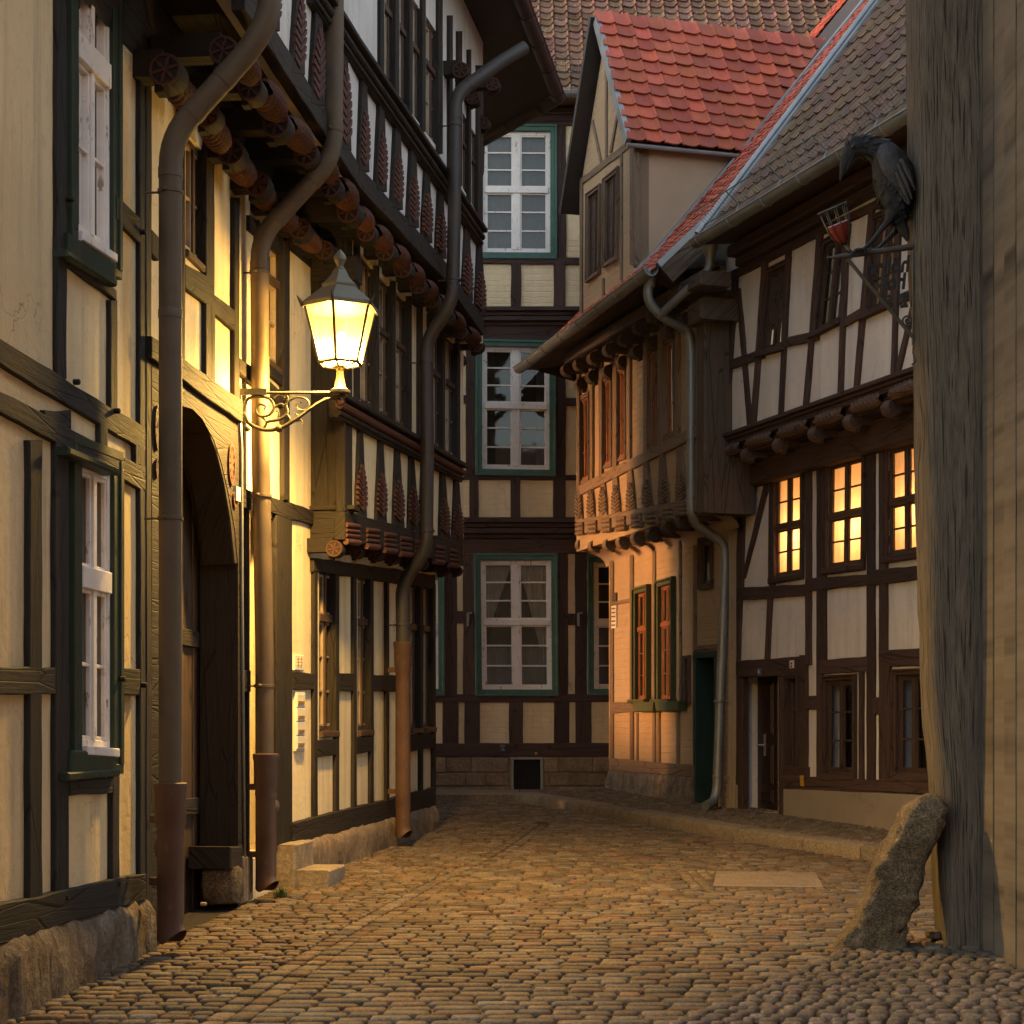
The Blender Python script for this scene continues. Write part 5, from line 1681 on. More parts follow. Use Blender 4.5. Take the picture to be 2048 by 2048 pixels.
    nR = -W.ex * sn + Vector((0, 0, cs)); nL = W.ex * sn + Vector((0, 0, cs))
    oR_ = W.P(uw0 - ov, zE, pO + .16); oL_ = W.P(uw1 + .26, zE - .12, pO + .22)
    tr = MB(); tiles(tr, oR_ + nR * .05, -W.n, upR, nR, 6.2, Ls, .25, .235, .032, .034)
    tr.build('dormer_roof_tiles', M['tile_red'], dm)
    sb = MB()
    gbox(sb, oR_ - nR * .05, -W.n * 6.2, upR * (Ls + .05), nR * .05)
    gbox(sb, oL_ - nL * .05, -W.n * 6.2, upL * (Ls + .22), nL * .09)
    sb.build('dormer_roof', M['slate'], dm)
    zz = MB(); gbox(zz, oR_ + W.n * .01 - nR * .05, -W.n * .07, upR * Ls, nR * .12)
    sweep(zz, [oR_ + W.n * .0 - upR * .04, oR_ - W.n * 4.0 - upR * .04], .03, 8)
    # lead flashing where the dormer cheek meets the roof
    for i in (0, 1, 2):
        (w0, z0), (w1, z1) = prof[i], prof[i + 1]
        if w1 > pO: continue
        ws = min(w0, pO); zs = z0 + (z1 - z0) * (w0 - ws) / (w0 - w1)
        gbox(zz, W.P(uw0 - .14, zs + .03, ws), W.ex * .15, W.P(uw0, z1, w1) - W.P(uw0, zs, ws), Vector((0, 0, .05)))
    zz.build('dormer_flashing', M['zinc_new'], dm)
build_oriel_house()

# ------------------------------------------------------------------ white house with the lit windows
def build_white_house():
    h = thing('white_house', 'white half-timbered house with three lit windows on the right', 'house', (3.4, 18.6, 0.6))
    W = RB2; pU = .35
    uL, uR = W.uv(1459, 1300)[0], W.uv(2300, 1300)[0]
    lit = [[(1550, 955), (1604, 941), (1603, 1147), (1548, 1156)], [(1658, 930), (1727, 911), (1725, 1128), (1655, 1137)], [(1777, 898), (1847, 878), (1847, 1102), (1778, 1113)]]
    gw = [[(1654, 1362), (1709, 1359), (1709, 1545), (1654, 1545)], [(1796, 1350), (1858, 1348), (1858, 1548), (1796, 1546)]]
    sd = [(1571, 1358), (1596, 1357), (1596, 1534), (1571, 1533)]
    door = [(1484, 1353), (1556, 1351), (1556, 1637), (1484, 1628)]
    mb = MB()
    wall_face(mb, W, [(uL, .2), (uR, .2), (uR, 5.0), (uL, 5.0)], [pxpoly(W, q) for q in lit + gw + [sd, door]], 0, .26)
    e = W.P(uL, 0, 0); iv = -W.n * 6
    mb.add([e, e + iv, e + iv + Vector((0, 0, 7)), e + Vector((0, 0, 7))], [(0, 1, 2, 3)], [(0, 0), (5, 0), (5, 7), (0, 7)])
    mb.build('wall', M['plaster_white'], h)
    up = [[(1540, 546), (1579, 527), (1568, 691), (1525, 703)], [(1651, 490), (1697, 462), (1680, 640), (1633, 664)], [(1752, 440), (1802, 414), (1784, 604), (1733, 627)], [(1880, 370), (1930, 344), (1916, 560), (1862, 584)]]
    upL, upR = W.uv(1452, 800, pU)[0], W.uv(2300, 700, pU)[0]
    mb = MB()
    wall_face(mb, W, [(upL, 4.95), (upR, 4.95), (upR, 7.25), (upL, 7.25)], [pxpoly(W, q, pU) for q in up], pU, .22)
    mb.add([W.P(upL, 4.95, pU), W.P(upL, 4.95, -2), W.P(upL, 7.25, -2), W.P(upL, 7.25, pU)], [(0, 1, 2, 3)], [(0, 0), (2, 0), (2, 2), (0, 2)])
    mb.add([W.P(upL, 4.9, pU), W.P(upR, 4.9, pU), W.P(upR, 4.9, -.1), W.P(upL, 4.9, -.1)], [(0, 1, 2, 3)], [(0, 0), (6, 0), (6, .4), (0, .4)])
    mb.build('upper_wall', M['plaster_white'], h)
    # upper frame
    t = MB(); k = dict(p=pU, jit=.005)
    rl = lin([(1455, 721), (1511, 703), (1577, 671), (1655, 656), (1719, 612), (1800, 590), (1900, 545)])
    bt = lin([(1450, 867), (1833, 731), (1990, 672)])
    tpl = lin([(1462, 552), (1530, 520), (1600, 486), (1711, 425), (1800, 384), (1990, 290)])
    for a, b in ((1452, 1526), (1568, 1634), (1680, 1734), (1784, 1863), (1916, 1990)):
        H(t, W, a, rl(a), rl(a) + 19, b, rl(b), rl(b) + 20, **k)
    H(t, W, 1440, tpl(1440) - 10, tpl(1440) + 8, 1990, tpl(1990) - 10, tpl(1990) + 8, **k)
    for xt, xb, w_, y0 in ((1526, 1504, 8, 0), (1573, 1559, 7, 0), (1636, 1609, 8, 0), (1689, 1678, 8, 0), (1740, 1710, 8, 0), (1793, 1784, 8, 0), (1868, 1850, 9, 0)):
        timber(t, W, [(xt - w_ / 2, tpl(xt)), (xt + w_ / 2 + 2, tpl(xt)), (xb + w_ / 2, bt(xb)), (xb - w_ / 2, bt(xb))], **k)
    timber(t, W, [(1463, 556), (1472, 553), (1452, 866), (1443, 868)], **k)
    timber(t, W, [(1471, 578), (1478, 576), (1502, 846), (1493, 850)], **k); timber(t, W, [(1469, 576), (1474, 575), (1458, 720), (1452, 722)], **k)
    timber(t, W, [(1822, 600), (1832, 596), (1798, 742), (1788, 746)], **k)
    t.build('upper_frame', M['oak_brown'], h)
    # lower frame
    t = MB(); k = dict(jit=.005)
    timber(t, W, [(1478, 960), (1490, 958), (1484, 1180), (1469, 1182)], **k); timber(t, W, [(1470, 1176), (1482, 1176), (1471, 1560), (1457, 1560)], **k)
    timber(t, W, [(1529, 958), (1541, 952), (1488, 1156), (1482, 1160)], **k)
    H(t, W, 1478, 942, 972, 1560, 915, 944, **k)
    for x0, x1, y0, y1 in ((1538, 1547, 930, 1180), (1610, 1620, 905, 1330), (1632, 1650, 900, 1330), (1732, 1747, 870, 1560), (1757, 1772, 865, 1560), (1851, 1864, 840, 1310)):
        V(t, W, x0, x1, y0, y1, **k)
    timber(t, W, [(1534, 1186), (1543, 1185), (1536, 1320), (1528, 1322)], **k)
    H(t, W, 1474, 1176, 1201, 1612, 1168, 1192, **k); H(t, W, 1610, 1157, 1184, 1740, 1148, 1170, **k); H(t, W, 1740, 1140, 1171, 1990, 1118, 1140, **k)
    H(t, W, 1466, 1322, 1352, 1612, 1312, 1352, **k); H(t, W, 1632, 1320, 1348, 1735, 1312, 1342, **k); H(t, W, 1757, 1300, 1334, 1990, 1290, 1326, **k)
    V(t, W, 1598, 1612, 1310, 1560, **k); V(t, W, 1632, 1643, 1320, 1560, **k)
    H(t, W, 1610, 1392, 1419, 1634, 1391, 1418, **k); H(t, W, 1745, 1395, 1428, 1760, 1394, 1428, **k)
    V(t, W, 1770, 1778, 1330, 1560, **k); V(t, W, 1716, 1724, 1340, 1560, **k)
    H(t, W, 1562, 1552, 1578, 1990, 1568, 1594, th=.045, **k); H(t, W, 1459, 1553, 1573, 1484, 1554, 1574, **k)
    H(t, W, 1564, 1533, 1556, 1614, 1534, 1558, **k)
    t.build('timber_frame', M['oak_brown'], h)
    # jetty: moulding, beam, carved heads and roped rolls
    mo = MB()
    a = Vector(W.uv(1446, 868, pU + .1)); b = Vector(W.uv(1990, 674, pU + .1))
    zt = (a.y + b.y) / 2
    for (d0, d1, pr) in ((0, .05, .12), (.05, .09, .085), (.09, .15, .06)):
        prism(mo, W, [(a.x, zt - d0), (b.x, zt - d0), (b.x, zt - d1), (a.x, zt - d1)], pU - .1, pU + pr, .012, (1, 0))
    mo.build('jetty_moulding', M['oak_brown'], h)
    bm = MB(); prism(bm, W, [(a.x, zt - .15), (b.x, zt - .15), (b.x, zt - .27), (a.x, zt - .27)], -.05, pU - .02, .015, (1, 0))
    prism(bm, W, [(a.x, zt - .27), (b.x, zt - .27), (b.x, zt - .60), (a.x, zt - .60)], -.05, .13, .03, (1, 0))
    bm.build('jetty_beam', M['oak_brown'], h)
    last = None
    for x, y in ((1448, 928), (1502, 908), (1567, 888), (1640, 866), (1712, 842), (1790, 814), (1880, 780)):
        o, pos, r = head(W, x, y, .34, 13 + (x - 1448) * .012, h, 'oak_brown_light', 'petal')
        if last is not None:
            d = pos - last[0]; d.normalize()
            fluted_roll(W, last[0] + d * 1.0 * last[1] + Vector((0, 0, .12)) + W.n * .04, pos - d * 1.0 * r + Vector((0, 0, .12)) + W.n * .04, r * .8, h, M['oak_brown_light'])
        last = (pos, r)
    # windows
    kw = dict(rec=.008, deep=.04, fw=.035, mull=.055, tw=.06, bar=.02)
    for q in up: window(W, q, h, M['win_dark'], p=pU, lo=2, casing=(.055, M['oak_brown'], .03), sill=(M['oak_brown'], .06, .07, .07), curtains=[([(.06, .05), (.36, .05), (.36, .9), (.06, .9)], 'curtain')], back='dim_room', **{k: v for k, v in kw.items() if k != 'tw'})
    for q in gw: window(W, q, h, M['win_dark'], lo=2, glass='glass_low_refl', casing=(.06, M['oak_brown'], .035), sill=(M['oak_brown'], .085, .06, .06), curtains=[([(.2, .05), (.42, .05), (.42, .93), (.2, .93)], 'curtain_grey'), ([(.72, .05), (.94, .05), (.94, .93), (.72, .93)], 'curtain_grey')], **{k: v for k, v in kw.items() if k != 'tw'})
    window(W, sd, h, M['win_dark'], cols=1, lo=2, casing=(.035, M['oak_brown'], .03), curtains=[([(.5, .05), (.94, .05), (.94, .95), (.5, .95)], 'curtain_grey')], rec=.05, fw=.04, bar=.05)
    for i, q in enumerate(lit):
        wd = window(W, q, h, M['win_brown'], trans=.49, lo=1, up=1, casing=(.07, M['oak_brown'], .03), sill=(M['oak_brown'], .06, .05, .07), back=None, glass='glass_low_refl', **kw)
        # a lit curtain with the room lamp behind it
        P_ = [Vector(W.uv(x, y, -.08)) for x, y in q]
        bl, br = P_[3], P_[2]
        u0, u1 = min(p.x for p in P_) - .08, max(p.x for p in P_) + .16; v0, v1 = min(p.y for p in P_) - .12, max(p.y for p in P_) + .08
        cb = MB(); n = 24; vs = []
        for j in range(n + 1):
            u = u0 + (u1 - u0) * j / n; f = .010 * math.sin(j * 1.7) + .006 * math.sin(j * .6)
            vs += [W.P(u, v0, -.085 + f), W.P(u, v1, -.085 + f)]
        cb.add(vs, [(2 * j, 2 * j + 2, 2 * j + 3, 2 * j + 1) for j in range(n)], [(v.y, v.z) for v in vs])
        cb.build('curtain', M['lit_curtain'], wd, smooth=True)
        rb = MB()
        d0, d1 = -.26, -1.3
        c8 = [W.P(u, v, ww) for ww in (-.20, d1) for u, v in ((u0, v0), (u1, v0), (u1, v1), (u0, v1))]
        rb.add(c8, [(4, 5, 6, 7), (0, 1, 5, 4), (1, 2, 6, 5), (2, 3, 7, 6), (3, 0, 4, 7)])
        rb.build('lit_room', M['lit_room'], wd)
        L = bpy.data.lights.new('room_lamp', 'POINT'); L.energy = LIT_W; L.color = (1.0, .47, .16); L.shadow_soft_size = .06
        lo = bpy.data.objects.new('room_lamp', L); COL.objects.link(lo); lo.parent = wd
        uu = u0 + (u1 - u0) * (.30); vv = v0 + (v1 - v0) * .42
        lo.location = W.P(uu, vv, -.36) - base_of(wd)
    # door in its recess
    dm = MB()
    a, b = W.uv(1500, 1500, -.2)[0], W.uv(1556, 1500, -.2)[0]
    a = W.uv(1484, 1500)[0]; b = W.uv(1556, 1500)[0]
    z0, z1 = .66, W.uv(1520, 1354)[1] + .02
    prism(dm, W, [(a, z0), (b, z0), (b, z1), (a, z1)], -.26, -.21, .0, (0, 1))
    L = b - a
    for (s0, s1, t0, t1) in ((.10, .46, .06, .17), (.10, .46, .20, .50), (.10, .46, .56, .95), (.54, .90, .06, .17), (.54, .90, .20, .50), (.54, .90, .56, .95)):
        for (e, w_) in ((0, -.195), (.03, -.185)):
            prism(dm, W, [(a + L * (s0 + e), z0 + (z1 - z0) * (t0 + e * .5)), (a + L * (s1 - e), z0 + (z1 - z0) * (t0 + e * .5)), (a + L * (s1 - e), z0 + (z1 - z0) * (t1 - e * .5)), (a + L * (s0 + e), z0 + (z1 - z0) * (t1 - e * .5))], -.22, w_, .012, (0, 1))
    d = dm.build('door', M['door_brown'], h)
    hd = MB(); c = W.hit(1529, 1490, -.18)
    gbox(hd, c + Vector((0, 0, -.13)), W.ex * -.035, W.n * .012, Vector((0, 0, .26)))
    sweep(hd, [c + W.n * .005, c + W.n * .055, c + W.n * .055 + W.ex * .09], .011, 8, .02)
    hd.build('handle', M['steel'], d)
    fr = MB()
    prism(fr, W, pxpoly(W, [(1474, 1338), (1565, 1333), (1565, 1352), (1474, 1355)], .06), -.02, .06, .012, (1, 0))
    prism(fr, W, pxpoly(W, [(1474, 1355), (1484, 1355), (1484, 1632), (1470, 1628)], .04), -.05, .04, .008, (0, 1))
    prism(fr, W, pxpoly(W, [(1556, 1352), (1566, 1352), (1566, 1638), (1556, 1637)], .04), -.05, .04, .008, (0, 1))
    fr.build('door_frame', M['oak_brown'], h)
    pl = MB()
    za, zb = W.uv(1600, 1578, .05)[1], .2
    for x0, x1 in ((1566, 2300), (1458, 1474)):
        prism(pl, W, [(W.uv(x0, 1600, .05)[0], .2), (W.uv(x1, 1600, .05)[0], .2), (W.uv(x1, 1600, .05)[0], za + .01), (W.uv(x0, 1600, .05)[0], za + .01)], -.02, .05, .015)
    prism(pl, W, [(W.uv(1474, 1600)[0], .3), (W.uv(1566, 1600)[0], .3), (W.uv(1566, 1600)[0], .68), (W.uv(1474, 1600)[0], .68)], -.3, .02, .012)
    pl.build('plinth', M['render_grey'], h)
    # roof
    ze = 7.2; pE = .88
    ul = W.uv(1405, 492, pE)[0]; ur = W.uv(2300, 100, pE)[0]
    d0 = -.62; d1 = .785
    upv = -W.n * .61 + Vector((0, 0, .79)); upv.normalize()
    nr = W.ex.cross(upv); nr = nr if nr.z > 0 else -nr
    s = MB(); tiles(s, W.P(ur, ze + .02, pE), W.ex, upv, nr, ul - ur, 5.2, .19, .30, .03, .035)
    s.build('roof_tiles', M['tile_brown'], h)
    s = MB(); s.add([W.P(ul, ze - .02, pE), W.P(ur, ze - .02, pE), W.P(ur, ze - .02, pE) + upv * 8, W.P(ul, ze - .02, pE) + upv * 8], [(0, 1, 2, 3)])
    s.add([W.P(ul, ze - .02, pE) + upv * 8, W.P(ur, ze - .02, pE) + upv * 8, W.P(ur, 4, -10), W.P(ul, 4, -10)], [(0, 1, 2, 3)])
    s.build('roof', M['slate'], h)
    s = MB(); s.add([W.P(ul, ze - .05, pE), W.P(ur, ze - .05, pE), W.P(ur, ze + .03, pU - .1), W.P(ul, ze + .03, pU - .1)], [(0, 1, 2, 3)], [(0, 0), (7, 0), (7, .6), (0, .6)])
    prism(s, W, [(ul, ze - .03), (ur, ze - .03), (ur, ze - .16), (ul, ze - .16)], pU - .02, pU + .22, .02, (1, 0)); prism(s, W, [(ul, ze - .16), (ur, ze - .16), (ur, ze - .26), (ul, ze - .26)], pU - .02, pU + .12, .02, (1, 0))
    s.build('eaves_soffit', M['win_dark'], h)
    g = MB(); gutter(g, W.P(ur, ze - .02, pE + .09), W.P(ul, ze - .02, pE + .09), .08); g.build('gutter', M['zinc'], h, smooth=True, angle=40)
    fl = MB(); o = W.P(ul, ze, pE)
    gbox(fl, o + nr * .03 - W.ex * .16, W.ex * .2, upv * 5.2, nr * .05); sweep(fl, [o + nr * .1 - W.ex * .02, o + nr * .1 - W.ex * .02 + upv * 5.2], .035, 8)
    fl.build('verge_flashing', M['zinc_new'], h)
    sg = MB(); bz = W.P(0, ze, pE) + upv * .12 + nr * .10
    rail = lambda kk: (bz + W.ex * ur + nr * kk, bz + W.ex * ul + nr * kk)
    for kk in (0, .2): sweep(sg, list(rail(kk)), .007, 5)
    n = int((ul - ur) / .065)
    for i in range(n): c = bz + W.ex * (ur + i * .065); sweep(sg, [c, c + nr * .2], .0035, 4, cap=False)
    for i in range(0, n, 14): c = bz + W.ex * (ur + i * .065); sweep(sg, [c - upv * .12 - nr * .04, c, c + nr * .22], .011, 5)
    sg.build('snow_guard', M['zinc'], h)
build_white_house()
# ------------------------------------------------------------------ downpipes
def build_downpipes():
    def pipe(name, label, base, stand_top, pts, r, mat_pipe, clamps, Wd, stand_r=1.17):
        t = thing(name, label, 'downpipe', base, 'rainwater pipes on the left-hand houses')
        s = MB(); b = Vector(base)
        top = Vector((pts[0].x, pts[0].y, stand_top))
        st_r = r * stand_r
        lathe(s, Vector((b.x, b.y, b.z + .1)), [(st_r * .98, 0), (st_r * .98, stand_top - b.z - .42), (st_r * 1.04, stand_top - b.z - .40), (st_r * 1.0, stand_top - b.z - .37), (st_r * 1.13, stand_top - b.z - .34), (st_r * 1.15, stand_top - b.z - .16), (st_r * 1.24, stand_top - b.z - .135), (st_r * 1.24, stand_top - b.z - .105), (st_r * 1.05, stand_top - b.z - .1)], 20)
        # shoe: slanting spout towards the street
        n = Wd.n
        vs = []; seg = 20
        for (dz, off, k) in ((.1, 0, .98), (.0, .0, .99), (-.02, .015, 1.0)):
            for q in range(seg):
                a = 2 * math.pi * q / seg
                p = Vector((math.cos(a), math.sin(a), 0)) * st_r * k
                cut = max(0, p.dot(n) + p.y * -.4) * .9
                vs.append(b + p + n * off + Vector((0, 0, dz + (cut if dz < .05 else 0))))
        s.add(vs, [(i * seg + q, i * seg + (q + 1) % seg, (i + 1) * seg + (q + 1) % seg, (i + 1) * seg + q) for i in range(2) for q in range(seg)], [(v.x, v.z) for v in vs])
        s.build('standpipe', M['cast_iron'], t, smooth=True, angle=50)
        p = MB(); sweep(p, [top - Vector((0, 0, .15))] + pts, r, 20, .17)
        for i in range(1, len(pts) - 1):              # soldered sleeves either side of every bend
            for e in (pts[i - 1], pts[i + 1]):
                d_ = e - pts[i]
                if d_.length < .5 or abs((pts[i + 1] - pts[i]).normalized().dot((pts[i] - pts[i - 1]).normalized())) > .99: continue
                q = pts[i] + d_.normalized() * .21
                lathe(p, q, [(r * .98, -.03), (r * 1.055, -.028), (r * 1.055, .028), (r * .98, .03)], 20, d_.normalized())
        for i in range(1, len(pts)):                  # lapped joints on the long straights
            a_, b_ = pts[i - 1], pts[i]; L_ = (b_ - a_).length
            n_ = int(L_ / 1.6)
            for k_ in range(1, n_ + 1):
                q = a_.lerp(b_, k_ / (n_ + 1)); lathe(p, q, [(r * .99, 0), (r * 1.045, .002), (r * 1.045, .05), (r * .99, .055)], 20, (b_ - a_).normalized())
        p.build('pipe', mat_pipe, t, smooth=True, angle=50)
        c = MB()
        for q in clamps:
            ring = []
            lathe(c, Vector(q) - Vector((0, 0, .012)), [(r * 1.0, 0), (r * 1.1, .002), (r * 1.1, .022), (r * 1.0, .024)], 20)
            q = Vector(q)
            sweep(c, [q, q - Wd.n * .16], .007, 6)
            cc = q + Vector((0, -1, 0)) * r * 1.05 - Wd.n * .02
            lathe(c, cc, [(.012, -.03), (.016, 0), (.008, .012)], 8, Vector((0, -1, 0)))
        c.build('clamp', mat_pipe, t, smooth=True, angle=50)
        l = MB()
        for q in clamps[:0]: pass
        return t
    # 1: nearest, rises then slants out under the jetty
    W = LA1
    def on(W, px, py, w_): return W.hit(px, py, w_)
    r = .069
    c = ground_hit(341, 1880); Y = 10.05
    X = (341 - 1024) / F * Y
    z = lambda py, Y: EYE + (HY - py) / F * Y
    gx = lambda px, Y: (px - 1024) / F * Y
    base = Vector((X, Y, z(1893, Y) + .04))
    t1 = pipe('downpipe', 'thickest brown downpipe, nearest, left of the gateway arch', base, z(1565, Y), [Vector((X, Y, z(1000, Y))), Vector((X, Y, z(275, Y))), Vector((gx(500, Y), Y - .03, z(105, Y))), Vector((gx(540, Y), Y - .04, z(40, Y))), Vector((gx(545, Y), Y - .04, z(-300, Y)))], r, M['copper_brown'],
              [(X, Y, z(384, Y)), (X, Y, z(1037, Y))], W)
    for y in (1646, 1771):
        hb = MB(); a = Vector((X - .13, Y + .02, z(y, Y)))
        gbox(hb, a, Vector((.12, -.085, 0)), Vector((.01, .012, 0)), Vector((0, 0, .045))); hb.build('pipe_bracket', M['cast_iron'], t1)
    hb = MB()
    hc = Vector((X - .05, Y - .03, z(1697, Y)))
    lathe(hb, hc, [(.075, -.02), (.072, .004), (.06, .011), (.0, .012)], 16, Vector((-.75, -.66, 0)))
    hb.build('cleaning_hatch', M['cast_iron'], t1, smooth=True, angle=50)
    # 2
    Y = 12.55; r2 = .068; X = gx(521, Y); X2 = gx(668, Y)
    xb = gx(526, Y)
    base = Vector((gx(532, Y), Y, z(1788, Y) + .04))
    t2 = pipe('downpipe', 'brown downpipe between the gateway and the lantern, crooked under the rosette jetty', base, z(1507, Y), [Vector((gx(529, Y), Y, z(1300, Y))), Vector((X, Y, z(900, Y))), Vector((gx(519, Y), Y, z(475, Y))), Vector((X2, Y - .03, z(318, Y))), Vector((gx(670, Y), Y - .03, z(60, Y))), Vector((gx(671, Y), Y - .03, z(-350, Y)))], r2, M['copper_brown'],
              [(gx(519, Y), Y, z(545, Y)), (gx(524, Y), Y, z(992, Y)), (gx(528, Y), Y, z(1372, Y)), (X2, Y - .03, z(264, Y))], W)
    for y in (1580, 1715):
        hb = MB(); a = Vector((gx(530, Y) - .17, Y + .03, z(y, Y))); gbox(hb, a, Vector((.12, -.03, 0)), Vector((.005, .012, 0)), Vector((0, 0, .045))); hb.build('pipe_bracket', M['cast_iron'], t2)
    hb = MB()
    lathe(hb, Vector((gx(534, Y) + .06, Y - .02, z(1613, Y))), [(.055, -.02), (.052, .003), (.04, .008), (.0, .009)], 14, Vector((.8, -.6, 0)))
    hb.build('cleaning_hatch', M['cast_iron'], t2, smooth=True, angle=50)
    # 3
    Y = 17.0; r3 = .066; W = LA2
    base = Vector((gx(806, Y), Y, z(1680, Y) + .04))
    Yb, Yc = 16.85, 16.7
    t3 = pipe('downpipe', 'dark downpipe stepping out over both jetties at the far end of the carved house', base, z(1283, Y), [Vector((gx(805, Y), Y, z(1240, Y))), Vector((gx(803, Y), Y, z(1168, Y))), Vector((gx(853, Yb), Yb, z(1103, Yb))), Vector((gx(855, Yb), Yb, z(900, Yb))), Vector((gx(852, Yb), Yb, z(682, Yb))),
              Vector((gx(905, Yc), Yc, z(606, Yc))), Vector((gx(909, Yc), Yc, z(400, Yc))), Vector((gx(909, Yc), Yc, z(190, Yc))), Vector((gx(1004, Yc + .2), Yc + .2, z(122, Yc + .2))), Vector((gx(1050, Yc + .3), Yc + .3, z(95, Yc + .3)))], r3, M['copper_dark'],
              [(gx(804, Y), Y, z(1250, Y)), (gx(853, Yb), Yb, z(725, Yb)), (gx(855, Yb), Yb, z(1062, Yb)), (gx(908, Yc), Yc, z(560, Yc)), (gx(909, Yc), Yc, z(251, Yc))], W)
    for y in (1345, 1588):
        hb = MB(); a = Vector((gx(803, Y) - .14, Y + .03, z(y, Y))); gbox(hb, a, Vector((.1, -.03, 0)), Vector((.005, .012, 0)), Vector((0, 0, .05))); hb.build('pipe_bracket', M['cast_iron'], t3)
    # right: zinc pipe on the taupe house
    W = RB1
    g = W.hit(1297, 562, 1.16); Yg = 19.9
    t = thing('downpipe', 'grey zinc downpipe with a side branch between the two right-hand houses', 'downpipe', (2.6, 19.8, .65))
    p = MB()
    pts = [at(1300, 548, Yg), at(1294, 600, Yg), at(1322, 633, Yg + .1), at(1378, 662, Yg + .3), at(1382, 700, Yg + .3), at(1382, 1025, Yg + .3), at(1392, 1048, Yg + .4), at(1445, 1085, 20.4), at(1451, 1110, 20.4), at(1444, 1300, 20.35), at(1434, 1580, 20.3), at(1428, 1603, 20.25), at(1411, 1612, 20.1)]
    sweep(p, pts, .056, 16, .14)
    b = at(1420, 500, 19.45)
    sweep(p, [b, at(1420, 540, 19.45), at(1392, 565, 19.5), at(1318, 632, 20.0)], .05, 14, .12)
    lathe(p, at(1300, 575, Yg), [(.056, 0), (.062, .05), (.10, .16), (.10, .2)], 16); lathe(p, at(1420, 520, 19.45), [(.05, 0), (.056, .04), (.09, .13), (.09, .16)], 14)
    p.build('pipe', M['zinc'], t, smooth=True, angle=50)
    c = MB()
    for q in (at(1382, 725, Yg + .3), at(1382, 880, Yg + .3), at(1447, 1180, 20.4), at(1438, 1405, 20.32), at(1435, 1555, 20.3)):
        lathe(c, q, [(.056, 0), (.063, .003), (.063, .028), (.056, .03)], 16); sweep(c, [q, q - W.n * .15], .008, 6)
    c.build('clamp', M['zinc'], t)
build_downpipes()

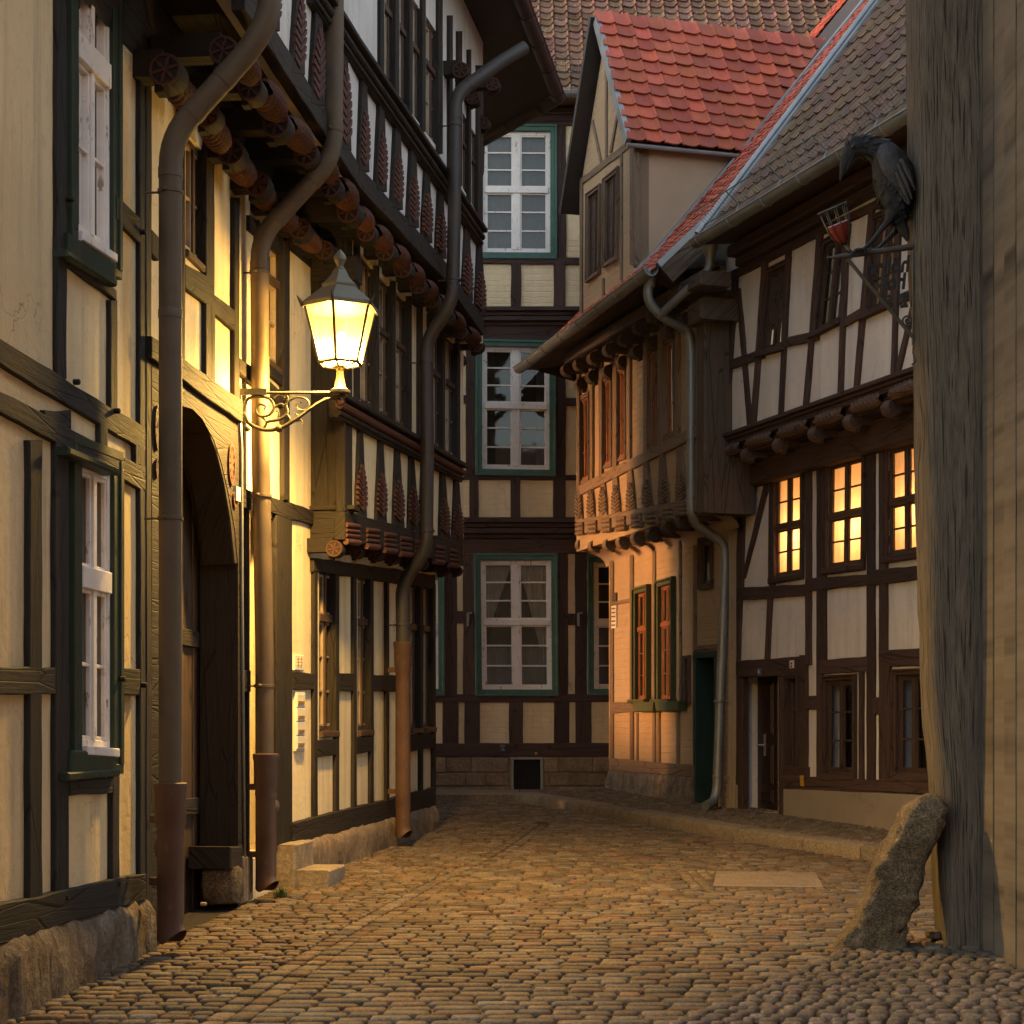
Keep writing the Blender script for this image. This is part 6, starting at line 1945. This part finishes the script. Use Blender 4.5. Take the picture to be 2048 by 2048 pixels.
# ------------------------------------------------------------------ wall lantern on its scrolled bracket
def build_lantern():
    Y = 12.4
    t = thing('street_lantern', 'lit hexagonal lantern on a scrolled iron bracket at the carved house', 'street lamp', at(680, 735, Y))
    z = lambda py: EYE + (HY - py) / F * Y
    cx = at(680, 700, Y)
    ph = R(-5)
    def hexr(r, zz):
        return [Vector((cx.x + r * math.sin(ph + k * math.pi / 3), cx.y - r * math.cos(ph + k * math.pi / 3), zz)) for k in range(6)]
    R0, R1_ = .268, .160
    zt, zb = z(617), z(727)
    top, bot = hexr(R0, zt), hexr(R1_, zb)
    fr = MB()
    for k in range(6):
        j = (k + 1) % 6
        sweep(fr, [top[k], bot[k]], .011, 6); sweep(fr, [top[k], top[j]], .013, 6); sweep(fr, [bot[k], bot[j]], .014, 6)
        sweep(fr, [bot[k], Vector((cx.x, cx.y, z(738)))], .010, 6)
    lathe(fr, Vector((cx.x, cx.y, z(746))), [(.018, 0), (.03, .02), (.03, .04), (.05, .046), (.05, .056), (.012, .06)], 12)
    for k in range(6):                       # little acroteria on the roof corners
        o = (top[k] - Vector((cx.x, cx.y, zt))).normalized()
        b = top[k] + o * .015
        sweep(fr, [b - Vector((0, 0, .012)), b + o * .02 + Vector((0, 0, .02)), b + o * .045 + Vector((0, 0, .06))], .01, 6, radii=[.016, .012, .003])
    f = fr.build('frame', M['lamp_iron'], t, smooth=True, angle=40)
    gl = MB()
    for k in range(6):
        j = (k + 1) % 6
        gl.add([top[k], top[j], bot[j], bot[k]], [(0, 1, 2, 3)])
    gl.add(bot, [tuple(range(6))])
    gl.build('glass', M['lamp_glass'], t)
    rf = MB()
    prof = [(.290, 620), (.292, 612), (.275, 608), (.135, 577), (.140, 574), (.138, 571), (.128, 569), (.095, 560), (.068, 551), (.050, 541), (.042, 540)]
    rings = [hexr(r, z(py)) for r, py in prof]
    vs = [v for r in rings for v in r]
    fs = [(i * 6 + k, i * 6 + (k + 1) % 6, (i + 1) * 6 + (k + 1) % 6, (i + 1) * 6 + k) for i in range(len(prof) - 1) for k in range(6)] + [list(range(6)), list(range(len(vs) - 6, len(vs)))]
    rf.add(vs, fs)
    lathe(rf, Vector((cx.x, cx.y, z(541))), [(.034, 0), (.040, .01), (.022, .03), (.03, .05), (.046, .075), (.046, .1), (.03, .125), (.008, .15), (.0, .155)], 16)
    rf.build('roof', M['lamp_metal'], t, smooth=True, angle=25)
    ne = MB(); lathe(ne, Vector((cx.x, cx.y, z(786))), [(.075, 0), (.075, .02), (.05, .03), (.04, .05), (.028, .12), (.024, .17)], 12)
    ne.build('neck', M['lamp_iron'], t, smooth=True, angle=40)
    # bracket
    br = MB(); P = lambda x, y: at(x, y, Y + .02)
    sweep(br, [P(477, 786), P(698, 785)], .011, 8)
    gbox(br, at(478, 789, Y + .0) , Vector((.20, 0, 0)), Vector((0, .03, 0)), Vector((0, 0, .045)))
    sweep(br, [P(478, 770), P(478, 868)], .016, 8)
    def curve(pts, r0, r1, n=8):
        Q = []
        p = [pts[0]] + pts + [pts[-1]]
        for i in range(1, len(p) - 2):
            for k in range(n):
                s = k / n
                Q.append(tuple(.5 * ((2 * p[i][d]) + (-p[i - 1][d] + p[i + 1][d]) * s + (2 * p[i - 1][d] - 5 * p[i][d] + 4 * p[i + 1][d] - p[i + 2][d]) * s * s + (-p[i - 1][d] + 3 * p[i][d] - 3 * p[i + 1][d] + p[i + 2][d]) * s ** 3) for d in (0, 1)))
        Q.append(pts[-1])
        rr = [r0 + (r1 - r0) * i / (len(Q) - 1) for i in range(len(Q))]
        sweep(br, [P(*q) for q in Q], r0, 8, radii=rr)
    curve([(480, 822), (490, 830), (500, 848), (530, 860), (560, 856), (590, 840), (620, 818), (650, 800), (690, 790)], .017, .012)
    curve([(488, 828), (494, 800), (515, 793), (540, 798), (548, 815), (538, 830), (520, 832), (512, 820), (518, 809), (530, 812), (528, 820)], .013, .006)
    curve([(528, 856), (533, 846), (528, 838), (517, 830)], .011, .005)
    curve([(548, 815), (562, 808), (572, 815), (570, 825)], .010, .004)
    curve([(535, 843), (560, 838), (575, 825), (573, 808), (590, 795), (610, 797), (618, 808), (610, 820), (596, 818), (594, 808), (603, 805)], .012, .005)
    curve([(572, 826), (580, 838), (576, 846)], .009, .004); curve([(556, 838), (558, 826), (552, 822)], .008, .003)
    curve([(590, 840), (596, 832), (590, 826)], .009, .004); curve([(592, 842), (602, 840), (606, 848)], .009, .003)
    curve([(640, 806), (652, 797), (668, 800), (676, 806)], .010, .005); curve([(670, 792), (684, 795), (688, 806), (678, 811), (672, 804)], .011, .005)
    curve([(548, 797), (560, 790), (570, 795), (566, 802)], .011, .004); curve([(575, 805), (576, 796), (572, 788)], .010, .008)
    lathe(br, P(495, 858), [(.0, -.022), (.018, -.012), (.022, 0), (.018, .012), (.0, .022)], 10)
    lathe(br, P(558, 857), [(.024, -.02), (.03, 0), (.024, .02)], 10, Vector((1, 0, .2)))
    br.build('bracket', M['lamp_iron'], t, smooth=True, angle=60)
    bu = MB(); lathe(bu, Vector((cx.x + .01, cx.y, z(674))), [(.0, -.04), (.025, -.028), (.034, 0), (.025, .028), (.0, .04)], 14)
    bu.build('mantle', M['lamp_mantle'], t, smooth=True)
    L = bpy.data.lights.new('lantern_light', 'POINT'); L.energy = LAMP_W; L.color = (1.0, .60, .13); L.shadow_soft_size = .07
    o = bpy.data.objects.new('lantern_light', L); COL.objects.link(o); o.parent = t
    o.location = Vector((cx.x + .01, cx.y, z(674))) - base_of(t)
    # extra spot added inside the lantern to brighten street and lower walls
    L = bpy.data.lights.new('lantern_fill_spot', 'SPOT'); L.energy = FILL_SPOT_W; L.color = (1.0, .58, .14); L.shadow_soft_size = .12; L.spot_size = R(170); L.spot_blend = 1.0
    o = bpy.data.objects.new('lantern_fill_spot', L); COL.objects.link(o); o.parent = t
    o.location = Vector((cx.x + .01, cx.y, z(690))) - base_of(t)
build_lantern()

# ------------------------------------------------------------------ raven sign, oak post, leaning stone
from mathutils import noise as mnoise
def build_foreground():
    Yp = 10.4
    le = lin([(-200, 1818), (123, 1822), (550, 1826), (735, 1834), (1000, 1842), (1300, 1848), (1450, 1857), (1550, 1868), (1600, 1872), (1700, 1875), (1800, 1879), (1890, 1884), (1930, 1886)])
    re = lin([(-200, 1982), (123, 1980), (1000, 1976), (1500, 1972), (1900, 1970)])
    mb = MB(); seg = 40; lv = 130; vs = []
    for i in range(lv + 1):
        py = 1905 + (-260 - 1905) * i / lv
        x0, x1 = (le(py) - 1024) / F * Yp, (re(py) - 1024) / F * Yp
        zc = EYE + (HY - py) / F * Yp
        cx, hw = (x0 + x1) / 2, (x1 - x0) / 2
        for k in range(seg):
            a = 2 * math.pi * k / seg
            c, s = math.cos(a), math.sin(a)
            x = math.copysign(abs(c) ** .55, c) * hw; y = math.copysign(abs(s) ** .55, s) * .2
            nv = Vector((x * 9, y * 9, zc * .9))
            d = mnoise.noise(nv) * .016 + mnoise.noise(Vector((x * 40, y * 40, zc * 2.2))) * .008
            d += -.02 * max(0, mnoise.noise(Vector((x * 5, y * 5, zc * 1.6 + 9))) - .25) * 3
            vs.append((cx + x * (1 + d / hw), Yp + y + .05 + d * s, zc))
    fs = [(i * seg + k, i * seg + (k + 1) % seg, (i + 1) * seg + (k + 1) % seg, (i + 1) * seg + k) for i in range(lv) for k in range(seg)] + [list(range((lv) * seg, (lv + 1) * seg))]
    b = Vector((2.75, Yp, gz(Yp)))
    mb.add(vs, fs, [(v[2], 2 * math.pi * .3 * (k % seg) / seg) for k, v in enumerate(vs)])
    o = mb.build('oak_post', M['old_wood'], loc=b, smooth=True)
    tag(o, 'massive weathered grey oak post at the right foreground, bearing the raven sign', 'post')
    # leaning granite guard stone
    ax = lin([(1895, 1728), (1875, 1734), (1838, 1758), (1735, 1792), (1665, 1822), (1610, 1846), (1586, 1857)])
    hwf = lin([(1895, 70), (1875, 64), (1838, 52), (1735, 49), (1665, 43), (1620, 38), (1602, 30), (1592, 17), (1586, 8)])
    mb = MB(); seg = 26; lv = 34; vs = []; Ys = 10.35
    for i in range(lv + 1):
        py = 1895 + (1586 - 1895) * i / lv
        cx = (ax(py) - 1024) / F * Ys; hw = hwf(py) / F * Ys; zc = EYE + (HY - py) / F * Ys
        for k in range(seg):
            a = 2 * math.pi * k / seg + .35; c, s = math.cos(a), math.sin(a)
            x = math.copysign(abs(c) ** .34, c) * hw; y = math.copysign(abs(s) ** .34, s) * min(.15, hw * 1.1)
            p = Vector((x * 6, y * 6, zc * 6)); d = mnoise.noise(p * .8) * .022 + abs(mnoise.noise(p * 2.3)) * .04 - .01 + mnoise.noise(p * 6) * .012
            vs.append((cx + x * (1 + d / max(hw, .05)), Ys - .06 + y * (1 + d / .15), zc + d * .15))
    fs = [(i * seg + k, i * seg + (k + 1) % seg, (i + 1) * seg + (k + 1) % seg, (i + 1) * seg + k) for i in range(lv) for k in range(seg)] + [list(range(lv * seg, (lv + 1) * seg))]
    mb.add(vs, fs)
    o = mb.build('guard_stone', M['granite'], loc=(2.2, 10.3, gz(10.3)), smooth=True)
    tag(o, 'rough granite guard stone leaning against the grey oak post', 'guard stone')
    # small stone at the post's foot
    def rock(px, py, rx, ry, rz, Yr, name, mat, label, cat):
        mb = MB(); c = at(px, py, Yr); seg = 16; vs = []
        for i in range(9):
            th = math.pi * i / 8
            for k in range(seg):
                a = 2 * math.pi * k / seg
                d = Vector((math.sin(th) * math.cos(a), math.sin(th) * math.sin(a), math.cos(th)))
                q = Vector((math.copysign(abs(d.x) ** .45, d.x) * rx, math.copysign(abs(d.y) ** .45, d.y) * ry, math.copysign(abs(d.z) ** .45, d.z) * rz))
                q *= 1 + .12 * mnoise.noise(d * 2.2 + Vector((px, py, 0)) * .37) + .06 * mnoise.noise(d * 5)
                vs.append(c + q)
        mb.add(vs, [(i * seg + k, i * seg + (k + 1) % seg, (i + 1) * seg + (k + 1) % seg, (i + 1) * seg + k) for i in range(8) for k in range(seg)])
        o = mb.build(name, mat, loc=c - Vector((0, 0, rz)), smooth=True, angle=45); tag(o, label, cat); return o
    rock(1866, 1868, .045, .04, .028, 10.5, 'stone', M['grey_stone'], 'small dark stone lying between guard stone and oak post', 'stone')
    rock(446, 1768, .14, .16, .145, 12.22, 'corner_stone', M['granite'], 'rounded granite block under the gateway jamb', 'stone block')
    rock(407, 1808, .022, .02, .012, 11.4, 'pebble', M['step_stone'], 'pale pebble at the foot of the gateway', 'pebble')
    # raven sign
    Y = 10.38
    t = thing('raven_sign', 'wrought-iron inn sign with a bronze raven, a red goblet and mirrored lettering', 'sign', at(1826, 600, Y))
    P = lambda x, y, dy=0.0: at(x, y, Y + dy)
    s = F / Y
    fr = MB()
    sweep(fr, [P(1652, 516), P(1690, 512), P(1760, 503), P(1832, 492)], .018, 10, radii=[.004, .016, .018, .02])
    sweep(fr, [P(1695, 518), P(1829, 678)], .012, 8)
    sweep(fr, [P(1826, 480), P(1826, 690)], .009, 8)
    sp = []
    for i in range(30):
        a = i / 29 * 2 * math.pi * 1.6; r = 12 * (1 - i / 36)
        sp.append(P(1815 + r * math.cos(a + .8), 641 + r * math.sin(a + .8)))
    sweep(fr, sp, .007, 6); sweep(fr, [P(1828, 678), P(1826, 705), P(1831, 722), P(1824, 730)], .006, 6)
    fr.build('bracket', M['iron'], t, smooth=True, angle=60)
    # raven: one continuous body
    bd = MB()
    spine = [(1680, 363, 1.2, 1), (1683, 350, 4.0, .7), (1687, 332, 8, .7), (1694, 314, 13, .75), (1704, 300, 19, .85), (1716, 294, 22, .9), (1730, 294, 22, .95), (1746, 298, 22, 1), (1762, 306, 28, 1), (1776, 322, 36, .95), (1786, 345, 42, .9), (1791, 370, 43, .9), (1793, 395, 38, .9), (1792, 415, 30, .9), (1794, 432, 21, .9), (1802, 448, 13, .8), (1810, 466, 9, .7), (1815, 482, 3, .6)]
    seg = 18; vs = []; n = len(spine)
    pts = [P(a, b) for a, b, _, _ in spine]
    for i in range(n):
        d = (pts[min(i + 1, n - 1)] - pts[max(i - 1, 0)]).normalized()
        yv = Vector((0, 1, 0)); x = d.cross(yv).normalized()
        for k in range(seg):
            a = 2 * math.pi * k / seg
            r = spine[i][2] / s
            dd = 1 + (.10 * mnoise.noise(Vector((math.cos(a) * 2.5, i * .9, math.sin(a) * 2.5))) if i > 3 else 0)
            vs.append(pts[i] + (x * math.cos(a) + yv * math.sin(a) * spine[i][3]) * r * dd)
    bd.add(vs, [(i * seg + k, i * seg + (k + 1) % seg, (i + 1) * seg + (k + 1) % seg, (i + 1) * seg + k) for i in range(n - 1) for k in range(seg)] + [list(range(seg)), list(range((n - 1) * seg, n * seg))])
    # lower mandible, legs and toes grow out of the same bronze
    sweep(bd, [P(1704, 312), P(1696, 330), P(1688, 348)], .01, 8, radii=[.03, .018, .003])
    for (pl, dy) in (([(1784, 425), (1774, 446), (1740, 487), (1725, 500)], -.05), ([(1800, 440), (1798, 456), (1762, 492), (1752, 500)], .05)):
        sweep(bd, [P(x, y, dy) for x, y in pl], .02, 8, radii=[.045, .02, .011, .012])
        fx, fy = pl[-1]
        for (ex, ey, e2) in ((-26, 8, -.05), (-24, 14, 0.0), (-20, 6, .05), (14, 4, 0)):
            sweep(bd, [P(fx, fy, dy), P(fx + ex * .5, fy + ey * .3 - 2, dy + e2), P(fx + ex, fy + ey + 4, dy + e2)], .01, 6, radii=[.015, .012, .004])
    # ragged breast and nape feathers
    rg = random.Random(6)
    for i in range(330):
        j = rg.uniform(3.6, 14.5); i0 = int(j); a = rg.uniform(0, 6.28)
        c = pts[i0].lerp(pts[min(i0 + 1, n - 1)], j - i0); r = (spine[i0][2] + (spine[min(i0 + 1, n - 1)][2] - spine[i0][2]) * (j - i0)) / s
        d = (pts[min(i0 + 1, n - 1)] - pts[i0]).normalized(); x = d.cross(Vector((0, 1, 0))).normalized()
        o_ = (x * math.cos(a) + Vector((0, 1, 0)) * math.sin(a) * spine[i0][3])
        q = c + o_ * r * .97; sdv = d.cross(o_).normalized()
        L = rg.uniform(.03, .05); wv = L * .35
        bd.add([q - sdv * wv, q + sdv * wv, q + d * L * .6 + sdv * wv + o_ * .010, q + d * L + o_ * .02, q + d * L * .6 - sdv * wv + o_ * .010], [(0, 1, 2, 3, 4)])
    rv = bd.build('raven', M['bronze'], t, smooth=True, angle=70)
    wg = MB()
    for sd in (-1, 1):
        sp = [(1772, 288, 12), (1776, 302, 24), (1784, 325, 25), (1794, 352, 20), (1804, 376, 15), (1813, 396, 9), (1819, 408, 3)]
        vs = []; pw = [P(a, b, sd * (.10 + .01 * math.sin(i))) for i, (a, b, _) in enumerate(sp)]
        for i in range(len(sp)):
            d = (pw[min(i + 1, 6)] - pw[max(i - 1, 0)]).normalized(); x = d.cross(Vector((0, 1, 0))).normalized()
            for k in range(12):
                a = 2 * math.pi * k / 12; r = sp[i][2] / s
                vs.append(pw[i] + x * math.cos(a) * r + Vector((0, 1, 0)) * math.sin(a) * min(r * .4, .025))
        wg.add(vs, [(i * 12 + k, i * 12 + (k + 1) % 12, (i + 1) * 12 + (k + 1) % 12, (i + 1) * 12 + k) for i in range(6) for k in range(12)] + [list(range(12)), list(range(72, 84))])
        for (a, b) in (((1796, 330), (1824, 398)), ((1802, 318), (1830, 380)), ((1792, 345), (1818, 404))):
            q0, q1 = P(*a, sd * .125), P(*b, sd * .115)
            sweep(wg, [q0, q0.lerp(q1, .5), q1], .02, 8, radii=[.018, .022, .006])
    wg.build('wings', M['bronze_wing'], rv, smooth=True, angle=60)
    ey = MB(); lathe(ey, P(1706, 292, -.052), [(.0, -.012), (.009, -.008), (.012, 0), (.009, .008), (0, .012)], 10); ey.build('eye', M['bronze_wing'], rv, smooth=True)
    # goblet
    a0 = P(1689, 488); a1 = P(1662, 423); axs = (a1 - a0).normalized(); axs = (axs + Vector((0, -.22, 0))).normalized(); L = (a1 - a0).length
    cu = MB(); lathe(cu, a0, [(.012, 0), (.03, .012), (.055, .05), (.066, .09), (.069, .125), (.062, .13)], 20, axs)
    g = cu.build('goblet', M['red_glass'], t, smooth=True, angle=50)
    cg = MB(); q = axs.to_track_quat('Z', 'Y').to_matrix()
    for (h_, r_) in ((L + .01, .087),):
        ring = [a0 + q @ Vector((r_ * math.cos(2 * math.pi * k / 28), r_ * math.sin(2 * math.pi * k / 28), h_)) for k in range(29)]
        sweep(cg, ring, .007, 6)
    for k in range(9):
        an = 2 * math.pi * k / 9 + .2
        pr = [(.014, 0), (.034, .012), (.059, .05), (.071, .09), (.087, L + .01)]
        sweep(cg, [a0 + q @ Vector((r_ * math.cos(an), r_ * math.sin(an), h_)) for r_, h_ in pr], .0035, 5)
    sweep(cg, [a0, P(1698, 500), P(1706, 508)], .011, 8)
    cg.build('wire_cage', M['iron'], g, smooth=True)
    for body, cx, cy, sz in (('höllen', 1776, 533, .135), ('hof-', 1783, 566, .135), ('1215', 1802, 603, .115)):
        c = P(cx, cy)
        rot = math.atan2(-6, 45) * -1
        def place(x, y, z, c=c):
            xx = -(x * .80 + y * -.10)
            return Vector((c.x + xx, c.y + z, c.z + y * 1.0 + xx * .10))
        text_mesh(body, sz, place, M['bronze'], 'lettering', t, .006, weight=.0045)
    # timber house to which the post belongs: its wall is extended past the camera to shade the near left house
    w = thing('post_house', 'grey boarded house wall extended back from the oak post to shade the street', 'house', (3.2, 6.0, .1))
    bw = MB()
    y = 10.2; k = 0
    while y > -9:
        bw.box((2.825 + .006 * (k % 2), y - .215, gz(y) - .3), (2.95, y, 8.4), random.uniform(.8, 1.15)); y -= .222; k += 1
    for k in range(len(bw.uv)): bw.uv[k] = [(b, a) for a, b in bw.uv[k]]
    bw.build('boards', M['old_wood'], w)
    ew = MB(); ew.box((2.95, 10.12, 0), (9.0, 10.2, 8.4)); ew.build('end_wall', M['render_brown'], w)
    rf = MB(); rf.add([(2.6, 11, 8.35), (2.6, -9, 8.35), (6, -9, 12), (6, 11, 12)], [(0, 1, 2, 3)]); rf.build('roof', M['tile_brown'], w)
    h = thing('added_rear_house', 'plain house added behind the viewpoint to darken window reflections', 'house', (0, -14, -.4))
    b = MB(); b.box((-12, -18, -1), (12, -14, 9.5)); b.build('wall', M['plaster_brown'], h)  # unseen block, added to darken what the end house's windows reflect
    r = MB(); r.add([(-12.5, -13.6, 9.4), (12.5, -13.6, 9.4), (12.5, -17, 13.2), (-12.5, -17, 13.2)], [(0, 1, 2, 3)]); r.build('roof', M['tile_brown'], h)
build_foreground()

# ------------------------------------------------------------------ doorsteps and small things
def build_small():
    d = Vector((.12, .993, 0)); n = Vector((.993, -.12, 0))
    def block(name, org, ln, dp, hh, label, cat):
        mb = MB(); o = Vector(org)
        W = Wall((o.x, o.y), (n.x, n.y))
        prism(mb, W, [(0, o.z), (-ln, o.z), (-ln, o.z + hh), (0, o.z + hh)], -.05, dp, .014)
        for i in range(len(mb.v)):
            v = mb.v[i]; mb.v[i] = v + Vector((1, 1, .6)) * mnoise.noise(v * 7) * .012
        ob = mb.build(name, M['step_stone'], loc=o); tag(ob, label, cat); return ob
    c = ground_hit(657, 1778)
    block('doorstep', (c.x - .47 * n.x, c.y - .47 * n.y, gz(c.y) - .02), .62, .47, .165, 'pale sandstone lower doorstep projecting into the street', 'step')
    q = at(597, 1720, 13.5)
    block('doorstep', (q.x - .24, 13.50, gz(13.5) - .02), .62, .22, .37, 'taller upper doorstep against the wall by the house entrance', 'step')
    W = LA2
    # bell panel and the strip of name plates
    t = thing('bell_panel', 'small white bell panel with push buttons beside the entrance', 'intercom', W.hit(599, 1341))
    mb = MB(); prism(mb, W, pxpoly(W, [(590, 1309), (609, 1311), (609, 1341), (590, 1340)], .03), -.01, .03, .006); mb.build('plate', M['white_plastic'], t)
    bt = MB()
    for x in (595.5, 601.5):
        for y in (1317, 1323, 1329): lathe(bt, W.hit(x, y, .03), [(.013, -.004), (.013, .006), (.009, .010)], 10, W.n)
    bt.build('buttons', M['brass'], t)
    t = thing('letter_plate_strip', 'tall white strip of brass name plates below the bell panel', 'mail slots', W.hit(601, 1502))
    mb = MB(); prism(mb, W, pxpoly(W, [(592, 1383), (611, 1384), (611, 1502), (592, 1502)], .025), -.01, .025, .006)
    for y in (1394, 1422, 1450, 1478): prism(mb, W, pxpoly(W, [(595, y - 6), (610, y - 5), (610, y + 20), (595, y + 20)], .035), .02, .035, .004)
    mb.build('plate', M['white_plastic'], t)
    for y in (1402, 1431, 1459, 1486):
        b = MB(); prism(b, W, pxpoly(W, [(597, y), (609, y), (609, y + 6), (597, y + 6)], .04), .03, .042, .002); b.build('name_plate', M['brass'], t)
    W = LA1
    mb = MB(); prism(mb, W, pxpoly(W, [(473, 972), (481, 976), (481, 1004), (473, 1001)], .06), .03, .062, .002)
    tag(mb.build('house_number_plate', M['white_plastic'], loc=W.hit(477, 1000, .05)), 'small white plate with blue marks on the gateway jamb', 'plate')
    pl = thing('cable_conduit', 'thin grey cable conduit running down beside the gateway', 'conduit', W.hit(484, 1800, .05))
    mb = MB(); sweep(mb, [W.hit(480, 840, .05), W.hit(483, 900, .05), W.hit(484, 1200, .05), W.hit(490, 1790, .05)], .012, 8, .05)
    mb.build('conduit', M['zinc'], pl, smooth=True)
    # number 4 on the white house's door lintel
    W = RB2
    t = thing('house_number', 'small dark blue enamel plate with a white 4 above the right-hand door', 'house number', W.hit(1517, 1350, .07))
    mb = MB(); prism(mb, W, pxpoly(W, [(1513, 1337), (1521, 1336.5), (1521, 1351), (1513, 1351.5)], .08), .055, .07, .002); mb.build('plate', M['blue_enamel'], t)
    c = W.hit(1517, 1344, .074)
    right = Vector((0, 0, 1)).cross(W.n)
    text_mesh('4', .085, lambda x, y, z: c + right * x + Vector((0, 0, y)) + W.n * z, M['white_plastic'], 'numeral', t, .002)
    t = thing('enamel_plate', 'small white plate with blue marks on the timber above the sidelight', 'plate', W.hit(1582, 1336, .05))
    mb = MB(); prism(mb, W, pxpoly(W, [(1578, 1321), (1586, 1320), (1586, 1336), (1578, 1336.5)], .05), .03, .045, .002); mb.build('plate', M['white_plastic'], t)
    mb = MB()
    for y in (1325, 1331): prism(mb, W, pxpoly(W, [(1580.5, y), (1583.5, y), (1583.5, y + 4), (1580.5, y + 4)], .05), .044, .048, 0)
    mb.build('marks', M['blue_enamel'], t)
    mb = MB(); prism(mb, W, pxpoly(W, [(1599.5, 1551), (1606, 1551), (1607, 1573), (1601, 1572)], .06), .05, .062, .002)
    tag(mb.build('warning_tag', M['yellow_tag'], loc=W.hit(1603, 1572, .05)), 'yellow strip fixed to the sill beam beside the right-hand door', 'tag')
    W = BKW
    t = thing('hydrant_sign', 'small blue sign on the sill beam of the end house', 'sign', W.hit(1005, 1503, .07))
    mb = MB(); prism(mb, W, pxpoly(W, [(999, 1488), (1011, 1488), (1011, 1503), (999, 1503)], .07), .045, .07, .003); mb.build('plate', M['blue_enamel'], t)
    mb = MB()
    for a, b in (([(1001, 1490), (1004, 1490), (1004, 1492), (1001, 1492)], 0), ([(1006, 1490), (1009, 1490), (1009, 1492), (1006, 1492)], 0), ([(1004, 1493.5), (1006, 1493.5), (1006, 1497), (1004, 1497)], 0), ([(1003, 1498.5), (1009, 1498.5), (1009, 1501), (1003, 1501)], 0)):
        prism(mb, W, pxpoly(W, a, .073), .069, .0735, 0)
    mb.build('marks', M['brass'], t)
    mb = MB(); lathe(mb, W.hit(1072, 1507, .055), [(.022, -.01), (.022, .006), (.014, .012)], 14, W.n)
    tag(mb.build('survey_bolt', M['brass'], loc=W.hit(1072, 1507, .05), smooth=True, angle=40), 'round yellow survey mark on the sill beam of the end house', 'marker')
    W = RB1
    t = thing('corner_notice', 'weathered cream and black notice at the corner of the taupe house', 'notice', W.hit(1226, 1257, .03))
    mb = MB(); prism(mb, W, pxpoly(W, [(1221, 1212), (1231, 1210), (1231, 1256), (1221, 1257)], .03), -.01, .02, .002); mb.build('board', M['white_plastic'], t)
    mb = MB(); prism(mb, W, pxpoly(W, [(1223, 1187), (1231, 1185), (1231, 1206), (1223, 1208)], .03), -.01, .02, .002)
    for y in (1216, 1224, 1232, 1241, 1249): prism(mb, W, pxpoly(W, [(1222, y), (1229, y - .6), (1229, y + 2.4), (1222, y + 3)], .03), .015, .024, 0)
    mb.build('marks', M['iron'], t)
build_small()
